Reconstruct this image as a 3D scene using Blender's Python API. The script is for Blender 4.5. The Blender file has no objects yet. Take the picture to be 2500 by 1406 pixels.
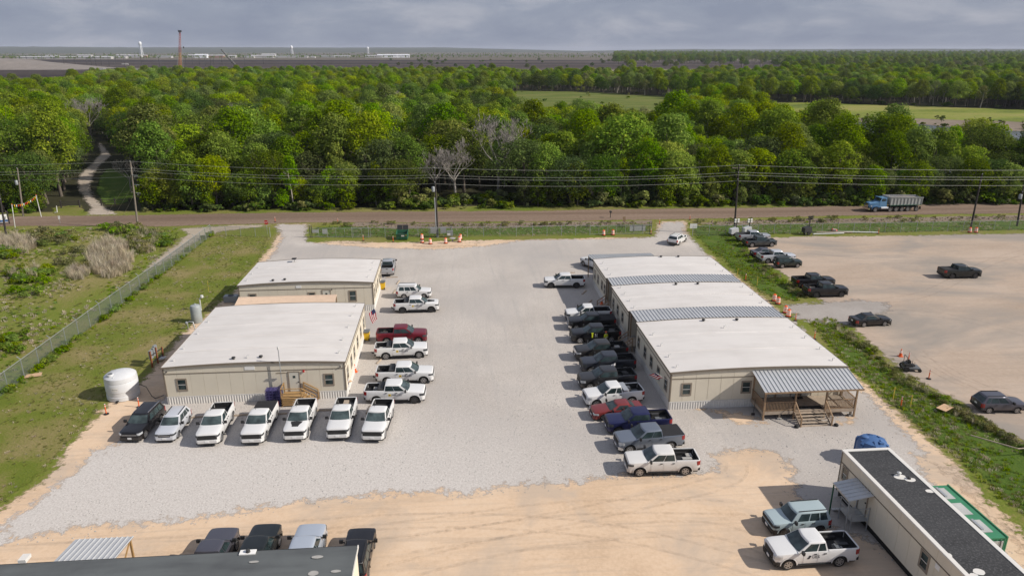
import bpy, bmesh, math, random
import numpy as np
from mathutils import Vector, Matrix, noise as mnoise
from mathutils.geometry import delaunay_2d_cdt
R = math.radians
rnd = random.Random(7)
S = bpy.context.scene
COL = S.collection

# ---------------------------------------------------------------- camera
FPX, CAMH, HY, VPX = 1734.0, 33.0, 122.0, 1099.0      # focal length in photo pixels, drone height (m), horizon row, vanishing column
PITCH = math.atan((703 - HY) / FPX)
YAW = math.atan((1250 - VPX) / (FPX / math.cos(PITCH)))
cam_d = bpy.data.cameras.new('camera')
cam = bpy.data.objects.new('camera', cam_d); COL.objects.link(cam)
cam_d.sensor_width = 36.0; cam_d.lens = 36.0 * FPX / 2500.0
cam_d.clip_start = 0.5; cam_d.clip_end = 90000.0
cam.location = (0, 0, CAMH)
cam.rotation_euler = (math.pi / 2 - PITCH, 0, -YAW)
S.camera = cam
_fw = Vector((math.sin(YAW) * math.cos(PITCH), math.cos(YAW) * math.cos(PITCH), -math.sin(PITCH)))
_rt = Vector((math.cos(YAW), -math.sin(YAW), 0)); _up = _rt.cross(_fw)
def G(x, y, z=0.0):
    """where the sight line of a photo pixel meets the level z: used to survey real positions on the ground"""
    d = _fw * FPX + _rt * (x - 1250) - _up * (y - 703)
    t = (z - CAMH) / d.z
    return Vector((d.x * t, d.y * t, z))
def PX(p):
    v = Vector(p) - Vector((0, 0, CAMH)); w = v.dot(_fw)
    return 1250 + FPX * v.dot(_rt) / w, 703 - FPX * v.dot(_up) / w

# ---------------------------------------------------------------- light
SUN_DIR = Vector((5.6, -1.55, 0)).normalized() * math.cos(R(35)) + Vector((0, 0, math.sin(R(35))))
sl = bpy.data.lights.new('sun', 'SUN'); sl.energy = 4.2; sl.angle = R(0.6); sl.color = (1.0, 0.93, 0.84)
so = bpy.data.objects.new('sun', sl); COL.objects.link(so)
so.rotation_euler = SUN_DIR.to_track_quat('Z', 'Y').to_euler()
W = bpy.data.worlds.new('World'); S.world = W; W.use_nodes = True
nt = W.node_tree; N = nt.nodes; N.clear()
def nn(t, tree=None, **kw):
    n = (tree or nt).nodes.new(t)
    for k, v in kw.items(): setattr(n, k, v)
    return n
sky = nn('ShaderNodeTexSky', sky_type='NISHITA', sun_disc=False)
sky.sun_elevation = R(35); sky.sun_rotation = math.atan2(SUN_DIR.x, SUN_DIR.y); sky.altitude = 30
sky.air_density = 1.0; sky.dust_density = 2.5; sky.ozone_density = 1.0
tc = nn('ShaderNodeTexCoord')
mp = nn('ShaderNodeMapping'); mp.inputs['Scale'].default_value = (3.0, 3.0, 9.0); mp.inputs['Location'].default_value = (3.1, 0.4, 0.2)
cn = nn('ShaderNodeTexNoise'); cn.inputs['Scale'].default_value = 2.6; cn.inputs['Detail'].default_value = 8; cn.inputs['Roughness'].default_value = 0.55
cn.inputs['Distortion'].default_value = 0.3
cr = nn('ShaderNodeValToRGB')
cr.color_ramp.elements[0].position = 0.36; cr.color_ramp.elements[0].color = (2.1, 2.4, 3.25, 1)
cr.color_ramp.elements[1].position = 0.66; cr.color_ramp.elements[1].color = (3.5, 3.65, 4.3, 1)
e = cr.color_ramp.elements.new(0.50); e.color = (2.5, 2.8, 3.6, 1)
mx = nn('ShaderNodeMix', data_type='RGBA'); mx.inputs['Factor'].default_value = 0.9
bg = nn('ShaderNodeBackground'); bg.inputs['Strength'].default_value = 0.10
ow = nn('ShaderNodeOutputWorld')
L = nt.links.new
L(tc.outputs['Generated'], mp.inputs['Vector']); L(mp.outputs['Vector'], cn.inputs['Vector']); L(cn.outputs['Fac'], cr.inputs['Fac'])
L(sky.outputs['Color'], mx.inputs['A']); L(cr.outputs['Color'], mx.inputs['B']); L(mx.outputs['Result'], bg.inputs['Color']); L(bg.outputs['Background'], ow.inputs['Surface'])
S.view_settings.view_transform = 'Standard'; S.view_settings.look = 'None'; S.view_settings.exposure = 0.28; S.view_settings.gamma = 1.0
S.view_settings.use_curve_mapping = False
S.render.engine = 'CYCLES'
S.cycles.use_denoising = True
S.cycles.max_bounces = 6; S.cycles.diffuse_bounces = 2; S.cycles.glossy_bounces = 2; S.cycles.transmission_bounces = 3
S.cycles.transparent_max_bounces = 12; S.cycles.volume_bounces = 0
S.cycles.caustics_reflective = False; S.cycles.caustics_refractive = False

# ---------------------------------------------------------------- materials
MATS = {}
def _ramp(tree, fac, stops):
    r = tree.nodes.new('ShaderNodeValToRGB'); el = r.color_ramp.elements
    while len(el) < len(stops): el.new(0.5)
    for q, (p, c) in zip(el, stops): q.position = p; q.color = (*c, 1)
    tree.links.new(fac, r.inputs['Fac']); return r.outputs['Color']
def _noise(tree, vec, scale, detail=4, rough=0.55, dist=0.0):
    n = tree.nodes.new('ShaderNodeTexNoise'); n.inputs['Scale'].default_value = scale; n.inputs['Detail'].default_value = detail
    n.inputs['Roughness'].default_value = rough; n.inputs['Distortion'].default_value = dist
    tree.links.new(vec, n.inputs['Vector']); return n.outputs['Fac']
def _mix(tree, a, b, f, mode='MIX'):
    m = tree.nodes.new('ShaderNodeMix'); m.data_type = 'RGBA'; m.blend_type = mode
    for s, v in (('A', a), ('B', b), ('Factor', f)):
        if isinstance(v, bpy.types.NodeSocket): tree.links.new(v, m.inputs[s])
        else: m.inputs[s].default_value = v if s == 'Factor' else (*v, 1)
    return m.outputs['Result']
def _math(tree, op, a, b=0.0, clamp=False):
    m = tree.nodes.new('ShaderNodeMath'); m.operation = op; m.use_clamp = clamp
    for i, v in enumerate((a, b)):
        if isinstance(v, bpy.types.NodeSocket): tree.links.new(v, m.inputs[i])
        else: m.inputs[i].default_value = v
    return m.outputs[0]
def _bump(tree, h, strength, dist=0.05):
    b = tree.nodes.new('ShaderNodeBump'); b.inputs['Strength'].default_value = strength; b.inputs['Distance'].default_value = dist
    tree.links.new(h, b.inputs['Height']); return b.outputs['Normal']
def newmat(name):
    m = bpy.data.materials.new(name); m.use_nodes = True; t = m.node_tree
    p = t.nodes['Principled BSDF']; o = t.nodes['Material Output']
    MATS[name] = m; return m, t, p, o
def objvec(t, kind='Object'):
    return t.nodes.new('ShaderNodeTexCoord').outputs[kind]
def worldvec(t):
    return t.nodes.new('ShaderNodeNewGeometry').outputs['Position']
def plain(name, col, rough=0.6, metal=0.0, var=0.15, scale=1.5, bump=0.0, coat=0.0, spec=0.5):
    """a painted / moulded surface with some mottling and wear"""
    m, t, p, o = newmat(name)
    v = worldvec(t)
    n = _noise(t, v, scale, 5); n2 = _noise(t, v, scale * 9, 3)
    f = _math(t, 'ADD', _math(t, 'MULTIPLY', n, 0.65), _math(t, 'MULTIPLY', n2, 0.35))
    c = _ramp(t, f, [(0.3, tuple(x * (1 - var) for x in col)), (0.7, tuple(min(1, x * (1 + var)) for x in col))])
    t.links.new(c, p.inputs['Base Color'])
    p.inputs['Roughness'].default_value = rough; p.inputs['Metallic'].default_value = metal
    p.inputs['Coat Weight'].default_value = coat; p.inputs['Specular IOR Level'].default_value = spec
    if bump: t.links.new(_bump(t, n2, bump, 0.02), p.inputs['Normal'])
    return m
def paint(name, col, metal=0.0, dust=0.35, rough=0.32):
    """car paint, dusty towards the sills"""
    m, t, p, o = newmat(name)
    v = objvec(t)
    sp = t.nodes.new('ShaderNodeSeparateXYZ'); t.links.new(v, sp.inputs[0])
    wv = worldvec(t)
    n = _noise(t, wv, 2.2, 5)
    low = _math(t, 'MULTIPLY_ADD', sp.outputs['Z'], -1.25); low.node.inputs[2].default_value = 0.95
    low = _math(t, 'ADD', low, _math(t, 'MULTIPLY', _math(t, 'SUBTRACT', n, 0.5), 0.9), True)
    f = _math(t, 'MULTIPLY', low, dust, True)
    f = _math(t, 'ADD', f, _math(t, 'MULTIPLY', n, dust * 0.05), True)
    c = _mix(t, col, (0.36, 0.28, 0.20), f)
    t.links.new(c, p.inputs['Base Color'])
    rr = _math(t, 'MULTIPLY_ADD', f, 0.5); rr.node.inputs[2].default_value = rough
    t.links.new(rr, p.inputs['Roughness'])
    p.inputs['Metallic'].default_value = metal; p.inputs['Coat Weight'].default_value = 0.5; p.inputs['Coat Roughness'].default_value = 0.04; p.inputs['Specular IOR Level'].default_value = 0.35
    return m
def glassy(name, col=(0.020, 0.032, 0.034), rough=0.03):
    m, t, p, o = newmat(name)
    n = _noise(t, worldvec(t), 1.2, 3)
    t.links.new(_ramp(t, n, [(0.35, tuple(c * 0.7 for c in col)), (0.7, tuple(c * 2.0 for c in col))]), p.inputs['Base Color'])
    p.inputs['Roughness'].default_value = rough; p.inputs['Specular IOR Level'].default_value = 0.5
    return m

plain('tyre', (0.022, 0.021, 0.02), 0.85, var=0.4); plain('black_plastic', (0.018, 0.018, 0.019), 0.6, var=0.3)
plain('chassis', (0.012, 0.011, 0.01), 0.9); plain('bed_liner', (0.016, 0.016, 0.017), 0.7, var=0.4, scale=4)
plain('alloy', (0.42, 0.42, 0.43), 0.35, 0.8); plain('dark_alloy', (0.06, 0.06, 0.065), 0.4, 0.5); plain('chrome', (0.6, 0.6, 0.62), 0.15, 1.0)
plain('headlamp', (0.5, 0.52, 0.54), 0.12, 0.2); plain('dark_headlamp', (0.06, 0.065, 0.07), 0.1); plain('taillamp', (0.28, 0.012, 0.012), 0.2, coat=0.6)
plain('plate_white', (0.75, 0.75, 0.74), 0.5); glassy('car_glass'); glassy('screen_glass_sky', (0.040, 0.056, 0.057)); glassy('window_glass', (0.03, 0.045, 0.045), 0.05)  # windscreen base colour lightened for sky reflection and the cabin seen through
plain('vinyl_black', (0.015, 0.015, 0.017), 0.8, var=0.3); plain('lettering_dark', (0.03, 0.032, 0.04), 0.5); plain('logo_yellow', (0.75, 0.52, 0.02), 0.5)
PAINTS = dict(white=((0.68, 0.68, 0.675), 0.0, 0.32), dirty_white=((0.66, 0.65, 0.63), 0.0, 1.1), black=((0.008, 0.008, 0.010), 0.0, 0.10), red=((0.17, 0.010, 0.022), 0.3, 0.2),
    dark_slate=((0.030, 0.034, 0.046), 0.3, 0.15), dark_grey=((0.034, 0.034, 0.037), 0.3, 0.25), muddy=((0.020, 0.021, 0.023), 0.2, 1.0), maroon=((0.22, 0.035, 0.035), 0.3, 0.15),
    navy=((0.018, 0.022, 0.085), 0.4, 0.2), steel=((0.22, 0.25, 0.30), 0.6, 0.2), silver=((0.52, 0.54, 0.57), 0.5, 0.25), gunmetal=((0.10, 0.10, 0.125), 0.5, 0.3),
    olive_grey=((0.055, 0.068, 0.075), 0.4, 0.3), dark_green=((0.012, 0.024, 0.022), 0.1, 0.25), sage=((0.36, 0.44, 0.46), 0.0, 0.2), silver_blue=((0.5, 0.55, 0.62), 0.4, 0.2),
    light_silver=((0.62, 0.64, 0.68), 0.3, 0.2), charcoal_green=((0.012, 0.016, 0.017), 0.2, 0.12), truck_blue=((0.12, 0.26, 0.44), 0.0, 0.4))
for k, (c, mt, d) in PAINTS.items(): paint('paint_' + k, c, mt, d)
plain('siding', (0.68, 0.62, 0.50), 0.75, var=0.05, scale=0.7); plain('trim_brown', (0.20, 0.165, 0.125), 0.7); plain('fascia_tan', (0.42, 0.38, 0.31), 0.7)
plain('skirting_white', (0.66, 0.64, 0.60), 0.7, var=0.06); plain('door_cream', (0.62, 0.60, 0.52), 0.6, var=0.04)
plain('window_trim', (0.27, 0.225, 0.175), 0.7); plain('galvalume', (0.50, 0.51, 0.52), 0.45, 0.25, var=0.1, scale=0.8); plain('seam_shadow', (0.30, 0.32, 0.34), 0.5, 0.4)
plain('tan_metal', (0.58, 0.44, 0.33), 0.6, var=0.08); plain('timber', (0.30, 0.20, 0.12), 0.8, var=0.25, scale=3); plain('timber_grey', (0.37, 0.30, 0.23), 0.85, var=0.25, scale=3)
plain('fresh_timber', (0.36, 0.22, 0.09), 0.8, var=0.2, scale=3); plain('concrete', (0.35, 0.34, 0.32), 0.9); plain('galv_post', (0.42, 0.44, 0.45), 0.5, 0.5)
plain('rubber_mat', (0.015, 0.015, 0.016), 0.9); plain('safety_orange', (0.72, 0.11, 0.015), 0.6, var=0.15); plain('reflective_white', (0.78, 0.77, 0.74), 0.5)
plain('bin_yellow', (0.78, 0.48, 0.01), 0.5); plain('bin_grey', (0.12, 0.13, 0.14), 0.6); plain('tank_white', (0.60, 0.61, 0.62), 0.5, var=0.05, scale=0.6)
plain('tank_grey', (0.30, 0.33, 0.33), 0.5); plain('tank_blue', (0.055, 0.13, 0.30), 0.5, var=0.12); plain('dumpster_green', (0.02, 0.11, 0.06), 0.6, var=0.25)
plain('container_green', (0.035, 0.20, 0.10), 0.6, var=0.15); plain('container_grey', (0.42, 0.43, 0.42), 0.7); plain('purple_plastic', (0.06, 0.05, 0.16), 0.5)
plain('electric_grey', (0.30, 0.32, 0.33), 0.5, 0.3); plain('rust', (0.22, 0.075, 0.03), 0.9, var=0.35, scale=5); plain('pole_dark', (0.035, 0.03, 0.027), 0.9, var=0.3)
plain('pole_wood', (0.20, 0.17, 0.14), 0.9, var=0.3); plain('wire', (0.42, 0.43, 0.38), 0.6, 0.3); plain('sign_red', (0.45, 0.012, 0.015), 0.5); plain('signal_red', (0.5, 0.02, 0.02), 0.5)
plain('skin', (0.42, 0.25, 0.17), 0.6); plain('shirt', (0.55, 0.55, 0.60), 0.9); plain('jeans', (0.05, 0.07, 0.13), 0.9); plain('hair', (0.02, 0.015, 0.012), 0.8)
plain('hivis', (0.62, 0.68, 0.02), 0.8, var=0.1); plain('boots', (0.02, 0.018, 0.016), 0.8); plain('flag_red', (0.42, 0.02, 0.035), 0.8); plain('flag_white', (0.72, 0.71, 0.70), 0.8); plain('flag_blue', (0.02, 0.03, 0.10), 0.8)
plain('aluminium', (0.5, 0.52, 0.54), 0.4, 0.6); plain('steel_dark', (0.06, 0.06, 0.06), 0.6, 0.4); plain('crane_orange', (0.62, 0.28, 0.10), 0.6); plain('crane_red', (0.38, 0.07, 0.06), 0.6)
plain('tower_white', (0.75, 0.77, 0.8), 0.5, var=0.03); plain('far_wall', (0.46, 0.45, 0.43), 0.7); plain('far_roof', (0.5, 0.5, 0.5), 0.6); plain('far_brick', (0.35, 0.2, 0.15), 0.8)
plain('spoil', (0.205, 0.18, 0.16), 0.95, var=0.2, scale=0.06); plain('cardboard', (0.50, 0.33, 0.20), 0.9); plain('hose_black', (0.03, 0.03, 0.03), 0.6)
plain('pipe_white', (0.6, 0.6, 0.58), 0.5); plain('dirt_clod', (0.17, 0.125, 0.09), 1.0, var=0.4, scale=2); plain('bark', (0.115, 0.095, 0.075), 0.95, var=0.35, scale=3)
plain('bark_grey', (0.27, 0.245, 0.22), 0.95, var=0.25, scale=2); plain('bark_pale', (0.36, 0.32, 0.27), 0.95, var=0.25, scale=2); plain('wire_yellow', (0.55, 0.42, 0.06), 0.7)

def roofmat(name, col, dark, streak=0.4):
    m, t, p, o = newmat(name)
    v = worldvec(t)
    mpn = t.nodes.new('ShaderNodeMapping'); mpn.inputs['Scale'].default_value = (0.25, 1.4, 1); t.links.new(v, mpn.inputs['Vector'])
    a = _noise(t, mpn.outputs[0], 0.8, 5); b = _noise(t, v, 0.35, 4); c2 = _noise(t, v, 14, 2)
    f = _math(t, 'ADD', _math(t, 'MULTIPLY', a, 0.5), _math(t, 'ADD', _math(t, 'MULTIPLY', b, 0.4), _math(t, 'MULTIPLY', c2, 0.1)))
    t.links.new(_ramp(t, f, [(0.36, dark), (0.56, col)]), p.inputs['Base Color']); p.inputs['Roughness'].default_value = 0.65
    return m
roofmat('roof_white', (0.645, 0.615, 0.585), (0.575, 0.545, 0.515)); roofmat('roof_bitumen', (0.035, 0.035, 0.036), (0.018, 0.018, 0.019)); roofmat('roof_grey', (0.115, 0.125, 0.125), (0.075, 0.08, 0.082))
# bitumen gets pale scuffs
m_, t_, p_, o_ = MATS['roof_bitumen'], MATS['roof_bitumen'].node_tree, MATS['roof_bitumen'].node_tree.nodes['Principled BSDF'], None
sc_ = _noise(t_, worldvec(t_), 7.0, 8, 0.75); base_ = p_.inputs['Base Color'].links[0].from_socket
sf_ = _ramp(t_, sc_, [(0.50, (0, 0, 0)), (0.70, (1, 1, 1))]); t_.links.new(_mix(t_, base_, (0.13, 0.13, 0.13), sf_), p_.inputs['Base Color'])

def groundmat(name, stops, scale, fine, fineamp=0.35, bump=0.3, edge=0.0, patch=None, stretch=None, rough=0.95, bumpd=0.04, fresh=False, lanes=None, lanecol=(0.30, 0.255, 0.21)):
    """loose ground: colour stops over large noise, speckle of scale fine, optional ragged fade at the sheet's rim (attribute 'edge', metres)"""
    m, t, p, o = newmat(name)
    v = worldvec(t)
    vs = v
    if stretch:
        mpn = t.nodes.new('ShaderNodeMapping'); mpn.inputs['Scale'].default_value = stretch; t.links.new(v, mpn.inputs['Vector']); vs = mpn.outputs[0]
    big = _noise(t, vs, scale, 6, 0.6, 0.4); sm = _noise(t, v, fine, 3, 0.7)
    f = _math(t, 'ADD', _math(t, 'MULTIPLY', big, 1 - fineamp), _math(t, 'MULTIPLY', sm, fineamp))
    c = _ramp(t, f, stops)
    if patch:
        pc, psc, p0, p1 = patch
        pf = _ramp(t, _noise(t, vs, psc, 5, 0.6, 0.6), [(p0, (0, 0, 0)), (p1, (1, 1, 1))]); c = _mix(t, c, pc, pf)
    if lanes:      # ground packed and dulled where wheels run
        ml = t.nodes.new('ShaderNodeMapping'); ml.inputs['Scale'].default_value = lanes; t.links.new(v, ml.inputs['Vector'])
        lf = _ramp(t, _noise(t, ml.outputs[0], 0.9, 5, 0.6, 0.8), [(0.50, (0, 0, 0)), (0.68, (.55, .55, .55))]); c = _mix(t, c, _mix(t, c, lanecol, 0.5), lf)
    if fresh:      # newer, whiter stone was spread over part of the yard
        fa = t.nodes.new('ShaderNodeAttribute'); fa.attribute_name = 'fresh'
        ff = _math(t, 'ADD', fa.outputs['Fac'], _math(t, 'MULTIPLY', _math(t, 'SUBTRACT', sm, 0.5), 0.5), True)
        c = _mix(t, c, _ramp(t, sm, [(0.28, (0.41, 0.375, 0.345)), (0.5, (0.535, 0.50, 0.465)), (0.72, (0.64, 0.605, 0.57))]), ff)
    t.links.new(c, p.inputs['Base Color']); p.inputs['Roughness'].default_value = rough; p.inputs['Specular IOR Level'].default_value = 0.15
    if bump: t.links.new(_bump(t, sm, bump, bumpd), p.inputs['Normal'])
    if edge:
        at = t.nodes.new('ShaderNodeAttribute'); at.attribute_name = 'edge'
        en = _noise(t, v, 1.1, 6, 0.7)
        q = _math(t, 'ADD', _math(t, 'DIVIDE', at.outputs['Fac'], edge), _math(t, 'MULTIPLY', _math(t, 'SUBTRACT', en, 0.62), 2.2))
        q = _math(t, 'MULTIPLY', q, 3.0, True)
        tr = t.nodes.new('ShaderNodeBsdfTransparent'); ms = t.nodes.new('ShaderNodeMixShader')
        t.links.new(q, ms.inputs[0]); t.links.new(tr.outputs[0], ms.inputs[1]); t.links.new(p.outputs[0], ms.inputs[2]); t.links.new(ms.outputs[0], o.inputs['Surface'])
    return m
groundmat('gravel', [(0.32, (0.325, 0.290, 0.258)), (0.5, (0.465, 0.424, 0.384)), (0.70, (0.61, 0.57, 0.525))], 0.09, 7.0, 0.66, 0.7, edge=2.2, patch=((0.40, 0.37, 0.345), 0.05, 0.45, 0.65), fresh=True, lanes=(1.1, .07, 1), lanecol=(0.34, 0.325, 0.31))
groundmat('sand', [(0.30, (0.52, 0.375, 0.25)), (0.5, (0.64, 0.475, 0.33)), (0.7, (0.69, 0.54, 0.40))], 0.16, 3.0, 0.4, 0.3, edge=1.8, patch=((0.52, 0.41, 0.31), 0.12, 0.5, 0.62), lanes=(.10, 1.3, 1))
groundmat('lot_dirt', [(0.30, (0.345, 0.268, 0.205)), (0.5, (0.435, 0.345, 0.272)), (0.7, (0.50, 0.41, 0.335))], 0.10, 2.2, 0.35, 0.3, edge=1.6, patch=((0.30, 0.265, 0.23), 0.06, 0.48, 0.60), stretch=(0.55, 1.0, 1), lanes=(.09, 1.1, 1))
groundmat('lot_gravel', [(0.30, (0.22, 0.20, 0.18)), (0.5, (0.33, 0.30, 0.275)), (0.7, (0.45, 0.42, 0.39))], 0.15, 7.0, 0.6, 0.5, edge=2.4)
groundmat('road_dirt', [(0.35, (0.15, 0.105, 0.078)), (0.5, (0.205, 0.147, 0.108)), (0.65, (0.29, 0.215, 0.165))], 0.10, 1.5, 0.3, 0.25, edge=1.2, stretch=(0.10, 1.6, 1))
groundmat('track_dirt', [(0.3, (0.30, 0.25, 0.19)), (0.7, (0.46, 0.40, 0.32))], 0.2, 3.0, 0.4, 0.3, edge=2.0)
groundmat('lane_gravel', [(0.3, (0.27, 0.225, 0.18)), (0.5, (0.40, 0.34, 0.275)), (0.7, (0.50, 0.44, 0.37))], 0.35, 3.0, 0.35, 0.3, edge=1.8)
groundmat('grass_mown', [(0.32, (0.085, 0.128, 0.012)), (0.46, (0.138, 0.165, 0.024)), (0.54, (0.190, 0.175, 0.054)), (0.66, (0.28, 0.22, 0.11))], 0.16, 5.0, 0.36, 0.9, edge=1.2, bumpd=0.1)
groundmat('grass_field', [(0.32, (0.085, 0.135, 0.012)), (0.47, (0.145, 0.175, 0.026)), (0.56, (0.195, 0.18, 0.055)), (0.70, (0.28, 0.225, 0.11))], 0.08, 2.5, 0.40, 0.9, bumpd=0.1)
groundmat('grass_lush', [(0.28, (0.035, 0.075, 0.010)), (0.5, (0.075, 0.125, 0.016)), (0.72, (0.14, 0.155, 0.035))], 0.3, 4.0, 0.45, 0.9, edge=1.3, bumpd=0.1)
groundmat('forest_floor', [(0.3, (0.020, 0.024, 0.010)), (0.7, (0.055, 0.050, 0.025))], 0.1, 1.0, 0.4, 0.4)
groundmat('meadow', [(0.34, (0.075, 0.105, 0.018)), (0.5, (0.115, 0.145, 0.028)), (0.64, (0.17, 0.165, 0.05))], 0.05, 0.5, 0.3, 0.4, stretch=(.5, 1, 1))
groundmat('marsh_grass', [(0.38, (0.09, 0.125, 0.02)), (0.5, (0.19, 0.22, 0.035)), (0.60, (0.26, 0.24, 0.075))], 0.03, 0.4, 0.3, 0.3, stretch=(.4, 1, 1))
groundmat('mud', [(0.3, (0.16, 0.125, 0.095)), (0.7, (0.27, 0.22, 0.17))], 0.04, 0.5, 0.3, 0.2)
groundmat('plough', [(0.38, (0.022, 0.015, 0.014)), (0.5, (0.042, 0.031, 0.027)), (0.64, (0.13, 0.105, 0.09))], 0.0022, 0.05, 0.18, 0.0, stretch=(0.12, 1.0, 1))
groundmat('far_field', [(0.36, (0.055, 0.070, 0.035)), (0.5, (0.115, 0.095, 0.070)), (0.62, (0.16, 0.14, 0.105))], 0.0012, 0.02, 0.15, 0.0, stretch=(0.10, 1.0, 1))
groundmat('pale_field', [(0.36, (0.13, 0.16, 0.06)), (0.6, (0.24, 0.21, 0.12))], 0.003, 0.05, 0.2, 0.0, stretch=(0.2, 1, 1))
groundmat('far_wood', [(0.34, (0.018, 0.030, 0.014)), (0.5, (0.036, 0.048, 0.022)), (0.66, (0.075, 0.075, 0.045))], 0.006, 0.09, 0.5, 0.0, stretch=(0.5, 1.0, 1))
m, t, p, o = newmat('water')
t.links.new(_ramp(t, _noise(t, worldvec(t), 0.05, 4), [(0.3, (0.05, 0.055, 0.05)), (0.7, (0.09, 0.09, 0.085))]), p.inputs['Base Color']); p.inputs['Roughness'].default_value = 0.12
t.links.new(_bump(t, _noise(t, worldvec(t), 0.8, 3), 0.08, 0.05), p.inputs['Normal'])

m, t, p, o = newmat('tyre_mark')
p.inputs['Base Color'].default_value = (0.23, 0.18, 0.14, 1); p.inputs['Roughness'].default_value = 1.0
_tf = _ramp(t, _noise(t, worldvec(t), 1.6, 6, 0.7), [(0.38, (0, 0, 0)), (0.70, (.17, .17, .17))])
_tt = t.nodes.new('ShaderNodeBsdfTransparent'); _ts = t.nodes.new('ShaderNodeMixShader'); t.links.new(_tf, _ts.inputs[0]); t.links.new(_tt.outputs[0], _ts.inputs[1]); t.links.new(p.outputs[0], _ts.inputs[2]); t.links.new(_ts.outputs[0], o.inputs['Surface'])
def leafmat(name, dark, light, warm, trans=0.35):
    m, t, p, o = newmat(name)
    at = t.nodes.new('ShaderNodeAttribute'); at.attribute_name = 'tint'
    oi = t.nodes.new('ShaderNodeObjectInfo')
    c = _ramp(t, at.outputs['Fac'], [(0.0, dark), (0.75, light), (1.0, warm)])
    hs = t.nodes.new('ShaderNodeHueSaturation')
    h = _math(t, 'MULTIPLY_ADD', oi.outputs['Random'], 0.05); h.node.inputs[2].default_value = 0.478
    b = _math(t, 'MULTIPLY_ADD', _math(t, 'FRACT', _math(t, 'MULTIPLY', oi.outputs['Random'], 7.31)), 0.62); b.node.inputs[2].default_value = 0.90
    s = _math(t, 'MULTIPLY_ADD', _math(t, 'FRACT', _math(t, 'MULTIPLY', oi.outputs['Random'], 13.7)), 0.4); s.node.inputs[2].default_value = 0.80
    t.links.new(h, hs.inputs['Hue']); t.links.new(b, hs.inputs['Value']); t.links.new(s, hs.inputs['Saturation']); t.links.new(c, hs.inputs['Color'])
    di = t.nodes.new('ShaderNodeBsdfDiffuse'); tr = t.nodes.new('ShaderNodeBsdfTranslucent'); ms = t.nodes.new('ShaderNodeMixShader'); ms.inputs[0].default_value = trans
    t.links.new(hs.outputs[0], di.inputs[0]); t.links.new(hs.outputs[0], tr.inputs[0]); t.links.new(di.outputs[0], ms.inputs[1]); t.links.new(tr.outputs[0], ms.inputs[2])
    t.links.new(ms.outputs[0], o.inputs['Surface']); t.nodes.remove(p)
    return m
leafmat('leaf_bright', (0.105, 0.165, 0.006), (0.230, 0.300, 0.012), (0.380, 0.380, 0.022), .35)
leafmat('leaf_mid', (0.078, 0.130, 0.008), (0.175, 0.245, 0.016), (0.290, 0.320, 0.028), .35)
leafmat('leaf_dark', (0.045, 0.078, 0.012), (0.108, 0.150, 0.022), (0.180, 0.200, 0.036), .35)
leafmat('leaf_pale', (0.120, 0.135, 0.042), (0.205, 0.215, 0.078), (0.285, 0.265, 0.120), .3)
leafmat('weed_green', (0.120, 0.185, 0.014), (0.200, 0.265, 0.026), (0.300, 0.300, 0.060), .5)
leafmat('weed_dry', (0.32, 0.27, 0.19), (0.47, 0.41, 0.31), (0.58, 0.52, 0.42), 0.4)
leafmat('weed_olive', (0.13, 0.135, 0.045), (0.21, 0.205, 0.08), (0.30, 0.26, 0.12), 0.4)
leafmat('weed_lawn', (0.150, 0.165, 0.045), (0.200, 0.200, 0.065), (0.28, 0.25, 0.11), 0.5)
def netmat(name, col, cover):
    """woven wire net: the share of the surface that is wire, the rest open"""
    m, t, p, o = newmat(name)
    v = objvec(t); mpn = t.nodes.new('ShaderNodeMapping'); mpn.inputs['Rotation'].default_value = (R(45), R(45), R(45)); t.links.new(v, mpn.inputs['Vector'])
    n = _noise(t, v, 3.0, 3); f = _math(t, 'MULTIPLY_ADD', n, 0.25); f.node.inputs[2].default_value = cover - 0.12
    tr = t.nodes.new('ShaderNodeBsdfTransparent'); ms = t.nodes.new('ShaderNodeMixShader')
    p.inputs['Base Color'].default_value = (*col, 1); p.inputs['Roughness'].default_value = 0.6; p.inputs['Metallic'].default_value = 0.3
    t.links.new(f, ms.inputs[0]); t.links.new(tr.outputs[0], ms.inputs[1]); t.links.new(p.outputs[0], ms.inputs[2]); t.links.new(ms.outputs[0], o.inputs['Surface'])
netmat('chain_link', (0.20, 0.23, 0.21), 0.34); netmat('chain_link_far', (0.22, 0.24, 0.22), 0.16)

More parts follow.
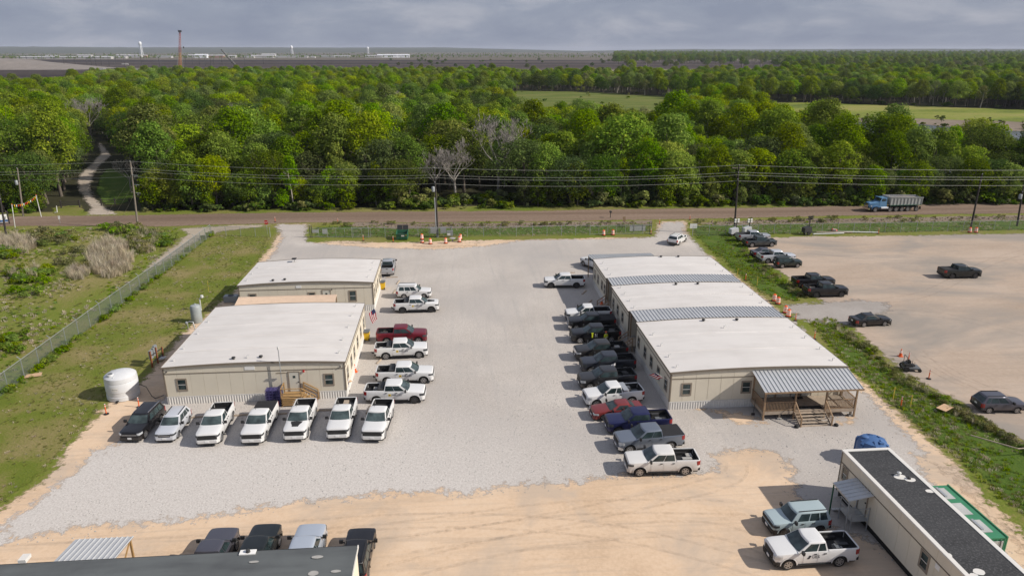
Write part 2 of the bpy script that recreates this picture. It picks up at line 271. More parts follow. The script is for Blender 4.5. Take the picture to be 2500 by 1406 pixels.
# ---------------------------------------------------------------- mesh helpers
class MB:
    def __init__(s): s.v = []; s.f = []
    def add(s, vs, fs):
        b = len(s.v); s.v += [tuple(q) for q in vs]; s.f += [tuple(b + i for i in f) for f in fs]; return s
    def box(s, x0, x1, y0, y1, z0, z1):
        vs = [(x, y, z) for z in (z0, z1) for y in (y0, y1) for x in (x0, x1)]
        return s.add(vs, [(0, 2, 3, 1), (4, 5, 7, 6), (0, 1, 5, 4), (2, 6, 7, 3), (0, 4, 6, 2), (1, 3, 7, 5)])
    def cbox(s, c, d): return s.box(c[0] - d[0] / 2, c[0] + d[0] / 2, c[1] - d[1] / 2, c[1] + d[1] / 2, c[2] - d[2] / 2, c[2] + d[2] / 2)
    def bar(s, a, b, w, h=None):
        """square bar between two points"""
        a, b = Vector(a), Vector(b); h = h or w; d = (b - a).normalized()
        u = d.cross(Vector((0, 0, 1))); u = Vector((1, 0, 0)) if u.length < 1e-4 else u.normalized(); n = u.cross(d)
        vs = [q + u * (sx * w / 2) + n * (sz * h / 2) for q in (a, b) for sx, sz in ((-1, -1), (1, -1), (1, 1), (-1, 1))]
        return s.add(vs, [(3, 2, 1, 0), (4, 5, 6, 7)] + [(i, (i + 1) % 4, 4 + (i + 1) % 4, 4 + i) for i in range(4)])
    def cyl(s, a, b, r0, r1=None, n=10, cap=True):
        a, b = Vector(a), Vector(b); r1 = r0 if r1 is None else r1; d = (b - a).normalized()
        u = d.cross(Vector((0, 0, 1))); u = Vector((1, 0, 0)) if u.length < 1e-4 else u.normalized(); w = d.cross(u)
        vs = [q + (u * math.cos(2 * math.pi * i / n) + w * math.sin(2 * math.pi * i / n)) * r for q, r in ((a, r0), (b, r1)) for i in range(n)]
        fs = [(i, (i + 1) % n, n + (i + 1) % n, n + i) for i in range(n)]
        if cap: fs += [tuple(range(n - 1, -1, -1)), tuple(range(n, 2 * n))]
        return s.add(vs, fs)
    def tube(s, pts, r, n=5):
        pts = [Vector(q) for q in pts]; rr = r if isinstance(r, (list, tuple)) else [r] * len(pts); vs = []
        for i, q in enumerate(pts):
            d = (pts[min(i + 1, len(pts) - 1)] - pts[max(i - 1, 0)]).normalized()
            u = d.cross(Vector((0, 0, 1))); u = Vector((1, 0, 0)) if u.length < 1e-3 else u.normalized(); w = d.cross(u)
            vs += [q + (u * math.cos(2 * math.pi * k / n) + w * math.sin(2 * math.pi * k / n)) * rr[i] for k in range(n)]
        fs = [(i * n + k, i * n + (k + 1) % n, (i + 1) * n + (k + 1) % n, (i + 1) * n + k) for i in range(len(pts) - 1) for k in range(n)]
        fs += [tuple(range(n - 1, -1, -1)), tuple(range((len(pts) - 1) * n, len(pts) * n))]
        return s.add(vs, fs)
    def lathe(s, prof, n=24, c=(0, 0, 0)):
        """profile (r, z) turned about the vertical through c"""
        vs = [(c[0] + r * math.cos(2 * math.pi * k / n), c[1] + r * math.sin(2 * math.pi * k / n), c[2] + z) for r, z in prof for k in range(n)]
        fs = [(i * n + k, i * n + (k + 1) % n, (i + 1) * n + (k + 1) % n, (i + 1) * n + k) for i in range(len(prof) - 1) for k in range(n)]
        if prof[0][0] > 1e-4: fs.append(tuple(range(n - 1, -1, -1)))
        if prof[-1][0] > 1e-4: fs.append(tuple(range((len(prof) - 1) * n, len(prof) * n)))
        return s.add(vs, fs)
    def patch(s, fn, nu, nv):
        vs = [fn(i / nu, j / nv) for j in range(nv + 1) for i in range(nu + 1)]
        return s.add(vs, [(j * (nu + 1) + i, j * (nu + 1) + i + 1, (j + 1) * (nu + 1) + i + 1, (j + 1) * (nu + 1) + i) for j in range(nv) for i in range(nu)])
    def mesh(s, name, mat=None, sharp=None, recalc=False):
        me = bpy.data.meshes.new(name); me.from_pydata(s.v, [], s.f)
        if recalc:
            bm = bmesh.new(); bm.from_mesh(me); bmesh.ops.remove_doubles(bm, verts=bm.verts, dist=1e-4); bmesh.ops.recalc_face_normals(bm, faces=bm.faces); bm.to_mesh(me); bm.free()
        if sharp is not None:
            me.polygons.foreach_set('use_smooth', [True] * len(me.polygons)); me.set_sharp_from_angle(angle=R(sharp))
        if mat: me.materials.append(MATS[mat])
        me.update(); return me
    def build(s, name, mat, parent=None, sharp=None, loc=None, rz=None, recalc=False):
        return obj(name, s.mesh(name, mat, sharp, recalc), parent, loc, rz)
def obj(name, me, parent=None, loc=None, rz=None):
    o = bpy.data.objects.new(name, me); COL.objects.link(o)
    if parent is not None: o.parent = parent
    if loc is not None: o.location = loc
    if rz is not None: o.rotation_euler = (0, 0, rz)
    return o
def tag(o, label, cat, group=None, kind=None):
    o['label'] = label; o['category'] = cat
    if group: o['group'] = group
    if kind: o['kind'] = kind
    return o
def empty(name, loc=(0, 0, 0), rz=0.0, label=None, cat=None, group=None):
    o = obj(name, None, None, loc, rz); o.empty_display_size = 0.3
    if label: tag(o, label, cat, group)
    return o
WORDS = {}
def text(name, body, size, mat, parent, loc, rot, align='LEFT'):
    c = bpy.data.curves.new(name, 'FONT'); c.body = body; c.size = size; c.align_x = align; c.align_y = 'CENTER'; c.resolution_u = 2; c.extrude = 0.002
    c.materials.append(MATS[mat]); k = (body, size, mat, align)
    if k not in WORDS:
        q = bpy.data.objects.new(name, c); COL.objects.link(q); WORDS[k] = bpy.data.meshes.new_from_object(q.evaluated_get(bpy.context.evaluated_depsgraph_get())); bpy.data.objects.remove(q)
    o = obj(name, WORDS[k], parent, loc); o.rotation_euler = rot; return o
def inside(poly, x, y):
    c = np.zeros(x.shape, bool); n = len(poly)
    for i in range(n):
        x0, y0 = poly[i]; x1, y1 = poly[(i + 1) % n]
        k = ((y0 > y) != (y1 > y)); xx = (x1 - x0) * (y - y0) / ((y1 - y0) if abs(y1 - y0) > 1e-9 else 1e-9) + x0
        c ^= k & (x < xx)
    return c
def dist_to(poly, x, y):
    d = np.full(x.shape, 1e9); n = len(poly)
    for i in range(n):
        ax, ay = poly[i]; bx, by = poly[(i + 1) % n]; ex, ey = bx - ax, by - ay; q = ex * ex + ey * ey + 1e-9
        tt = np.clip(((x - ax) * ex + (y - ay) * ey) / q, 0, 1); d = np.minimum(d, np.hypot(x - ax - tt * ex, y - ay - tt * ey))
    return d
def ragged(poly, step, amp, seed=0.0):
    out = []; n = len(poly)
    for i in range(n):
        a, b = Vector(poly[i]), Vector(poly[(i + 1) % n]); k = max(1, int((b - a).length / step)); nrm = (b - a).normalized(); nrm = Vector((-nrm.y, nrm.x))
        for j in range(k):
            q = a.lerp(b, j / k)
            o_ = mnoise.noise(Vector((q.x * 0.13, q.y * 0.13, seed))) * amp * 1.4 + mnoise.noise(Vector((q.x * 0.6, q.y * 0.6, seed + 5))) * amp * 0.6 + mnoise.noise(Vector((q.x * 2.1, q.y * 2.1, seed + 9))) * amp * 0.25
            q = q + nrm * o_; out.append((q.x, q.y))
    return out
def sheet(name, poly, z, mat, step=0.8, amp=0.5, grid=1.6, rim=True, seed=0.0, relief=0.0, fresh=None):
    """a layer of ground: polygon (metres) with a ragged rim and the distance to it stored as 'edge'"""
    out = ragged(poly, step, amp, seed) if amp else [tuple(p) for p in poly]
    pts = list(out); n = len(out)
    if rim:
        xs = [p[0] for p in out]; ys = [p[1] for p in out]
        gx, gy = np.meshgrid(np.arange(min(xs), max(xs), grid), np.arange(min(ys), max(ys), grid)); gx = gx.ravel(); gy = gy.ravel()
        k = inside(out, gx, gy); gx, gy = gx[k], gy[k]
        k = dist_to(poly, gx, gy) > grid * 0.35; gx, gy = gx[k], gy[k]
        pts += list(zip(gx.tolist(), gy.tolist()))
    vs, _, fs, _, _, _ = delaunay_2d_cdt([Vector(p) for p in pts], [(i, (i + 1) % n) for i in range(n)], [], 1, 1e-4)
    me = bpy.data.meshes.new(name)
    vx = np.array([v[0] for v in vs]); vy = np.array([v[1] for v in vs])
    zz = np.full(len(vs), z)
    ed = dist_to(out, vx, vy)
    if relief: zz = zz + np.array([mnoise.noise(Vector((a * 0.05, b * 0.05, seed))) for a, b in zip(vx, vy)]) * relief * np.clip(ed / 4, 0, 1)
    me.from_pydata([(a, b, c) for a, b, c in zip(vx.tolist(), vy.tolist(), zz.tolist())], [], [tuple(f) for f in fs])
    bm = bmesh.new(); bm.from_mesh(me); bmesh.ops.recalc_face_normals(bm, faces=bm.faces)
    if sum(f.normal.z for f in bm.faces) < 0: bmesh.ops.reverse_faces(bm, faces=bm.faces)
    bm.to_mesh(me); bm.free()
    a = me.attributes.new('edge', 'FLOAT', 'POINT'); a.data.foreach_set('value', np.minimum(ed, 6.0).astype(np.float32))
    if fresh:
        sd = dist_to(fresh, vx, vy) * np.where(inside(fresh, vx, vy), 1, -1)
        a = me.attributes.new('fresh', 'FLOAT', 'POINT'); a.data.foreach_set('value', np.clip(.5 + sd / 16.0, 0, 1).astype(np.float32))
    me.materials.append(MATS[mat]); o = obj(name, me); o['kind'] = 'structure'
    return o
def gp(*pts): return [tuple(G(x, y)[:2]) for x, y in pts]

# ---------------------------------------------------------------- ground
def disc(name, r, z, mat, cy=0):
    mb = MB(); ring = [0, 60, 140, 320, 800, 2000, 6000, 12000, r]; n = 96
    mb.add([(0, cy, z)], [])
    for q in ring[1:]: mb.add([(q * math.cos(2 * math.pi * k / n), cy + q * math.sin(2 * math.pi * k / n), z) for k in range(n)], [])
    for k in range(n): mb.f.append((0, 1 + k, 1 + (k + 1) % n))
    for i in range(len(ring) - 2):
        for k in range(n): mb.f.append((1 + i * n + k, 1 + (i + 1) * n + k, 1 + (i + 1) * n + (k + 1) % n, 1 + i * n + (k + 1) % n))
    o = mb.build(name, mat); o['kind'] = 'structure'; return o
disc('ground', 20000, -0.35, 'far_field')
def strip(name, pts, z, mat): return sheet(name, pts, z, mat, amp=0, rim=False)
strip('grass_field', [(-260, -60), (260, -60), (260, 152), (-260, 160)], 0.0, 'grass_field')
FOREST_Y0 = lambda x: 150.2 - 0.034 * x * (1 if x > 0 else 0.2)
strip('forest_floor', [(-1100, 156), (-70, 152), (0, 150.5), (130, 145), (1500, 95), (1900, 1650), (300, 800), (-300, 760), (-560, 640), (-1100, 480)], -0.12, 'forest_floor')
strip('ploughed_field', [(-6000, 480), (-560, 640), (-300, 760), (300, 800), (1000, 900), (1300, 1900), (500, 2500), (-6000, 3200)], -0.2, 'plough')
strip('pale_field', [(-9000, 3500), (-1500, 3650), (-200, 3900), (-200, 4100), (-1500, 4200), (-9000, 4300)], -0.15, 'pale_field')
strip('green_field', [(200, 800), (800, 830), (1500, 900), (2300, 1300), (2000, 1480), (700, 1350), (100, 1250)], -0.16, 'pale_field')
sheet('meadow', [(22, 262), (50, 256), (86, 252), (140, 330), (196, 450), (165, 528), (110, 600), (58, 625), (30, 560), (28, 400)], 0.0, 'meadow', 8, 3, rim=False)
sheet('marsh', [(178, 470), (158, 400), (105, 215), (92, 182), (300, 160), (480, 195), (470, 260), (440, 345), (350, 385), (290, 432), (230, 464)], -0.05, 'marsh_grass', 8, 4, rim=False)
sheet('mud_bank', [(175, 360), (170, 290), (205, 225), (320, 165), (420, 200), (380, 268), (300, 312), (235, 350)], 0.0, 'mud', 8, 4, rim=False, seed=3)
sheet('pond_water', [(168, 268), (136, 212), (128, 188), (165, 178), (240, 160), (330, 170), (330, 222), (285, 262), (238, 292), (214, 328), (180, 336), (160, 318)], 0.06, 'water', 6, 2.5, rim=False, seed=6)

# yard layers
sand_px = [(-160, 1330), (0, 1228), (110, 1155), (150, 1095), (225, 1010), (250, 975), (335, 925), (420, 830), (470, 785), (555, 722), (600, 668), (650, 605), (672, 572), (668, 546), (757, 546), (757, 590), (1000, 588), (1180, 584), (1590, 576), (1598, 540), (1680, 536), (1690, 575), (1715, 605), (1790, 662), (1870, 725), (1960, 790), (2040, 865), (2110, 930), (2190, 1000), (2275, 1075), (2335, 1118), (2420, 1215), (2520, 1300), (2620, 1420)]
sand_poly = gp(*sand_px) + [(46, 10), (40, -40), (-60, -40), (-44, 20)]
sheet('sandy_ground', sand_poly, 0.012, 'sand', 0.7, 0.45, 1.8, seed=1.0)
lawn_px = [(-140, 1060), (0, 962), (240, 778), (420, 648), (515, 572), (662, 578), (640, 628), (590, 680), (545, 735), (465, 795), (415, 845), (325, 925), (262, 968), (225, 1020), (150, 1105), (105, 1165), (0, 1235), (-160, 1340)]
sheet('lawn', gp(*lawn_px), 0.008, 'grass_mown', 0.8, 0.4, 1.8, seed=2.0)
gravel_px = [(-120, 1375), (-60, 1318), (0, 1272), (70, 1217), (130, 1162), (165, 1146), (215, 1095), (275, 1080), (310, 1036), (345, 1000), (405, 950), (430, 880), (560, 738), (612, 676), (650, 622), (676, 585), (670, 562), (664, 546), (762, 546), (758, 590), (900, 600), (1010, 604), (1080, 606), (1180, 598), (1260, 585), (1590, 577), (1600, 542), (1678, 537), (1680, 565), (1708, 592), (1770, 650), (1858, 720), (1925, 768), (1958, 792), (2036, 868), (2108, 935), (2182, 1003), (2255, 1065), (2318, 1108), (2270, 1122), (2300, 1180), (2420, 1290), (2520, 1400), (2560, 1480), (2240, 1480), (2180, 1372), (2120, 1335), (2060, 1310), (1990, 1290), (1930, 1245), (1905, 1200), (1895, 1150), (1880, 1118), (1810, 1112), (1762, 1124), (1792, 1166), (1700, 1168), (1600, 1172), (1500, 1176), (1400, 1195), (1300, 1202), (1240, 1204), (1150, 1228), (1040, 1212), (950, 1216), (780, 1238), (600, 1262), (460, 1282), (330, 1300), (200, 1312), (60, 1328)]
sheet('gravel_yard', gp(*gravel_px), 0.020, 'gravel', 0.6, 0.5, 1.6, seed=4.0, fresh=[(-50, 25), (-50, 58), (-33, 62), (-14, 62), (-4, 60), (8, 52), (8, 44), (-6, 36)])
for nm, pp, sd in (('sand_patch', [(1650, 990), (1760, 990), (1850, 1010), (1900, 1035), (1850, 1046), (1780, 1042), (1750, 1020), (1690, 1003)], 11.0), ('sand_patch', [(2020, 1020), (2090, 1005), (2115, 1025), (2095, 1042), (2030, 1040)], 12.0),
                   ('sand_patch', [(2240, 1120), (2340, 1125), (2440, 1230), (2540, 1330), (2540, 1420), (2420, 1290), (2330, 1190)], 13.0), ('sand_patch', [(1005, 592), (1180, 590), (1175, 602), (1060, 606), (1000, 603)], 14.0), ('sand_patch', [(770, 585), (905, 588), (900, 598), (790, 596)], 15.0)):
    sheet(nm, gp(*pp), 0.028, 'sand', 0.5, 0.3, 1.0, seed=sd)
lot_px = [(1790, 582), (1850, 578), (2160, 574), (2500, 568), (2800, 562)]
lot_poly = gp(*lot_px) + [(185, 118), (150, 20), (62, 20)] + gp((2700, 1200), (2600, 1135), (2500, 1080), (2430, 1045), (2385, 1020), (2337, 983), (2265, 947), (2222, 926), (2180, 900), (2140, 860), (2080, 810), (2030, 772), (2010, 742), (1960, 715), (1925, 690), (1880, 655), (1825, 612))
sheet('dirt_lot', lot_poly, 0.012, 'lot_dirt', 0.8, 0.5, 2.2, seed=7.0)
sheet('gravel_crossing', gp((1900, 742), (1985, 735), (2090, 728), (2190, 735), (2200, 765), (2110, 792), (2060, 800), (1975, 790), (1940, 782)), 0.026, 'lot_gravel', 0.6, 0.5, 1.0, seed=8.0)
ditch_poly = gp((1680, 545), (1730, 556), (1800, 568), (1830, 612), (1880, 655), (1925, 690), (1965, 722), (1948, 738), (1890, 728), (1860, 718), (1775, 648), (1712, 592), (1692, 572))
sheet('ditch_grass', ditch_poly, 0.016, 'grass_lush', 0.6, 0.35, 1.2, seed=9.0)
ditch2_poly = gp((1972, 782), (2032, 775), (2078, 808), (2138, 858), (2178, 898), (2222, 925), (2263, 945), (2335, 981), (2383, 1018), (2428, 1043), (2500, 1078), (2600, 1132), (2700, 1200), (2700, 1330), (2560, 1310), (2440, 1215), (2340, 1118), (2265, 1062), (2190, 1000), (2112, 930), (2042, 866))
sheet('ditch_grass', ditch2_poly, 0.016, 'grass_lush', 0.6, 0.35, 1.2, seed=10.0)
verge1 = gp((762, 580), (770, 556), (860, 548), (1000, 550), (1250, 549), (1450, 545), (1590, 543), (1590, 568), (1300, 574), (1000, 578))
verge2 = gp((1705, 548), (1900, 541), (2200, 536), (2500, 532), (2800, 528), (2800, 556), (2500, 562), (2160, 568), (1850, 573), (1790, 575), (1720, 560))
sheet('verge_grass', verge1, 0.010, 'grass_lush', 0.8, 0.4, 1.5, seed=16.0)
sheet('verge_grass', verge2, 0.010, 'grass_lush', 0.8, 0.4, 1.5, seed=17.0)
sheet('roadside_soil', gp((850, 552), (870, 544), (1200, 545), (1500, 541), (1590, 538), (1590, 547), (1450, 551), (1200, 557), (960, 559)), 0.016, 'mud', 0.6, 0.5, 1.2, seed=18.0)
sheet('roadside_soil', gp((1700, 545), (1900, 536), (2200, 531), (2500, 526), (2800, 520), (2800, 533), (2500, 538), (2200, 543), (1900, 548), (1760, 552)), 0.016, 'mud', 0.6, 0.5, 1.2, seed=19.0)
road_poly = [(-330, 168)] + gp((-250, 530), (0, 528), (290, 525), (700, 518), (1250, 514), (1900, 505), (2500, 494), (2800, 489)) + [(330, 146), (330, 132)] + gp((2800, 517), (2500, 522), (2000, 529), (1700, 536), (1250, 543), (900, 545), (700, 546), (400, 554), (0, 554), (-250, 554)) + [(-330, 138)]
sheet('dirt_road', road_poly, 0.022, 'road_dirt', 1.0, 0.35, 2.5, seed=20.0)
sheet('dirt_track', gp((420, 558), (560, 548), (690, 547), (640, 556), (545, 566), (505, 582), (440, 622), (360, 676), (300, 720), (270, 735), (300, 700), (360, 640), (420, 598), (446, 572)), 0.014, 'track_dirt', 0.8, 0.4, 1.2, seed=21.0)
lane = gp((205, 527), (300, 526), (262, 505), (235, 480), (226, 460), (232, 430), (252, 402), (277, 380), (262, 362), (252, 350)) + [(-152, 300), (-158, 300)] + gp((236, 350), (240, 378), (215, 402), (186, 430), (180, 460), (200, 490), (214, 508))
sheet('driveway', lane, 0.02, 'lane_gravel', 0.8, 0.25, 1.2, seed=22.0)
sheet('lane_lawn', gp((228, 470), (240, 430), (262, 405), (330, 430), (340, 480), (300, 500), (250, 500)), 0.006, 'grass_lush', 0.8, 0.3, 1.5, seed=23.0)
sheet('verge_grass', gp((130, 527), (120, 505), (200, 500), (214, 522)), 0.008, 'grass_mown', 0.6, 0.3, 1.2, seed=24.0)

# tyre tracks
def track(pts_px, z, gauge=1.65, w_=.28):
    c = [G(*q) for q in pts_px]; pts = []
    for i in range(len(c) - 1):
        a, b, c_, d_ = c[max(i - 1, 0)], c[i], c[i + 1], c[min(i + 2, len(c) - 1)]
        for k in range(10):
            u = k / 10; pts.append(.5 * ((2 * b) + (c_ - a) * u + (2 * a - 5 * b + 4 * c_ - d_) * u * u + (3 * b - a - 3 * c_ + d_) * u ** 3))
    mb = MB()
    for sg in (-1, 1):
        q = []
        for i, p in enumerate(pts):
            t_ = (pts[min(i + 1, len(pts) - 1)] - pts[max(i - 1, 0)]).normalized(); n_ = Vector((-t_.y, t_.x, 0)); m_ = p + n_ * sg * gauge / 2
            q += [(m_.x - n_.x * w_ / 2, m_.y - n_.y * w_ / 2, z), (m_.x + n_.x * w_ / 2, m_.y + n_.y * w_ / 2, z)]
        mb.add(q, [(2 * i, 2 * i + 2, 2 * i + 3, 2 * i + 1) for i in range(len(pts) - 1)])
    o = mb.build('tyre_tracks', 'tyre_mark'); o['kind'] = 'structure'
for i, (tp, z) in enumerate((([(2235, 855), (2290, 905), (2370, 940), (2480, 960)], .032), ([(2100, 830), (2260, 880), (2350, 925), (2520, 1000)], .034), ([(2060, 740), (2250, 720), (2420, 640), (2560, 600)], .036), ([(2110, 760), (2300, 770), (2520, 820)], .038), ([(1960, 620), (2200, 640), (2520, 630)], .040),
        ([(-40, 1352), (400, 1330), (900, 1300), (1400, 1240), (1850, 1240)], .032), ([(950, 1400), (1300, 1320), (1700, 1290), (1880, 1340)], .034), ([(1000, 1330), (1350, 1270), (1750, 1180), (1800, 1130)], .036), ([(700, 1290), (1100, 1270), (1500, 1300), (1900, 1400)], .038),
        ([(0, 540), (600, 534), (1250, 529), (1900, 519), (2500, 508)], .030), ([(0, 546), (600, 540), (1250, 535), (1900, 524), (2500, 514)], .032))):
    track(tp, z)

# ---------------------------------------------------------------- far country
def far(px, dist, z=0.0):
    """a spot at ground level, dist metres ahead in the column px of the photograph"""
    d = Vector((_fw.x, _fw.y, 0)).normalized() * (FPX / math.cos(PITCH)) + _rt * (px - 1250); d = Vector((d.x, d.y, 0)).normalized()
    return Vector((d.x * dist, d.y * dist, z))
mb = MB()   # wooded rise along the horizon
def ridge(name, az, prof_seed, dist, depth, hmax, hmin, label=None):
    mb = MB(); n = 120; rows = 4
    for j in range(rows + 1):
        for i in range(n + 1):
            p = far(az[0] + (az[1] - az[0]) * i / n, dist + depth * j / rows)
            h = (hmin + (hmax - hmin) * (0.5 + 0.5 * mnoise.noise(Vector((i * 0.05, prof_seed, 0)))) + 6 * mnoise.noise(Vector((i * 0.7, prof_seed, 3)))) * math.sin(math.pi * min(1, (j + 0.0) / rows * 1.0) * 0.5 if j < rows else 0)
            t = i / n; h *= min(1, t * 6, (1 - t) * 6)
            mb.v.append((p.x, p.y, -0.3 + max(0, h)))
    for j in range(rows):
        for i in range(n): a = j * (n + 1) + i; mb.f.append((a, a + 1, a + n + 2, a + n + 1))
    o = mb.build(name, 'far_wood', sharp=180); o['kind'] = 'structure'; return o
ridge('wooded_hills', (-1000, 1500), 1.0, 9000, 5000, 88, 62)
ridge('wooded_hills', (1300, 3600), 4.0, 9000, 5000, 60, 34)

def far_thing(name, loc, label, cat, group=None): return empty(name, loc, 0, label, cat, group)
# water towers
for px, y_top, d, lab in ((344, 104, 5200, 'white water tower on legs, tallest one, beyond the black field'), (712, 112, 5600, 'white water tower on legs beyond the field, right of the black boom'), (898, 115, 6500, 'tiny white water tower nearest to the long white sheds')):
    b = far(px, d); top = CAMH + (122 - y_top) * 0.9 / FPX * d * 1.0
    t = far_thing('water_tower', b, lab, 'water tower', 'water towers on the horizon'); rr = 9.5
    MB().lathe([(0.1, top - 26), (rr * .7, top - 22), (rr, top - 14), (rr * .9, top - 6), (rr * .4, top - 1), (0.1, top)], 16).build('tank', 'tower_white', t, sharp=40)
    for k in range(5):
        a = k * 2 * math.pi / 5; MB().cyl((rr * 1.1 * math.cos(a), rr * 1.1 * math.sin(a), 0), (rr * .8 * math.cos(a), rr * .8 * math.sin(a), top - 15), 1.0, n=6).build('leg', 'tower_white', t)
    MB().cyl((0, 0, 0), (0, 0, top - 24), 2.4, n=8).build('riser', 'tower_white', t)
# lattice crane, standing boom, with stays
b = far(432, 1150); t = far_thing('lattice_crane', b, 'tall orange and red lattice boom crane standing in the dark field', 'crane')
hz = CAMH + (122 - 84) * 0.9 / FPX * 1150 * 1.02
def lattice(mb, a, c, w, n):
    a, c = Vector(a), Vector(c); q = []
    for k in range(n + 1):
        p = a.lerp(c, k / n); ww = w * (1 - 0.45 * k / n); q.append([p + Vector((sx * ww, sy * ww, 0)) for sx, sy in ((-1, -1), (1, -1), (1, 1), (-1, 1))])
    for k in range(n):
        for i in range(4):
            mb.bar(q[k][i], q[k + 1][i], .26); mb.bar(q[k][i], q[k + 1][(i + 1) % 4], .14)
    return mb
lattice(MB(), (0, 0, 3), (3.6, 0, hz * .52), 1.7, 9).build('lower_boom', 'crane_orange', t); lattice(MB(), (3.6, 0, hz * .52), (7.2, 0, hz), 1.3, 9).build('upper_boom', 'crane_red', t)
MB().box(5.4, 9.4, -1.4, 1.4, hz, hz + 2.4).build('boom_head', 'steel_dark', t)
for sx in (-5.5, 6): MB().cyl((sx * .8, 0, 4), (7.2, 0, hz), .14, n=4).build('stay', 'wire', t)
MB().box(-4, 4, -3, 3, 1.3, 4.5).build('cab', 'crane_orange', t); [MB().box(-5, 5, y0, y0 + 1.2, 0, 1.3).build('crawler_track', 'steel_dark', t) for y0 in (-3.4, 2.2)]
MB().cyl((9.4, 0, hz * .62), (9.4, 0, hz * .66), .9, n=6).build('hook_block', 'steel_dark', t)
b = far(577, 1200); t = far_thing('boom_crane', b, 'dark leaning boom of a crawler crane behind the woods', 'crane')
z1 = CAMH - 0.2
lattice(MB(), (0, 0, 3), (-22, 0, z1 + 0.5), 1.2, 12).build('boom', 'steel_dark', t); MB().box(-3, 5, -3, 3, 1, 4.2).build('cab', 'steel_dark', t); MB().box(-5, 5, -3.4, 3.4, 0, 1).build('crawler_track', 'steel_dark', t)
MB().cyl((3, 0, 4), (-21, 0, z1), .14, n=4).build('stay', 'wire', t)
# spoil heap
mb = MB(); c = far(70, 1640); n, mrow = 60, 14
for j in range(mrow + 1):
    for i in range(n + 1):
        u, v = i / n, j / mrow; x = -330 + 460 * u; y = -90 + 180 * v
        h = 17.5 * max(0, min(1, (1 - u) * 2.6, u * 8)) * max(0, min(1, v * 4, (1 - v) * 4)) + mnoise.noise(Vector((x * .03, y * .03, 2))) * 2 * min(1, v * 4, (1 - v) * 4) * min(1, 3 * (1 - u))
        mb.v.append((x, y, h - 0.3))
for j in range(mrow):
    for i in range(n): a = j * (n + 1) + i; mb.f.append((a, a + 1, a + n + 2, a + n + 1))
o = mb.build('spoil_heap', 'spoil', sharp=60, loc=c); tag(o, 'long pale grey flat-topped heap of soil in the dark field', 'soil heap')
mb = MB()
# pylons / poles in the fields
k = 0
ORD = 'first second third fourth fifth sixth seventh eighth ninth tenth eleventh twelfth thirteenth fourteenth fifteenth sixteenth seventeenth eighteenth nineteenth twentieth twenty-first twenty-second twenty-third'.split()
for px in (60, 98, 150, 178, 206, 217, 228, 242, 260, 277, 298, 340, 384, 449, 466, 483, 497, 510, 518, 538, 560, 594, 640):
    k += 1; d = 1750 + 130 * math.sin(k * 1.7); b = far(px, d); o = MB().cyl((0, 0, 0), (0, 0, 19 + 3 * math.sin(k)), .45, .3, n=5).bar((-2.2, 0, 17), (2.2, 0, 17), .35).build('power_pole', 'steel_dark', loc=b)
    tag(o, ORD[k - 1] + ' thin power pole from the left in the distant ploughed field', 'power pole', 'power poles in the distant field')
# distant sheds and houses
sheds = [(160, 3300, 330, 7, 'far_wall'), (268, 3350, 120, 7, 'far_wall'), (90, 3500, 150, 5, 'far_wall'), (400, 3500, 60, 6, 'far_wall'), (640, 3300, 90, 9, 'far_wall'), (655, 3600, 60, 12, 'far_roof'), (490, 3400, 50, 12, 'tower_white'), (525, 3500, 70, 9, 'far_brick'), (470, 3500, 40, 10, 'far_wall'), (566, 3400, 30, 8, 'far_wall'), (700, 3300, 170, 6, 'far_wall'), (608, 3300, 40, 6, 'far_wall'), (745, 3300, 80, 5, 'far_wall'), (800, 3500, 60, 5, 'far_wall'), (835, 3600, 70, 6, 'far_wall'), (912, 3300, 70, 8, 'far_wall'), (945, 3300, 85, 11, 'tower_white'), (978, 3300, 75, 11, 'tower_white'), (330, 3700, 50, 9, 'far_roof'), (300, 3900, 60, 9, 'far_wall'), (345, 3800, 40, 8, 'far_brick'), (205, 3800, 60, 9, 'far_wall'), (2375, 1750, 14, 4, 'tower_white'), (125, 3900, 50, 8, 'far_roof')]
words = ['long low', 'second low', 'small low', 'lone', 'wide', 'grey', 'white domed', 'red-brick', 'short', 'tiny', 'very long white', 'boxy', 'pale flat', 'faint', 'dim', 'near white', 'larger white', 'third white', 'grey-roofed', 'cream', 'brown', 'hazy', 'tiny white', 'dull']
for (px, d, w, h, mt), wd in zip(sheds, words):
    b = far(px, d); s = far_thing('distant_shed', b, f'{wd} shed in the hazy town strip near the horizon', 'shed', 'sheds in the distant town')
    MB().box(-w / 2, w / 2, -12, 12, -0.3, h).build('wall', mt, s)
    mb = MB(); mb.add([(-w / 2 - 1, -13, h), (w / 2 + 1, -13, h), (w / 2 + 1, 13, h), (-w / 2 - 1, 13, h), (-w / 2 - 1, 0, h * 1.3), (w / 2 + 1, 0, h * 1.3)], [(0, 1, 5, 4), (2, 3, 4, 5), (0, 4, 3), (1, 2, 5)]); mb.build('roof', 'far_roof' if mt != 'tower_white' else 'tower_white', s)
# site lorries in the far field
for i, (px, d) in enumerate(((240, 1420), (283, 1400), (327, 1380), (384, 1400), (440, 1350), (300, 1900))):
    s = far_thing('site_vehicle', far(px, d), ['pale', 'dark', 'white', 'grey', 'small white', 'farthest white'][i] + ' vehicle on the dark earth beyond the wood', 'vehicle', 'vehicles in the far field')
    MB().box(-7, 4, -1.3, 1.3, 1, 3.8).build('body', 'far_wall' if i != 1 else 'steel_dark', s); MB().box(4.2, 6.5, -1.2, 1.2, .8, 3.0).build('cab', 'far_wall', s)
    for wx in (-5, -3, 5): MB().cyl((wx, -1.4, .6), (wx, 1.4, .6), .6, n=8).build('wheel', 'tyre', s)

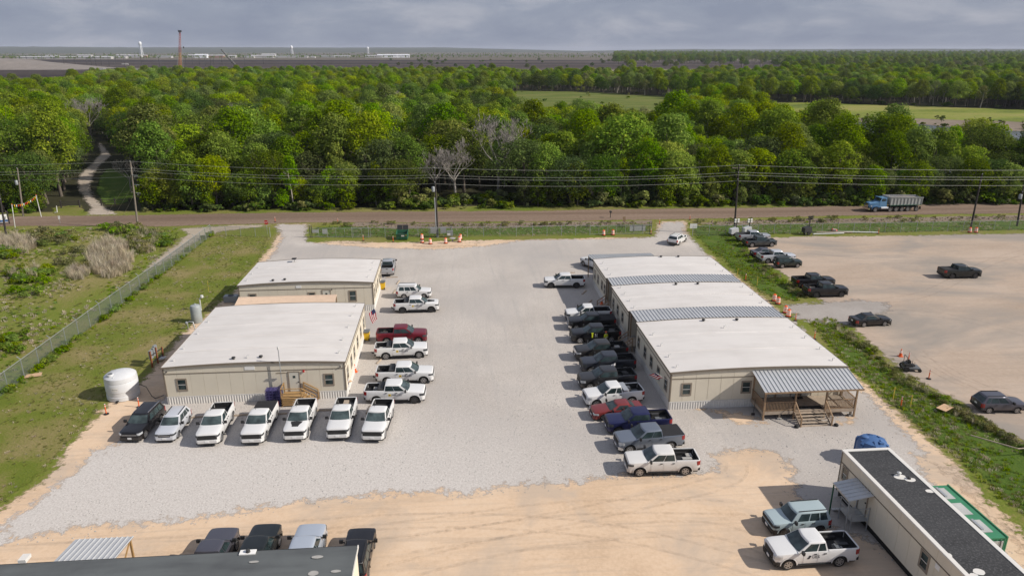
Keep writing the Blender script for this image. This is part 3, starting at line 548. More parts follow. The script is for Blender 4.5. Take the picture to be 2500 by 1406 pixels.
# ---------------------------------------------------------------- trees
def leafmesh(name, centers, normals, sizes, tints, mat, seed, elong=1.0):
    """leaf sprays: one kinked four-sided blade group each"""
    rg = np.random.default_rng(seed); n = len(centers)
    nrm = normals / (np.linalg.norm(normals, axis=1, keepdims=True) + 1e-9)
    a = rg.normal(size=(n, 3)); u = np.cross(nrm, a); u /= (np.linalg.norm(u, axis=1, keepdims=True) + 1e-9); w = np.cross(nrm, u)
    s = sizes[:, None]
    j = lambda: 1 + rg.uniform(-.35, .35, (n, 1))
    q0 = centers - u * s * .55 * j(); q1 = centers - w * s * .42 * j() + nrm * s * .18; q2 = centers + u * s * .55 * j() * elong; q3 = centers + w * s * .42 * j() + nrm * s * .12
    V = np.stack([q0, q1, q2, q3], 1).reshape(-1, 3)
    me = bpy.data.meshes.new(name); me.vertices.add(4 * n); me.vertices.foreach_set('co', V.astype(np.float32).ravel())
    me.loops.add(4 * n); me.loops.foreach_set('vertex_index', np.arange(4 * n, dtype=np.int32)); me.polygons.add(n)
    me.polygons.foreach_set('loop_start', np.arange(0, 4 * n, 4, dtype=np.int32)); me.polygons.foreach_set('loop_total', np.full(n, 4, np.int32))
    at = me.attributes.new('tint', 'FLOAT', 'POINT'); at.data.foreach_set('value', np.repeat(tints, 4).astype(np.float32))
    me.update(calc_edges=True); me.validate(); me.materials.append(MATS[mat]); return me
def crown_points(seed, h, base, rad, lobes, n, flat=0.8, size=(.35, .75), hollow=0.72):
    rg = np.random.default_rng(seed); cs, rs = [], []
    for k in range(lobes):
        f = (k + .5) / lobes; zz = base + (h - base) * (0.18 + 0.70 * f); env = math.sin(math.pi * (0.15 + 0.80 * f)) ** .6
        ang = k * 2.399 + rg.uniform(-.4, .4); rr = rad * env * rg.uniform(.35, .80); r = rad * rg.uniform(.24, .44) * (0.75 + 0.25 * env)
        cs.append((rr * math.cos(ang), rr * math.sin(ang), min(zz, h - r * flat))); rs.append(r)
    cs.append((0, 0, h - rad * .45)); rs.append(rad * .5)
    cs, rs = np.array(cs), np.array(rs); pr = rs ** 2 / (rs ** 2).sum(); k = rg.choice(len(rs), n, p=pr)
    d = rg.normal(size=(n, 3)); d /= np.linalg.norm(d, axis=1, keepdims=True); d[:, 2] = np.where(d[:, 2] < -.35, -d[:, 2], d[:, 2])
    lump = np.array([mnoise.noise(Vector((float(a) * 2.3 + float(b) * 9, float(c_) * 2.3, float(e_) * 2.3))) for (a, c_, e_), b in zip(d, k)])
    rr = rs[k] * (hollow + (1.06 - hollow) * rg.uniform(0, 1, n) ** .5) * (1 + .34 * lump)
    P = cs[k] + d * rr[:, None] * np.array([1, 1, flat]); Nn = d + rg.normal(size=(n, 3)) * .42; Nn[:, 2] += .25
    lobe_t = rg.uniform(-.16, .16, len(rs))[k]
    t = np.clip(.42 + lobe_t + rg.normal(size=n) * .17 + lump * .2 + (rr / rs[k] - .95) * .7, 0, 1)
    return P, Nn, rg.uniform(*size, n), t
def branches(mb, rg, a, d, ln, r, depth, spread=.6, up=.12, kids=(2, 4), minr=.025, n=4):
    a = Vector(a); d = Vector(d).normalized(); pts = [a]; rr = [r]; q = a; seg = 3
    for i in range(seg):
        d = (d + Vector((rg.uniform(-.22, .22), rg.uniform(-.22, .22), rg.uniform(-.08, .2) * up * 4))).normalized(); q = q + d * ln / seg; pts.append(q); rr.append(max(minr, r * (1 - .55 * (i + 1) / seg)))
    mb.tube(pts, rr, n if r > .08 else 3)
    if depth <= 0: return
    for k in range(rg.randint(*kids)):
        f = rg.uniform(.4, 1); i = min(seg - 1, int(f * seg)); p = pts[i].lerp(pts[i + 1], f * seg - i); ax = Vector((rg.uniform(-1, 1), rg.uniform(-1, 1), rg.uniform(-.3, .6))).normalized()
        branches(mb, rg, p, d * (1 - spread) + ax * spread + Vector((0, 0, up)), ln * rg.uniform(.5, .72), max(minr, rr[i] * rg.uniform(.45, .65)), depth - 1, spread, up, kids, minr)
def trunk_mesh(seed, h, base, rad, r, mat, lean=.06):
    rg = random.Random(seed); mb = MB(); top = Vector((rg.uniform(-lean, lean) * h, rg.uniform(-lean, lean) * h, h * .8))
    mid = top * .45 + Vector((rg.uniform(-.3, .3), rg.uniform(-.3, .3), 0)); mb.tube([(0, 0, -.3), mid * .5, mid, top * .75, top], [r * 1.25, r, r * .8, r * .5, r * .15], 7)
    for k in range(7):
        f = rg.uniform(.3, .85); p = mid.lerp(top, max(0, (f - .45) / .55)) if f > .45 else mid * (f / .45); a = k * 2.4 + rg.uniform(-.5, .5)
        branches(mb, rg, p, (math.cos(a), math.sin(a), .75), rad * rg.uniform(.55, .85), r * .38 * (1.1 - f), 1, .55, .1)
    return mb.mesh('trunk', mat, 60)
PROTO = {}
def proto(kind, i, h, base, rad, lobes, n, mat, bark='bark', flat=.8, size=(.35, .78), hollow=.72, r=.30):
    P, Nn, sz, t = crown_points(100 * len(PROTO) + 17 * i + 3, h, base, rad, lobes, n, flat, size, hollow)
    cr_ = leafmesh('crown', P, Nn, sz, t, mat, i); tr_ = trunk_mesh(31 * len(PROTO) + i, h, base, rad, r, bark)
    PROTO.setdefault(kind, []).append((cr_, tr_, h))
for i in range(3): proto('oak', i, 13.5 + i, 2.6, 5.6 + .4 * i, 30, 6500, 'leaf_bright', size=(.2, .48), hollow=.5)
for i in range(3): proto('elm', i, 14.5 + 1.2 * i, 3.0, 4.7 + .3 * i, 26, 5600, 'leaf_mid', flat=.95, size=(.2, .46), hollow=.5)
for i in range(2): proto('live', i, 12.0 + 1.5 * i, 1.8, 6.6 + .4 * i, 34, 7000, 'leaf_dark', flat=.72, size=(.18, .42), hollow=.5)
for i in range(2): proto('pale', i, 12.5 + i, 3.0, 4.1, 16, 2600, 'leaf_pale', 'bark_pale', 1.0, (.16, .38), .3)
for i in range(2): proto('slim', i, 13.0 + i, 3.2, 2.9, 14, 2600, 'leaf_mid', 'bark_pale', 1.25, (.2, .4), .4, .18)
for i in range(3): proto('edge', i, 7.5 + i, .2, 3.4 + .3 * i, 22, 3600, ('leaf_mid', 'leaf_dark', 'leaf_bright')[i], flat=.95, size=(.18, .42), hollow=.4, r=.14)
def bare(seed, h, depth=4):
    rg = random.Random(seed); mb = MB(); mb.tube([(0, 0, -.3), (.2, .1, h * .2), (.1, .3, h * .38)], [.30, .25, .20], 7)
    for k in range(6): a = k * 1.05 + rg.uniform(-.3, .3); branches(mb, rg, (.1, .2, h * rg.uniform(.24, .38)), (math.cos(a) * .7, math.sin(a) * .7, .8), h * rg.uniform(.26, .36), .12, depth, .5, .16, (3, 4), .022)
    return mb.mesh('branches', 'bark_grey', 60)
BARE = [bare(5, 15), bare(9, 13.5), bare(14, 12, 3)]
BARE_AT = [tuple(G(*q)[:2]) for q in ((1215, 478), (1112, 492), (1066, 488), (590, 370), (510, 368), (226, 345), (968, 300), (322, 470))]
def hides_bare(x, y):
    for bx, by in BARE_AT:
        d = math.hypot(bx, by); ux, uy = bx / d, by / d; s_ = (bx - x) * ux + (by - y) * uy; o_ = abs((bx - x) * uy - (by - y) * ux)
        if -4 < s_ < 16 and o_ < 5.0: return True
    return False
# shrubs and undergrowth
def shrub_mesh(seed, h, rad, n, mat, size=(.25, .55)):
    P, Nn, sz, t = crown_points(seed, h, 0.0, rad, 6, n, .8, size, .4); P[:, 2] = np.maximum(P[:, 2], .05); return leafmesh('foliage', P, Nn, sz, t, mat, seed)
SHRUB = [shrub_mesh(41, 2.6, 1.9, 500, 'leaf_mid'), shrub_mesh(43, 3.6, 2.0, 560, 'leaf_pale'), shrub_mesh(47, 2.2, 2.2, 520, 'leaf_dark')]

CLEAR = [  # open ground inside the woods (metres)
    [(22, 262), (50, 262), (78, 275), (118, 360), (186, 452), (165, 528), (110, 600), (58, 625), (30, 560), (34, 400)],
    [(178, 470), (158, 400), (112, 225), (108, 206), (128, 196), (300, 178), (480, 205), (470, 260), (440, 345), (350, 385), (290, 432), (230, 464)],
    gp((190, 532), (330, 532), (368, 470), (356, 425), (312, 400), (306, 370), (278, 345)) + [(-144, 300), (-166, 300)] + gp((216, 350), (222, 378), (196, 402), (166, 430), (160, 462), (184, 492), (110, 498), (112, 532)),
    gp((2235, 385), (2290, 385), (2290, 440), (2240, 440)), gp((2400, 400), (2500, 400), (2500, 470), (2410, 455)),
]
def clear_of(x, y, pad=0):
    a = np.array([x]); b = np.array([y])
    return not any(bool(inside(c, a, b)[0]) for c in CLEAR)
def edge_y(x):
    return float(np.interp(x, [-400, -130, -82, -70, -30, 12, 80, 140, 400], [170, 157, 158, 157, 155.5, 154.5, 151.5, 148.5, 140]))
trees = []     # x, y, kind, scale, row
def in_view(x, y, pad=14):
    p = PX((x, y, 8)); return -pad * 12 < p[0] < 2500 + pad * 12
rg = random.Random(21)
def pick(x, y):
    q = mnoise.noise(Vector((x * .018, y * .018, 1.5))) + rg.uniform(-.45, .45)
    if rg.random() < .10: return 'slim'
    if q < -.28: return 'live'
    if q < 0.02: return 'elm'
    if q < .42: return 'oak'
    return 'pale' if rg.random() < .55 else 'elm'
x = -155.0
while x < 165:
    x += rg.uniform(2.6, 5.2); y = edge_y(x) + rg.uniform(.2, 3.4)
    if in_view(x, y) and clear_of(x, y) and not hides_bare(x, y): trees.append((x, y, 'edge', rg.uniform(.5, 1.05), 10))
for row in range(10):
    x = -150.0 - row * 6
    while x < 160 + row * 8:
        x += rg.uniform(5.0, 8.2) if row else rg.uniform(4.2, 7.0); y = edge_y(x) + 3.0 + row * 7.2 + rg.uniform(-2.2, 2.2)
        if in_view(x, y) and clear_of(x, y) and not hides_bare(x, y): trees.append((x, y, pick(x, y), (rg.uniform(.6, .95) if row == 0 else rg.uniform(.7, 1.3)) * (.98 if x > 75 else 1.0), row))
far_trees = []
y = 226.0
while y < 860:
    hw = y * 0.86 + 40; sp = 7.6 + (y - 226) * .006; x = -hw
    while x < hw:
        x += sp * rg.uniform(.75, 1.3); yy = y + rg.uniform(-.45, .45) * sp
        lim = float(np.interp(PX((x, yy, 0))[0], [-200, 0, 100, 190, 240, 400, 600, 1200, 1300, 1700, 2200, 2600], [480, 520, 560, 610, 800, 860, 900, 880, 760, 800, 860, 900]))
        if yy > lim or not in_view(x, yy) or not clear_of(x, yy) or hides_bare(x, yy): continue
        if yy > 600 and x > 60 and x < 200 and yy > 760: continue
        far_trees.append((x, yy, pick(x, yy), rg.uniform(.85, 1.15)))
    y += sp
KN = dict(edge='low bushy tree', oak='broad bright green oak', elm='rounded mid green tree', live='dark grey-green live oak', pale='pale thinly leafed tree', slim='slender young tree')
NM = dict(edge='bushy_tree', oak='oak_tree', elm='elm_tree', live='live_oak_tree', pale='willow_tree', slim='young_tree')
ROWS = ['front row along the dirt road', 'second row of the wood', 'third row of the wood', 'fourth row of the wood', 'fifth row of the wood', 'sixth row of the wood', 'seventh row of the wood', 'eighth row of the wood', 'ninth row of the wood', 'tenth row of the wood', 'fringe beside the dirt road']
def ordw(n):
    return ['first', 'second', 'third', 'fourth', 'fifth', 'sixth', 'seventh', 'eighth', 'ninth', 'tenth'][n - 1] if n <= 10 else f"{n}{'th' if 10 < n % 100 < 20 else {1: 'st', 2: 'nd', 3: 'rd'}.get(n % 10, 'th')}"
def sees(x, y): q = PX((x, y, 7)); return 0 <= q[0] <= 2500
trees.sort(key=lambda q: q[1])
shown = [q for q in trees if sees(q[0], q[1])][:282]
keep = set(id(q) for q in shown)
for q in trees:
    if id(q) not in keep: far_trees.append(q[:4])
for row in range(11):
    rr_ = sorted([q for q in shown if q[4] == row])
    for i, (x, y, kd, sc, _) in enumerate(rr_):
        cr_, tr_, h = rg.choice(PROTO[kd])
        t = empty(NM[kd], (x, y, -.12), rg.uniform(0, 6.28), f'{KN[kd]}, {ordw(i + 1)} from the left in the {ROWS[row]}', 'tree', 'trees of the wood behind the road')
        t.scale = (sc * rg.uniform(.9, 1.1), sc * rg.uniform(.9, 1.1), sc)
        obj('crown', cr_, t); obj('trunk', tr_, t)
# the bare trees that stand out
for k, (px, py, me, sc, lab) in enumerate(((1215, 478, 0, 1.32, 'big grey leafless tree with a wide fan of twigs'), (1112, 492, 1, 1.15, 'bare grey leaning tree beside the transformer pole'), (1066, 488, 2, 1.1, 'small bare tree just left of the transformer pole'), (226, 345, 0, 1.15, 'bare pale tree standing over the driveway'), (590, 370, 1, 1.3, 'rounded leafless grey-pink tree deep in the wood'), (510, 368, 2, 1.0, 'forked dead tree with white limbs inside the wood'), (968, 300, 0, 1.05, 'leafless grey tree far back in the wood near the meadow'), (1445, 500, 2, .62, 'thin bare sapling forked in two in front of the dark oak'), (322, 470, 2, .85, 'bare white limbs standing behind the leaning utility pole'), (2262, 475, 2, .7, 'sparse bare tree in front of the pond'))):
    p = G(px, py); t = empty('bare_tree', (p.x, p.y, -.1), k * 1.3, lab, 'tree', 'leafless trees'); t.scale = (sc,) * 3; obj('branches', BARE[me], t)
# scatter: everything of the wood past the individually built trees, as instances
def scatter(name, pts, meshes, label, cat, seed=1):
    """pts: (x, y, z, scale, mesh index); geometry-nodes instances of the meshes"""
    o = obj(name, bpy.data.meshes.new(name)); o['kind'] = 'stuff'; tag(o, label, cat)
    me = o.data; me.from_pydata([p[:3] for p in pts], [], [])
    for nm, idx, ty in (('sc', 3, 'FLOAT'), ('ix', 4, 'INT')):
        a = me.attributes.new(nm, ty, 'POINT'); a.data.foreach_set('value', [p[idx] for p in pts])
    g = bpy.data.node_groups.new(name, 'GeometryNodeTree'); g.interface.new_socket('Geometry', in_out='INPUT', socket_type='NodeSocketGeometry'); g.interface.new_socket('Geometry', in_out='OUTPUT', socket_type='NodeSocketGeometry')
    gi = g.nodes.new('NodeGroupInput'); go = g.nodes.new('NodeGroupOutput'); jn = g.nodes.new('GeometryNodeJoinGeometry')
    for i, src in enumerate(meshes):
        oi = g.nodes.new('GeometryNodeObjectInfo'); oi.inputs['Object'].default_value = src; oi.inputs['As Instance'].default_value = True
        oi.transform_space = 'ORIGINAL'
        na = g.nodes.new('GeometryNodeInputNamedAttribute'); na.data_type = 'INT'; na.inputs['Name'].default_value = 'ix'
        cp = g.nodes.new('FunctionNodeCompare'); cp.data_type = 'INT'; cp.operation = 'EQUAL'; g.links.new(na.outputs['Attribute'], cp.inputs[2]); cp.inputs[3].default_value = i
        ns = g.nodes.new('GeometryNodeInputNamedAttribute'); ns.data_type = 'FLOAT'; ns.inputs['Name'].default_value = 'sc'
        rv = g.nodes.new('FunctionNodeRandomValue'); rv.data_type = 'FLOAT_VECTOR'; rv.inputs['Min'].default_value = (0, 0, 0); rv.inputs['Max'].default_value = (0, 0, 6.283); rv.inputs['Seed'].default_value = seed + i
        ip = g.nodes.new('GeometryNodeInstanceOnPoints')
        g.links.new(gi.outputs[0], ip.inputs['Points']); g.links.new(cp.outputs[0], ip.inputs['Selection']); g.links.new(oi.outputs['Geometry'], ip.inputs['Instance']); g.links.new(rv.outputs[0], ip.inputs['Rotation']); g.links.new(ns.outputs['Attribute'], ip.inputs['Scale'])
        g.links.new(ip.outputs[0], jn.inputs[0])
    g.links.new(jn.outputs[0], go.inputs[0])
    md = o.modifiers.new('scatter', 'NODES'); md.node_group = g; return o
LIB = bpy.data.collections.new('plant_sources')     # meshes to instance; not linked to the scene
def lib(name, me): o = bpy.data.objects.new(name, me); LIB.objects.link(o); return o
flat = [(k, i) for k in PROTO for i in range(len(PROTO[k]))]; ix = {q: n for n, q in enumerate(flat)}
def joined(cr_, tr_):
    bm = bmesh.new(); bm.from_mesh(cr_); 
    for f in bm.faces: f.material_index = 0
    k = len(bm.faces); bm.from_mesh(tr_); bm.faces.ensure_lookup_table()
    for f in bm.faces[k:]: f.material_index = 1
    me = bpy.data.meshes.new('whole_tree'); bm.to_mesh(me); bm.free(); me.materials.append(cr_.materials[0]); me.materials.append(tr_.materials[0]); return me
SRC = [lib('tree_source', joined(PROTO[k][i][0], PROTO[k][i][1])) for k, i in flat]
pts = [(x, y, -.2, sc, ix[(kd, rg.randrange(len(PROTO[kd])))]) for x, y, kd, sc in far_trees]
scatter('forest', pts, SRC, 'mass of mixed green trees filling the wood behind the nearest rows', 'forest')
# far woods towards the right horizon
pts = []
for k in range(5200):
    d = 900 + 4600 * rg.random() ** 1.3; px = rg.uniform(1500, 2650)
    if d < 1900 and px < 1900 and rg.random() < .9: continue
    if 1000 < d < 1400 and rg.random() < .93: continue
    p = far(px, d); pts.append((p.x, p.y, -.3, rg.uniform(.9, 1.3) * (1 + d / 9000), rg.choice([ix[('live', 0)], ix[('elm', 0)], ix[('elm', 1)], ix[('pale', 0)]])))
for k in range(1500):
    d = rg.choice([3150, 3700, 4300, 5200, 6500]) + rg.uniform(-90, 240); p = far(rg.uniform(-100, 1500), d); pts.append((p.x, p.y, -.3, rg.uniform(.3, .8), ix[('elm', rg.randrange(3))]))
for k in range(46):
    p = far(rg.uniform(950, 1600), rg.uniform(1000, 2400)); pts.append((p.x, p.y, -.3, rg.uniform(.4, .9), ix[('live', 0)]))
scatter('distant_forest', pts, SRC, 'dim far-off woods and hedges fading towards the horizon', 'forest', 5)
# undergrowth under the front row
SS = [lib('shrub_source', m_) for m_ in SHRUB]
pts = []
for k in range(1300):
    x = rg.uniform(-150, 165); y = edge_y(x) + rg.uniform(-1.6, 9)
    if clear_of(x, y) and mnoise.noise(Vector((x * .12, y * .3, 7))) > -.25: pts.append((x, y, -.15, rg.uniform(.2, 1.0) * rg.uniform(.6, 1.3), rg.choice((0, 1, 2, 2, 2))))
for k in range(900):
    x = rg.uniform(40, 420); y = rg.uniform(360, 640)
    c = np.array([x]), np.array([y]); dd = min(float(dist_to(CLEAR[0], *c)[0]), float(dist_to(CLEAR[1], *c)[0]))
    if dd < 7 and clear_of(x, y): pts.append((x, y, -.15, rg.uniform(.7, 1.5), rg.choice((0, 1, 2))))
for k in range(70):
    p = far(rg.uniform(1900, 2600), rg.uniform(372, 430)); pts.append((p.x, p.y, -.1, rg.uniform(.25, .8), rg.choice((0, 1, 1, 2))))
for k in range(40):
    x, y = rg.uniform(35, 180), rg.uniform(300, 600)
    if not clear_of(x, y): pts.append((x, y, -.1, rg.uniform(.25, .8), rg.choice((0, 1, 1, 2))))
scatter('undergrowth', pts, SS, 'tangled dark shrubs and weeds along the foot of the wood', 'undergrowth', 9)

# ---------------------------------------------------------------- weeds and grass
def tuft(seed, n, h, spread, wd, mat, droop=.3):
    rg_ = np.random.default_rng(seed); a = rg_.uniform(0, 6.283, n); r0 = rg_.uniform(0, spread, n); hh = h * rg_.uniform(.5, 1.1, n)
    bx, by = r0 * np.cos(a), r0 * np.sin(a); ex, ey = np.cos(a) * droop * hh, np.sin(a) * droop * hh; px_, py_ = -np.sin(a) * wd, np.cos(a) * wd
    v = []; f = []; t = []
    for i in range(n):
        b = len(v); v += [(bx[i] - px_[i], by[i] - py_[i], 0), (bx[i] + px_[i], by[i] + py_[i], 0), (bx[i] + ex[i] * .4 + px_[i], by[i] + ey[i] * .4 + py_[i], hh[i] * .65), (bx[i] + ex[i], by[i] + ey[i], hh[i]), (bx[i] + ex[i] * .4 - px_[i], by[i] + ey[i] * .4 - py_[i], hh[i] * .65)]
        f.append((b, b + 1, b + 2, b + 4)); f.append((b + 4, b + 2, b + 3)); t += [float(np.clip(rg_.normal(.5, .25), 0, 1))] * 5
    me = bpy.data.meshes.new('tuft'); me.from_pydata(v, [], f); at = me.attributes.new('tint', 'FLOAT', 'POINT'); at.data.foreach_set('value', t); me.materials.append(MATS[mat]); return me
TG = [lib('tuft_source', tuft(1, 26, .34, .35, .03, 'weed_green')), lib('tuft_source', tuft(2, 22, .6, .4, .035, 'weed_green')), lib('tuft_source', tuft(3, 24, .26, .4, .03, 'weed_dry')), lib('tuft_source', tuft(4, 30, 1.7, .55, .02, 'weed_dry', .22)), lib('tuft_source', shrub_mesh(61, 1.1, 1.2, 260, 'weed_green', (.12, .32))), lib('tuft_source', shrub_mesh(67, 1.3, 1.5, 300, 'weed_olive', (.12, .3))), lib('tuft_source', tuft(8, 30, .16, .45, .03, 'weed_lawn'))]
def fill(poly, n, choices, sc, seed, keep=None):
    rg_ = random.Random(seed); xs = [p[0] for p in poly]; ys = [p[1] for p in poly]; out = []
    while len(out) < n:
        X = np.array([rg_.uniform(min(xs), max(xs)) for _ in range(600)]); Y = np.array([rg_.uniform(min(ys), max(ys)) for _ in range(600)]); k = inside(poly, X, Y)
        for x, y in zip(X[k], Y[k]):
            dens = .5 + .9 * mnoise.noise(Vector((x * .16, y * .16, seed)))
            if rg_.random() < dens and (keep is None or keep(x, y)): out.append((float(x), float(y), 0.0, rg_.uniform(*sc), rg_.choice(choices)))
            if len(out) >= n: break
    return out
pts = fill(gp(*lawn_px), 2200, (2, 6, 6, 6, 6), (.3, .6), 31)
scatter('lawn_grass', pts, TG, 'short patchy green and straw grass inside the wire fence', 'grass', 11)
weed_poly = gp((-40, 560), (330, 556), (430, 556), (440, 580), (380, 640), (280, 720), (0, 940), (-140, 1010))
pts = fill(weed_poly, 2600, (0, 2, 2, 6, 6, 6), (.5, 1.0), 32)
for cx, cy, rx, ry, n, ch, sc in ((270, 635, 55, 45, 260, (3,), (.7, 1.25)), (30, 600, 60, 22, 150, (3,), (.7, 1.1)), (350, 590, 45, 30, 70, (3, 3, 5), (.5, 1.0)), (110, 585, 75, 18, 28, (5, 5, 4), (.6, 1.2)), (180, 640, 40, 25, 10, (5,), (.5, 1.0)), (190, 670, 30, 15, 60, (3,), (.5, .9)), (75, 670, 60, 15, 40, (4, 3), (.5, 1.1)), (70, 700, 50, 30, 16, (4,), (.5, 1.2)), (300, 565, 60, 8, 14, (4, 5), (.7, 1.4)), (390, 590, 40, 14, 40, (4,), (.5, 1.0)), (30, 835, 40, 30, 20, (4,), (.4, .8)), (20, 620, 30, 14, 16, (4,), (.7, 1.2))):
    for k in range(n):
        a = rg.uniform(0, 6.283); q = rg.random() ** .5; p = G(cx + rx * q * math.cos(a), cy + ry * q * math.sin(a)); pts.append((p.x, p.y, 0, rg.uniform(*sc), rg.choice(ch)))
scatter('field_weeds', pts, TG, 'rank weeds and dry grey stalks on the field left of the wire fence', 'weeds', 13)
pts = fill(ditch_poly, 1500, (0, 0, 6, 6), (.4, .8), 33) + fill(ditch2_poly, 2600, (0, 0, 6, 6, 2), (.4, .8), 34)
for line, n in (((1805, 600, 1990, 735), 60), ((2045, 790, 2195, 905), 50), ((2195, 912, 2420, 1040), 60), ((2420, 1040, 2600, 1130), 30)):
    for k in range(n):
        f = rg.random(); p = G(line[0] + (line[2] - line[0]) * f - rg.uniform(0, 26), line[1] + (line[3] - line[1]) * f + rg.uniform(-4, 14)); pts.append((p.x, p.y, 0, rg.uniform(.2, .5), rg.choice((4, 5, 5, 5, 3))))
scatter('ditch_weeds', pts, TG, 'lush green weeds in the ditch between the yard and the dirt lot', 'weeds', 15)
pts = fill(verge1, 1300, (0, 6, 6, 2), (.4, .8), 35) + fill(verge2, 1900, (0, 6, 6, 2), (.4, .8), 36)
for k in range(230):
    x = rg.choice((rg.uniform(770, 1590), rg.uniform(1700, 2500))); p = G(x, (549 if x < 1600 else 541 - (x - 1700) * .010) + rg.uniform(-5, 6)); pts.append((p.x, p.y, 0, rg.uniform(.3, .6), rg.choice((5, 2, 2))))
scatter('verge_weeds', pts, TG, 'mown grass and clumps of weeds along the road verge', 'grass', 17)
pts = []
for k in range(220):   # fence line growth, left
    f = rg.random(); p = G(0 + 515 * f, 962 - 390 * f); pts.append((-45.6 + rg.uniform(-.6, .5), p.y, 0, rg.uniform(.3, .75), rg.choice((1, 4, 0, 0))))
scatter('fence_weeds', pts, TG, 'green weeds growing through the foot of the wire fence', 'weeds', 19)
# clods along the roadside
mb = MB(); rg2 = random.Random(3)
for k in range(900):
    x = rg2.choice((rg2.uniform(860, 1590), rg2.uniform(1700, 2500))); y = (549 - (x - 1000) * .004 if x < 1600 else 543 - (x - 1700) * .0145) + rg2.gauss(0, 2.6); p = G(x, y); r = rg2.uniform(.08, .32)
    q = [(p.x + r * rg2.uniform(.7, 1.2) * math.cos(i * 1.0472), p.y + r * rg2.uniform(.7, 1.2) * math.sin(i * 1.0472), 0.0) for i in range(6)]; mb.add(q + [(p.x, p.y, r * rg2.uniform(.5, .9))], [(i, (i + 1) % 6, 6) for i in range(6)])
o = mb.build('soil_clods', 'dirt_clod', sharp=30); tag(o, 'broken brown soil clods heaped along the road edge', 'soil', kind='stuff')
# loose stones strewn over the yard
mb = MB()
gpoly = gp(*gravel_px)
for x, y, _, s, _ in fill(gpoly, 5200, (0,), (.03, .085), 51, lambda x, y: y < 78):
    a = rg2.uniform(0, 6.28); q = [(x + s * rg2.uniform(.6, 1.2) * math.cos(a + i * 1.571), y + s * rg2.uniform(.6, 1.2) * math.sin(a + i * 1.571), .016) for i in range(4)]; mb.add(q + [(x, y, .016 + s * .8)], [(i, (i + 1) % 4, 4) for i in range(4)])
o = mb.build('gravel_stones', 'concrete'); tag(o, 'loose pale stones scattered over the gravel yard', 'gravel', kind='stuff')

# ---------------------------------------------------------------- modular buildings
PANELS = {}
def panel_mesh(w, h, mat, d=.02):
    k = (round(w, 3), round(h, 3), mat, d)
    if k not in PANELS:
        b = .012; PANELS[k] = MB().add([(b, 0, b), (w - b, 0, b), (w - b, 0, h - b), (b, 0, h - b), (b + .01, -d, b + .01), (w - b - .01, -d, b + .01), (w - b - .01, -d, h - b - .01), (b + .01, -d, h - b - .01)], [(4, 5, 6, 7), (0, 1, 5, 4), (1, 2, 6, 5), (2, 3, 7, 6), (3, 0, 4, 7)]).mesh('wall_panel', mat)
    return PANELS[k]
class Wall:
    """a local frame on one side of a box: u runs along the wall, n points outward"""
    def __init__(s, a, b): s.a = Vector((*a, 0)); s.d = (Vector((*b, 0)) - s.a); s.L = s.d.length; s.d.normalize(); s.n = Vector((s.d.y, -s.d.x, 0)); s.rz = math.atan2(s.d.y, s.d.x)
    def p(s, u, out, z): return s.a + s.d * u + s.n * out + Vector((0, 0, z))
def wbox(w, u0, u1, o0, o1, z0, z1, mb=None):
    mb = mb or MB(); c = [w.p(u, o_, z) for z in (z0, z1) for o_ in (o1, o0) for u in (u0, u1)]
    return mb.add(c, [(0, 2, 3, 1), (4, 5, 7, 6), (0, 1, 5, 4), (2, 6, 7, 3), (0, 4, 6, 2), (1, 3, 7, 5)])
def window(par, w, u, z, wd=.72, ht=1.05, shut=False):
    f = MB(); tr = .15
    for q in ((u - wd / 2 - tr, u - wd / 2, z - tr, z + ht + tr), (u + wd / 2, u + wd / 2 + tr, z - tr, z + ht + tr), (u - wd / 2, u + wd / 2, z + ht, z + ht + tr), (u - wd / 2, u + wd / 2, z - tr, z)): wbox(w, q[0], q[1], .02, .06, q[2], q[3], f)
    o = f.build('window', 'window_trim', par)
    for k in (0, 1):
        wbox(w, u - wd / 2, u + wd / 2, .021, .03 + .008 * k, z + k * ht / 2 + .02, z + (k + 1) * ht / 2 - .02).build('pane', 'window_glass', o)
    wbox(w, u - wd / 2, u + wd / 2, .022, .045, z + ht / 2 - .02, z + ht / 2 + .02).build('sash_bar', 'reflective_white', o)
    return o
def door(par, w, u, z, wd=.95, ht=2.05, light=True):
    f = MB(); tr = .1
    for q in ((u - wd / 2 - tr, u - wd / 2, z, z + ht + tr), (u + wd / 2, u + wd / 2 + tr, z, z + ht + tr), (u - wd / 2, u + wd / 2, z + ht, z + ht + tr)): wbox(w, q[0], q[1], .02, .07, q[2], q[3], f)
    d = wbox(w, u - wd / 2, u + wd / 2, .022, .05, z, z + ht).build('door', 'door_cream', par); f.build('door_frame', 'window_trim', d)
    if light: wbox(w, u - .13, u + .13, .05, .058, z + ht - .62, z + ht - .36).build('door_pane', 'window_glass', d)
    wbox(w, u + wd / 2 - .14, u + wd / 2 - .06, .05, .11, z + .95, z + 1.05).build('handle', 'steel_dark', d); return d
def camber(x, x0, x1, c): f = (x - x0) / (x1 - x0); return c * (1 - (2 * f - 1) ** 2)
def corrugated(w, u0, u1, z0, z1, name, mat, par, pitch=.25, d=.03, out=.03):
    mb = MB(); n = int((u1 - u0) / pitch); prof = []
    for i in range(n):
        a = u0 + (u1 - u0) * i / n; q = (u1 - u0) / n; prof += [(a, 0), (a + q * .45, 0), (a + q * .6, d), (a + q * .85, d)]
    prof.append((u1, 0)); k = len(prof)
    mb.add([w.p(u, out + o_, z) for z in (z0, z1) for u, o_ in prof], [(i, i + 1, k + i + 1, k + i) for i in range(k - 1)]); return mb.build(name, mat, par)
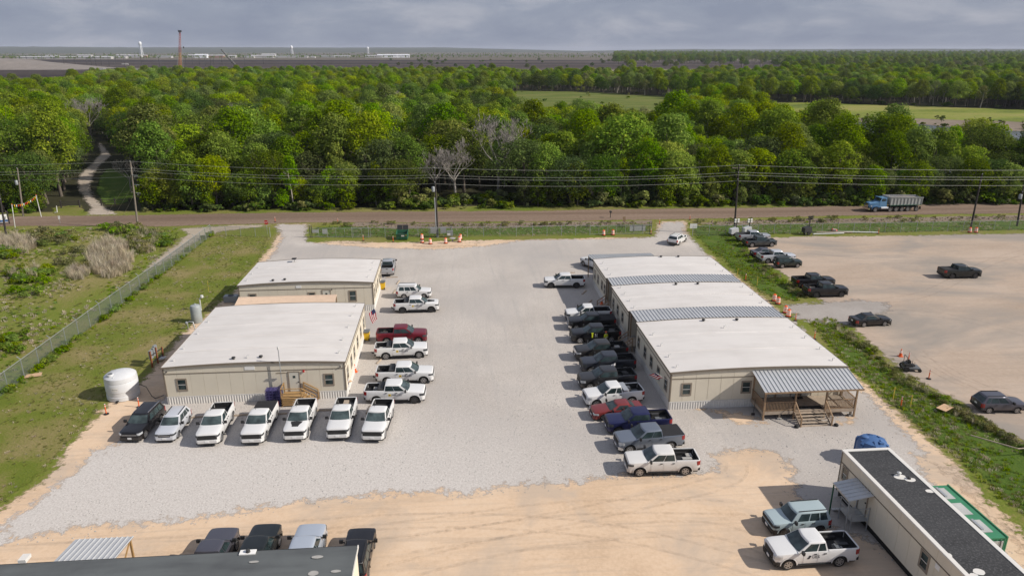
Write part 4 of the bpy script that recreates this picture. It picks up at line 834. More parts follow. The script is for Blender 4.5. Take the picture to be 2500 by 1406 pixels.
def modular(name, label, x0, x1, y0, y1, eave=3.85, cam_=.28, floor_=.85, sides='SEWN', seams=(), skirt=True):
    b = empty(name, (0, 0, 0), 0, label, 'building', 'modular office buildings')
    ws = dict(S=Wall((x0, y0), (x1, y0)), E=Wall((x1, y0), (x1, y1)), N=Wall((x1, y1), (x0, y1)), W=Wall((x0, y1), (x0, y0)))
    MB().box(x0 + .005, x1 - .005, y0 + .005, y1 - .005, .02, eave + .05).build('wall_core', 'siding', b)
    for k in sides:
        w = ws[k]; n = max(1, round(w.L / 1.22)); pw = w.L / n
        for i in range(n):
            o = obj('wall_panel', panel_mesh(pw, eave - floor_ - .6, 'siding'), b, w.p(i * pw, 0, floor_), w.rz)
            o = obj('wall_panel', panel_mesh(pw, .58, 'siding', .014), b, w.p(i * pw, 0, eave - .58), w.rz)
        wbox(w, 0, w.L, .0, .045, eave - .64, eave - .58).build('trim_band', 'trim_brown', b)
        wbox(w, 0, w.L, 0, .05, floor_ - .09, floor_).build('base_trim', 'skirting_white', b)
        wbox(w, -.03, .10, .0, .05, floor_, eave).build('corner_trim', 'trim_brown', b); wbox(w, w.L - .10, w.L + .03, .0, .052, floor_, eave).build('corner_trim', 'trim_brown', b)
        if skirt: corrugated(w, 0, w.L, .02, floor_ - .09, 'skirting', 'skirting_white', b)
    # roof: bowed sheet with overhang
    ov = .12; nx = 24; mb = MB(); X0, X1, Y0, Y1 = x0 - ov, x1 + ov, y0 - ov, y1 + ov; ys = [Y0 + (Y1 - Y0) * j / 10 for j in range(11)]
    zf = lambda x: eave + .10 + camber(x, X0, X1, cam_)
    sag = lambda x, y: .018 * mnoise.noise(Vector((x * .5, y * .5, x0)))
    for y in ys:
        for i in range(nx + 1): x = X0 + (X1 - X0) * i / nx; mb.v.append((x, y, zf(x) + sag(x, y)))
    for j in range(10):
        for i in range(nx): a = j * (nx + 1) + i; mb.f.append((a, a + 1, a + nx + 2, a + nx + 1))
    rf = mb.build('roof', 'roof_white', b, sharp=30)
    for yy, dr in ((Y0, -1), (Y1, 1)):
        mb = MB()
        for i in range(nx):
            xa, xb = X0 + (X1 - X0) * i / nx, X0 + (X1 - X0) * (i + 1) / nx; o_ = yy + dr * .03
            mb.add([(xa, o_, eave - .02 + camber(xa, X0, X1, cam_) * .9), (xb, o_, eave - .02 + camber(xb, X0, X1, cam_) * .9), (xb, o_, zf(xb) + .03), (xa, o_, zf(xa) + .03), (xa, yy - dr * .08, zf(xa) + .03), (xb, yy - dr * .08, zf(xb) + .03)], [(0, 1, 2, 3), (3, 2, 5, 4)])
        mb.build('fascia', 'trim_brown', rf)
        # gable strip between wall top and bowed roof
        mb = MB()
        for i in range(nx):
            xa, xb = x0 + (x1 - x0) * i / nx, x0 + (x1 - x0) * (i + 1) / nx; o_ = (y0 if dr < 0 else y1)
            mb.add([(xa, o_, eave - .05), (xb, o_, eave - .05), (xb, o_, zf(xb)), (xa, o_, zf(xa))], [(0, 1, 2, 3)])
        mb.build('gable_strip', 'siding', b)
    for xx, dr in ((X0, -1), (X1, 1)): MB().box(min(xx, xx + dr * .03), max(xx, xx + dr * .03), Y0, Y1, eave - .06, eave + .12).build('fascia', 'trim_brown', rf)
    for ys_ in seams:
        mb = MB()
        for i in range(nx):
            xa, xb = X0 + (X1 - X0) * i / nx, X0 + (X1 - X0) * (i + 1) / nx
            mb.add([(xa, ys_ - .05, zf(xa) + .004), (xb, ys_ - .05, zf(xb) + .004), (xb, ys_, zf(xb) + .05), (xa, ys_, zf(xa) + .05), (xa, ys_ + .05, zf(xa) + .004), (xb, ys_ + .05, zf(xb) + .004)], [(0, 1, 2, 3), (3, 2, 5, 4)])
        mb.build('roof_seam', 'roof_white', rf)
    return b, ws, zf, rf
def vent(par, x, y, z, mat='black_plastic', r=.13, h=.22): MB().lathe([(r, -.05), (r * .9, h * .6), (r * 1.6, h * .62), (r * 1.3, h), (.01, h * 1.15)], 10, (x, y, z)).build('roof_vent', mat, par, sharp=50)
def stack(par, x, y, z): MB().cyl((x, y, z - .05), (x, y, z + .28), .045, n=8).bar((x, y, z + .25), (x + .22, y + .05, z + .30), .07).build('roof_pipe', 'pipe_white', par)
def placard(par, w, u, z, wd=.9, ht=.38, words=()):
    o = wbox(w, u - wd / 2, u + wd / 2, .02, .045, z, z + ht).build('sign_plate', 'reflective_white', par)
    for i, s_ in enumerate(words): 
        q = w.p(u, .05, z + ht * (.68 - .42 * i)); text('lettering', s_, ht * .42, 'lettering_dark', o, q, (math.pi / 2, 0, w.rz), 'CENTER')
    return o
def camera_unit(par, w, u, z): wbox(w, u - .05, u + .05, .02, .16, z, z + .10).build('security_camera', 'steel_dark', par)

# left pair
LA, wA, zA, rA = modular('office_building', 'cream modular office with white roof behind the row of white pickups', -28.5, -11.2, 65.1, 82.0, seams=(68.6, 72.0, 75.4, 78.7))
window(LA, wA['S'], 1.6, 1.55); window(LA, wA['S'], 15.7, 1.55); door(LA, wA['S'], 12.35, .95)
placard(LA, wA['S'], 8.2, 3.42, .95, .36)
wbox(wA['S'], 13.25, 13.4, .02, .14, 3.0, 3.2).build('alarm_beacon', 'signal_red', LA); camera_unit(LA, wA['S'], .35, 3.45); camera_unit(LA, wA['S'], 16.9, 3.4)
for u in (1.4, 4.2, 6.6, 9.4, 12.4, 15.2): window(LA, wA['E'], u, 1.55)
for x, y in ((-22.0, 66.0), (-19.4, 66.1)): vent(rA, x, y, zA(x))
for x, y in ((-27.9, 66.5), (-28, 69.5), (-27.9, 73.5), (-12, 67), (-12.1, 70.4), (-12, 74), (-12.1, 77.6), (-12, 80.8), (-27.9, 77), (-20.7, 66.1)): stack(rA, x, y, zA(x))
LB, wB, zB, rB = modular('office_building', 'cream modular office with white roof farther back on the left side of the yard', -28.3, -11.0, 90.3, 100.9, seams=(93.8, 97.4), cam_=.34)
window(LB, wB['S'], 1.7, 1.75, .75, .9); window(LB, wB['S'], 9.3, 1.75, .7, .9); door(LB, wB['S'], 11.2, .95); window(LB, wB['S'], 14.6, 1.5, .75, 1.25); placard(LB, wB['S'], 7.7, 3.4, .7, .36)
camera_unit(LB, wB['S'], 11.95, 3.05)
for u in (1.3, 3.2, 5.4, 7.6, 9.4): window(LB, wB['E'], u, 1.55)
for x, y in ((-24, 91.1), (-22.5, 91.2)): vent(rB, x, y, zB(x))
for x, y in ((-27.6, 92), (-27.7, 95), (-27.6, 98), (-11.8, 92.2), (-11.7, 95.6), (-11.8, 99)): stack(rB, x, y, zB(x))
MB().cyl((-23, 99.8, zB(-23)), (-23, 99.8, zB(-23) + .45), .03, n=6).box(-23.3, -22.7, 99.4, 100.1, zB(-23) + .45, zB(-23) + .53).build('dish_antenna', 'black_plastic', rB)
# covered walk between the two left offices
cw = empty('walkway_canopy', (0, 0, 0), 0, 'tan corrugated canopy over the walkway between the two cream offices', 'canopy')
n = 14; wdt = (-15.2 + 27.4) / n
pm = MB(); k = 8
for i in range(k): a = wdt * i / k; pm.add([(a, 0, 0), (a + wdt / k * .5, 0, .035), (a + wdt / k, 0, 0), (a + wdt / k, 2.3, .42), (a + wdt / k * .5, 2.3, .455), (a, 2.3, .42)], [(0, 1, 4, 5), (1, 2, 3, 4)])
pme = pm.mesh('roof_panel', 'tan_metal')
for i in range(n): obj('roof_panel', pme, cw, (-27.4 + i * wdt, 84.6, 3.0 + (i % 2) * .006))
MB().box(-27.4, -15.2, 86.9, 87.15, 3.32, 3.46).build('ridge_beam', 'tan_metal', cw)
for x in (-27.2, -23.3, -19.3, -15.3):
    for y in (84.7, 87.0): MB().box(x - .07, x + .07, y - .07, y + .07, 0, 3.0 + (.4 if y > 86 else 0)).build('post', 'timber', cw)
MB().bar((-15.2, 87.0, 1.9), (-13.2, 87.0, 1.0), .10).bar((-15.2, 87.0, 1.2), (-13.2, 87.0, .3), .10).bar((-13.2, 87, 0), (-13.2, 87, 1.05), .10).build('stair_rail', 'timber', cw)
# right complex
RB = []
for i, (ya, yb, lab, sm) in enumerate(((60.0, 73.0, 'cream modular office with the timber porch, nearest of the long right-hand complex', (64.4, 68.8)), (76.8, 86.0, 'middle cream modular office between two grey metal walkway roofs', (81.4,)), (89.5, 98.5, 'farthest cream modular office of the right-hand complex', (94.0,)))):
    RB.append(modular('office_building', lab, 20.15, 37.5, ya, yb, sides='SEWN', seams=sm, cam_=.26))
b, w, zf, rf = RB[0]
for u in (1.6, 7.5): window(b, w['S'], u, 1.6)
window(b, w['S'], 10.4, 1.75); window(b, w['S'], 15.35, 1.75); door(b, w['S'], 12.6, .95); door(b, w['S'], 13.6, .95, light=False)
for u in (1.2, 3.9, 6.4, 9.1, 11.7): window(b, w['W'], u, 1.55)
for x, y in ((27.5, 72.3), (31.3, 72.2)): vent(rf, x, y, zf(x))
for x, y in ((20.9, 60.9), (20.9, 63.4), (20.9, 66.2), (20.9, 69.2), (36.7, 61.2), (36.8, 64), (36.7, 67), (36.8, 70), (29, 70)): stack(rf, x, y, zf(x))
b, w, zf, rf = RB[1]
for u in (1.2, 3.7, 6.3): window(b, w['W'], u, 1.55)
for x, y in ((28.3, 85.2), (31.2, 85.2)): vent(rf, x, y, zf(x))
for x, y in ((20.9, 77.6), (21, 80), (20.9, 82.5), (21, 85), (36.7, 78), (36.8, 81), (36.7, 84)): stack(rf, x, y, zf(x))
b, w, zf, rf = RB[2]
for u in (1.4, 3.7, 6.4, 8.1): window(b, w['W'], u, 1.55)
for x, y in ((30, 98.0), (32.6, 98.0)): vent(rf, x, y, zf(x))
for x, y in ((20.9, 90.6), (21, 93), (20.9, 96), (36.7, 91), (36.8, 94), (36.7, 97)): stack(rf, x, y, zf(x))
# ribbed metal roofs: one shared panel with a standing seam, laid side by side
def seam_panel(w_, ln, drop, mat='galvalume'):
    return MB().add([(0, 0, 0), (w_ - .09, 0, 0), (w_ - .09, 0, 0), (w_ - .07, 0, .06), (w_ - .03, 0, .06), (w_, 0, 0), (0, ln, drop), (w_ - .09, ln, drop), (w_ - .09, ln, drop), (w_ - .07, ln, drop + .06), (w_ - .03, ln, drop + .06), (w_, ln, drop)], [(0, 1, 7, 6), (2, 3, 9, 8), (3, 4, 10, 9), (4, 5, 11, 10)]).mesh('roof_panel', mat)
def ribbed(par, x0, x1, y0, z0, ln, drop, pitch=.42):
    n = round((x1 - x0) / pitch); p_ = (x1 - x0) / n; me = seam_panel(p_, ln, drop)
    for i in range(n): obj('roof_panel', me, par, (x0 + i * p_, y0, z0))
    MB().add([(x0, y0, z0 - .03), (x1, y0, z0 - .03), (x1, y0 + ln, z0 + drop - .03), (x0, y0 + ln, z0 + drop - .03)], [(0, 1, 2, 3)]).build('roof_deck', 'seam_shadow', par)  # continuous grey metal sheet lying under the ribbed panels
for nm, ya, yb, lab in (('walkway_roof', 73.15, 76.65, 'grey ribbed metal roof over the walkway behind the porch building'), ('walkway_roof', 86.15, 89.35, 'grey ribbed metal roof over the walkway farther back on the right')):
    r = empty(nm, (0, 0, 0), 0, lab, 'roof', 'ribbed metal walkway roofs'); 
    n = round(17.2 / .40); pw = 17.2 / n; me = seam_panel(pw, yb - ya, 0.0)
    for i in range(n):
        x = 20.2 + i * pw; obj('roof_panel', me, r, (x, ya, 4.0 + camber(x, 20.1, 37.5, .26)))
    for y in (ya + .15, yb - .15): MB().box(20.3, 37.3, y - .05, y + .05, 3.80, 3.96).build('beam', 'timber', r)
    for x in (20.35, 26, 32, 37.2):
        for y in (ya + .15, yb - .15): MB().box(x - .06, x + .06, y - .06, y + .06, 0, 3.8).build('post', 'timber', r)
    # stairs leading out of the walkway to the yard
    st = empty('timber_stairs', (20.1, (ya + yb) / 2, 0), 0, 'dark timber stairs and handrail at the mouth of the ' + ('nearer' if ya < 80 else 'farther') + ' covered walkway', 'stairs', 'walkway stairs')
    MB().box(-.1, 1.2, -1.3, 1.3, .78, .86).build('landing', 'timber_grey', st)
    for k in range(4): MB().box(-.1 - .3 * (k + 1), -.1 - .3 * k, -1.0, 1.0, .66 - .2 * k, .70 - .2 * k).build('tread', 'timber_grey', st)
    for y in (-1.05, 1.05):
        for x, z in ((-.15, .8), (-1.25, 0.0)): MB().box(x - .05, x + .05, y - .05, y + .05, 0, z + .95).build('rail_post', 'timber', st)
        MB().bar((-.15, y, 1.75), (-1.3, y, .95), .09).bar((-.15, y, 1.3), (-1.3, y, .5), .07).build('handrail', 'timber', st)
aw = empty('metal_awning', (0, 0, 0), 0, 'ribbed metal awning at the back end of the right-hand complex', 'awning'); ribbed(aw, 19.9, 29.6, 98.75, 3.95, 3.6, -.35)
for x in (20.1, 24.5, 29.4): MB().box(x - .06, x + .06, 102.1, 102.22, 0, 3.55).build('post', 'timber', aw)

# porch in front of the right complex
po = empty('timber_porch', (28.3, 57.2, 0), 0, 'timber porch with ribbed metal roof, railings and steps', 'porch')
PW, PD, PZ = 9.0, 2.75, .92      # width, depth, deck height; local origin at the front left corner
ox, oy = 28.3, 57.2
me = seam_panel(PW / 24 + .03, 3.35, .75)
for i in range(24): obj('roof_panel', me, po, (-.25 + i * (PW + .5) / 24, -.45, 3.12))
MB().add([(-.25, -.45, 3.09), (PW + .25, -.45, 3.09), (PW + .25, 2.9, 3.84), (-.25, 2.9, 3.84)], [(3, 2, 1, 0)]).build('roof_deck', 'timber', po)
MB().box(-.1, PW + .1, -.06, .06, 2.86, 3.06).build('front_beam', 'timber', po); MB().box(-.28, PW + .28, -.49, -.455, 2.98, 3.14).build('fascia', 'timber', po)
for x in (.06, 3.0, 6.0, PW - .06): MB().box(x - .07, x + .07, -.07, .07, 0, 2.9).build('post', 'timber', po)
for x in (0.06, 2.35, 4.7, PW - .06): MB().box(x - .06, x + .06, PD - .15, PD - .03, PZ, 3.7).build('post', 'timber', po)
n = 19
pl = MB().box(.0, PW, 0, PD / n - .012, PZ - .04, PZ).mesh('deck_plank', 'timber_grey')
for i in range(n): obj('deck_plank', pl, po, (0, i * PD / n, 0))
MB().box(-.03, PW + .03, -.05, -.005, PZ - .32, PZ - .01).build('rim_joist', 'timber_grey', po); MB().box(-.06, -.012, 0, PD, PZ - .32, PZ - .01).build('rim_joist', 'timber_grey', po); MB().box(PW + .012, PW + .06, 0, PD, PZ - .32, PZ - .01).build('rim_joist', 'timber_grey', po)
for x in (.1, 1.7, PW - 2.2, PW - .3): MB().box(x - .2, x + .2, -.02, .38, .02, .16).build('pier_block', 'concrete', po); MB().box(x - .08, x + .08, .1, .26, .16, PZ - .1).build('pier', 'timber_grey', po)
bal = MB().box(-.018, .018, -.018, .018, PZ + .08, PZ + .92).mesh('baluster', 'timber')
def rail(a, b_, along):
    a, b_ = Vector(a), Vector(b_)
    MB().bar(a + Vector((0, 0, PZ + .96)), b_ + Vector((0, 0, PZ + .96)), .13, .05).build('top_rail', 'timber', po); MB().bar(a + Vector((0, 0, PZ + .08)), b_ + Vector((0, 0, PZ + .08)), .06, .06).build('bottom_rail', 'timber', po)
    k = int((b_ - a).length / .14)
    for i in range(1, k): q = a.lerp(b_, i / k); obj('baluster', bal, po, (q.x, q.y, 0))
rail((.05, 0, 0), (3.0, 0, 0), 0); rail((6.0, 0, 0), (PW - .05, 0, 0), 0); rail((.03, 0, 0), (.03, PD, 0), 1); rail((PW - .03, 0, 0), (PW - .03, PD, 0), 1)
for k in range(5): MB().box(3.05, 5.95, -.30 * (k + 1), -.30 * k - .02, PZ - .06 - .17 * (k + 1), PZ - .02 - .17 * (k + 1)).build('tread', 'timber_grey', po)
for x in (3.02, 5.98):
    MB().bar((x, 0, PZ - .2), (x, -1.5, .02), .05, .22).build('stringer', 'timber_grey', po); MB().bar((x, 0, PZ + .96), (x, -1.5, .96), .10, .05).build('handrail', 'timber', po); MB().box(x - .06, x + .06, -1.56, -1.44, 0, 1.0).build('newel_post', 'timber', po)
    for k in range(6): y = -.2 - .2 * k; MB().box(x - .018, x + .018, y - .018, y + .018, PZ - .55 - .6 * k * .14 + .35, PZ + .93 + y * .6).build('baluster', 'timber', po)
for nm, x0, x1, y0, y1, lab in (('door_mat', 4.0, 5.0, 2.2, 2.65, 'small black mat on the porch by the door'), ('door_mat', 3.1, 5.9, .12, .75, 'long black mat at the top of the porch steps')):
    o = MB().box(x0 + ox, x1 + ox, y0 + oy, y1 + oy, PZ + .003, PZ + .018).build(nm, 'rubber_mat'); tag(o, lab, 'mat')
for x in (2.6, 6.4): o = MB().lathe([(.20, 0), (.22, .12), (.14, .22), (.01, .24)], 12, (ox + x, oy - 1.55, .02)).build('sandbag', 'rubber_mat', sharp=60); tag(o, 'black sandbag at the ' + ('left' if x < 4 else 'right') + ' foot of the porch steps', 'sandbag')
o = MB().cyl((ox - .45, oy + 1.1, .02), (ox - .2, oy + 1.4, 1.5), .02, n=6).box(ox - .6, ox - .3, oy + 1.0, oy + 1.15, .02, .22).build('broom', 'black_plastic'); tag(o, 'black broom leaning by the left side of the porch', 'broom')

# timber steps at the door of the near left office
sx = -28.5 + 12.35
st = empty('timber_steps', (sx, 65.05, 0), 0, 'new timber steps with handrails at the near left office door', 'stairs')
MB().box(-1.1, .9, -1.5, 0, .86, .92).build('landing', 'fresh_timber', st)
for x in (-1.05, .85): 
    for y in (-1.45, -.08): MB().box(x - .05, x + .05, y - .05, y + .05, 0, 1.95).build('rail_post', 'fresh_timber', st)
for k in range(4): MB().box(.9 + .3 * k, 1.2 + .3 * k, -1.4, -.1, .70 - .19 * k, .75 - .19 * k).build('tread', 'fresh_timber', st)
for y in (-1.45, -.08):
    MB().bar((.9, y, 1.9), (2.2, y, 1.1), .09).bar((.9, y, 1.45), (2.2, y, .65), .07).build('handrail', 'fresh_timber', st); MB().box(2.15, 2.25, y - .05, y + .05, 0, 1.12).build('newel_post', 'fresh_timber', st)
MB().bar((-1.1, -1.45, 1.92), (.9, -1.45, 1.92), .10, .05).bar((-1.05, -1.45, 1.92), (-1.05, 0, 1.92), .10, .05).bar((-1.1, -1.45, 1.4), (.9, -1.45, 1.4), .05, .10).build('top_rail', 'fresh_timber', st)
for k in range(3): MB().box(-1.1, .9, -1.5, -1.46, .15 + .24 * k, .33 + .24 * k).build('skirt_board', 'fresh_timber', st)
# mast against that wall
mt = empty('antenna_mast', (sx - 1.15, 64.75, 0), 0, 'slim grey antenna mast beside the near left office door', 'mast')
MB().cyl((0, 0, 0), (0, 0, 5.6), .045, n=8).build('pole', 'galv_post', mt); MB().cyl((0, 0, 5.6), (0, 0, 5.9), .10, n=8).build('antenna', 'pipe_white', mt); MB().box(-.5, .5, -.05, .05, 3.05, 3.13).build('cross_arm', 'trim_brown', mt); MB().box(-.3, .3, -.3, .3, 0, .08).build('foot_plate', 'steel_dark', mt)

# dark-roofed trailer, lower right
tr = empty('site_trailer', (0, 0, 0), 0, 'long cream site trailer with black bitumen roof at the lower right', 'trailer')
x0, x1, y0, y1, ev = 29.15, 32.8, 26.5, 45.3, 3.9
MB().box(x0, x1, y0, y1, .55, ev).build('wall_core', 'siding', tr)
w = Wall((x0, y1), (x0, y0)); wn = Wall((x1, y1), (x0, y1)); we = Wall((x1, y0), (x1, y1))
for ww in (w, wn, we):
    n = max(1, round(ww.L / 1.22)); pw = ww.L / n
    for i in range(n): obj('wall_panel', panel_mesh(pw, 2.45, 'siding'), tr, ww.p(i * pw, 0, .55), ww.rz); obj('wall_panel', panel_mesh(pw, .82, 'siding', .014), tr, ww.p(i * pw, 0, 3.07), ww.rz)
    wbox(ww, 0, ww.L, 0, .045, 3.0, 3.06).build('trim_band', 'trim_brown', tr); wbox(ww, -.02, .07, 0, .05, .5, ev).build('corner_trim', 'trim_brown', tr)
MB().box(x0 + .1, x1 - .1, y0, y1 - .1, .05, .55).build('undercarriage', 'chassis', tr)
rf = MB().box(x0 - .02, x1 + .02, y0, y1 + .02, ev, ev + .09).build('roof', 'roof_bitumen', tr)
for a in ((x0 - .08, x0 + .22, y0, y1 + .08), (x1 - .22, x1 + .08, y0, y1 + .08), (x0 + .22, x1 - .22, y1 - .22, y1 + .08)): MB().box(*a, ev + .02, ev + .13).build('edge_flashing', 'skirting_white', rf)
def blob(cx, cy, rx, ry, z, name, mat, par, seed): 
    n = 22; MB().add([(cx + rx * math.cos(i * 6.283 / n) * (1 + .16 * mnoise.noise(Vector((i * .5, seed, 0)))), cy + ry * math.sin(i * 6.283 / n) * (1 + .16 * mnoise.noise(Vector((i * .5, seed, 4)))), z) for i in range(n)], [tuple(range(n))]).build(name, mat, par)
for i, (px, py, rx, ry) in enumerate(((2197, 1163, .42, .34), (2222, 1170, .38, .28), (2270, 1198, .3, .2), (2314, 1354, .24, .22), (2390, 1395, .34, .28), (2378, 1404, .24, .2))):
    p = G(px, py, ev + .1); blob(p.x, p.y, rx, ry, ev + .096 + .004 * i, 'sealant_patch', 'skirting_white', rf, i)
p = G(2194, 1160, ev + .1); MB().lathe([(.10, 0), (.10, .22), (.16, .24), (.02, .32)], 10, (p.x, p.y, ev + .1)).build('roof_vent', 'pipe_white', rf); p = G(2219, 1168, ev + .1); MB().lathe([(.13, 0), (.12, .14), (.02, .18)], 10, (p.x, p.y, ev + .1)).build('roof_vent', 'steel_dark', rf)
for k in range(5): MB().box(x0 + .25, x1 - .25, y0 + 3.6 * k + 1, y0 + 3.6 * k + 1.05, ev + .085, ev + .098).build('roof_seam', 'roof_bitumen', rf)
window(tr, w, 10.35, 1.75, .62, 1.05); window(tr, w, .75, 1.9, .5, .9); door(tr, w, 3.4, .95); placard(tr, w, 11.5, 2.6, .4, .34); window(tr, w, 16.2, 1.75)
# its aluminium stair and awning
sa = empty('aluminium_steps', (29.1, 41.9, 0), 0, 'aluminium steps and ribbed awning on the side of the black-roofed trailer', 'steps')
me = seam_panel(.42, 1.35, 0)
pitch = 2.35 / 6
for i in range(6):
    o = obj('roof_panel', seam_panel(2.35 / 6, 1.75, .32) if i == 0 else o.data, sa, (-1.75, 1.2 - i * pitch, 2.72)); o.rotation_euler = (0, 0, -math.pi / 2)
for x, y in ((-1.7, 1.1), (-1.7, -1.05)): MB().box(x - .04, x + .04, y - .04, y + .04, 0, 2.7).build('post', 'dumpster_green' if y > 0 else 'aluminium', sa)
MB().box(-1.75, -1.69, -1.15, 1.2, 2.62, 2.72).build('front_beam', 'aluminium', sa); MB().box(-1.3, 0, -1.0, .6, .86, .92).build('landing', 'aluminium', sa)
for x in (-1.28, -.04):
    for y in (-.98, .58): MB().box(x - .03, x + .03, y - .03, y + .03, 0, 1.95).build('rail_post', 'aluminium', sa)
for z in (1.4, 1.9): MB().bar((-1.28, -.98, z), (-1.28, .58, z), .045).bar((-1.28, -.98, z), (-.04, -.98, z), .045).build('handrail', 'aluminium', sa)
for k in range(4): MB().box(-1.25, -.05, .6 + .27 * k, .87 + .27 * k, .68 - .19 * k, .72 - .19 * k).build('tread', 'aluminium', sa)
MB().bar((-1.28, .6, 1.9), (-1.28, 1.75, 1.0), .045).bar((-.04, .6, 1.9), (-.04, 1.75, 1.0), .045).build('stair_rail', 'aluminium', sa)
# green container behind it
gc = empty('green_container', (0, 0, 0), 0, 'green steel container with grey roof hatches behind the black-roofed trailer', 'container')
gx0, gx1, gy0, gy1, gz = 33.35, 35.8, 36.3, 42.3, 2.6
for ww in (Wall((gx1, gy0), (gx1, gy1)), Wall((gx0, gy0), (gx1, gy0)), Wall((gx0, gy1), (gx0, gy0)), Wall((gx1, gy1), (gx0, gy1))): corrugated(ww, .08, ww.L - .08, .12, gz - .1, 'side_panel', 'container_green', gc, .28, .04, -.05)
MB().box(gx0 + .02, gx1 - .02, gy0 + .02, gy1 - .02, gz - .1, gz - .02).build('roof', 'container_green', gc)
for x in (gx0, gx1 - .09): MB().box(x, x + .09, gy0 + .09, gy1 - .09, gz - .06, gz + .05).build('top_rail', 'container_green', gc); MB().box(x, x + .09, gy0 + .09, gy1 - .09, .02, .14).build('bottom_rail', 'container_green', gc)
for x in (gx0, gx1 - .09):
    for y in (gy0, gy1 - .09): MB().box(x, x + .09, y, y + .09, .02, gz + .06).build('corner_post', 'container_green', gc)
for k, y in enumerate((36.9, 38.8, 40.6)):
    h_ = MB().box(gx0 + .5, gx1 - .62, y, y + 1.3, gz - .02, gz + .03).build('roof_hatch', 'container_grey', gc)
    if k != 1: MB().box(gx0 + 1.15, gx0 + 1.32, y + .2, y + 1.3, gz + .03, gz + .13).build('hatch_handle', 'aluminium', h_)
MB().box(gx0 + .3, gx1 - .3, gy0 - .03, gy0 + .0, .3, gz - .25).build('end_door', 'container_grey', gc); MB().cyl((gx1 - .5, gy0 - .05, .2), (gx1 - .5, gy0 - .05, gz - .2), .03, n=6).build('lock_rod', 'steel_dark', gc)
# blue tank behind the trailer's far end
p = G(2131, 1075, 1.9)
bt = empty('blue_tank', (p.x, p.y, 0.02), 0, 'blue moulded plastic tank behind the end of the black-roofed trailer', 'tank')
mb = MB(); n = 8; prof = [(1.05, 0), (1.15, .2), (1.15, 1.55), (1.0, 1.95), (.45, 2.1), (.01, 2.12)]
mb.lathe([(r * 1.05, z) for r, z in prof], 14); mb.build('shell', 'tank_blue', bt, sharp=30)
for a in range(6): an = a * 1.0472 + .3; MB().bar((.5 * math.cos(an), .5 * math.sin(an), 2.05), (1.2 * math.cos(an), 1.2 * math.sin(an), 1.72), .26, .26).bar((1.2 * math.cos(an), 1.2 * math.sin(an), 1.72), (1.24 * math.cos(an), 1.24 * math.sin(an), .05), .22, .22).build('rib', 'tank_blue', bt)
MB().lathe([(.30, 0), (.30, .16), (.24, .2), (.01, .2)], 14, (-.55, .3, 1.98)).build('lid', 'tank_blue', bt, sharp=40); MB().box(.1, .4, -.9, -.6, 1.8, 2.15).build('fitting', 'tank_blue', bt)
# grey-roofed trailer, lower left
tl = empty('site_trailer', (0, 0, 0), 0, 'grey-roofed site trailer cut off by the bottom edge at the lower left', 'trailer')
x0, x1, y0, y1, ev = -32.0, -6.55, 33.3, 37.15, 3.95
MB().box(x0, x1, y0, y1, .4, ev).build('wall', 'siding', tl); MB().box(x0 + .1, x1 - .1, y0 + .1, y1 - .1, .05, .4).build('undercarriage', 'chassis', tl)
mb = MB(); nx = 26
for j in range(9):
    for i in range(nx + 1): x = x0 - .08 + (x1 - x0 + .16) * i / nx; v = j / 8; mb.v.append((x, y0 - .08 + (y1 - y0 + .16) * v, ev + .04 + .16 * math.sin(math.pi * v) + .02 * mnoise.noise(Vector((x * .8, v * 4, 1)))))
for j in range(8):
    for i in range(nx): a = j * (nx + 1) + i; mb.f.append((a, a + 1, a + nx + 2, a + nx + 1))
rf = mb.build('roof', 'roof_grey', tl, sharp=50); MB().box(x1 + .05, x1 + .11, y0 - .1, y1 + .1, ev - .12, ev + .07).build('end_trim', 'skirting_white', rf); MB().box(x0, x1 + .1, y1 + .06, y1 + .1, ev - .12, ev + .05).build('eave_trim', 'steel_dark', rf)
p = G(608, 1347, ev + .15); MB().box(p.x - .55, p.x + .4, p.y - .2, p.y + .22, ev + .1, ev + .17).build('vent_patch', 'reflective_white', rf); MB().lathe([(.14, 0), (.12, .16), (.01, .2)], 10, (p.x - .05, p.y, ev + .17)).build('roof_vent', 'steel_dark', rf)
p = G(62, 1366, ev + .1); MB().box(p.x - .25, p.x + .2, p.y - .3, p.y + .3, ev + .1, ev + .32).build('roof_box', 'skirting_white', rf)
for i, (px, py, rx, ry) in enumerate(((765, 1400, .3, .22), (775, 1360, .35, .14), (620, 1372, .3, .1), (820, 1395, .3, .12))): p = G(px, py, ev + .17); blob(p.x, p.y, rx, ry, ev + .215 + .002 * i, 'sealant_patch', 'concrete', rf, 20 + i)
al = empty('metal_awning', (0, 0, 0), 0, 'ribbed metal awning on timber posts beside the grey-roofed trailer', 'awning'); ribbed(al, -25.0, -21.35, 37.35, 3.45, 3.25, -.45, .335)
for x in (-24.8, -21.5): MB().box(x - .06, x + .06, 40.3, 40.42, 0, 3.0).build('post', 'fresh_timber', al)
MB().bar((-21.5, 38.2, .95), (-21.5, 40.3, .95), .1).bar((-21.5, 38.2, 1.5), (-21.5, 40.3, 2.9), .08).build('side_rail', 'fresh_timber', al); MB().box(-24.8, -21.5, 37.4, 40.3, .80, .88).build('landing', 'fresh_timber', al)
for k in range(8): MB().box(-21.3, -20.9, 37.9 + k * .28, 38.1 + k * .28, .5, .56).build('tread', 'fresh_timber', al)

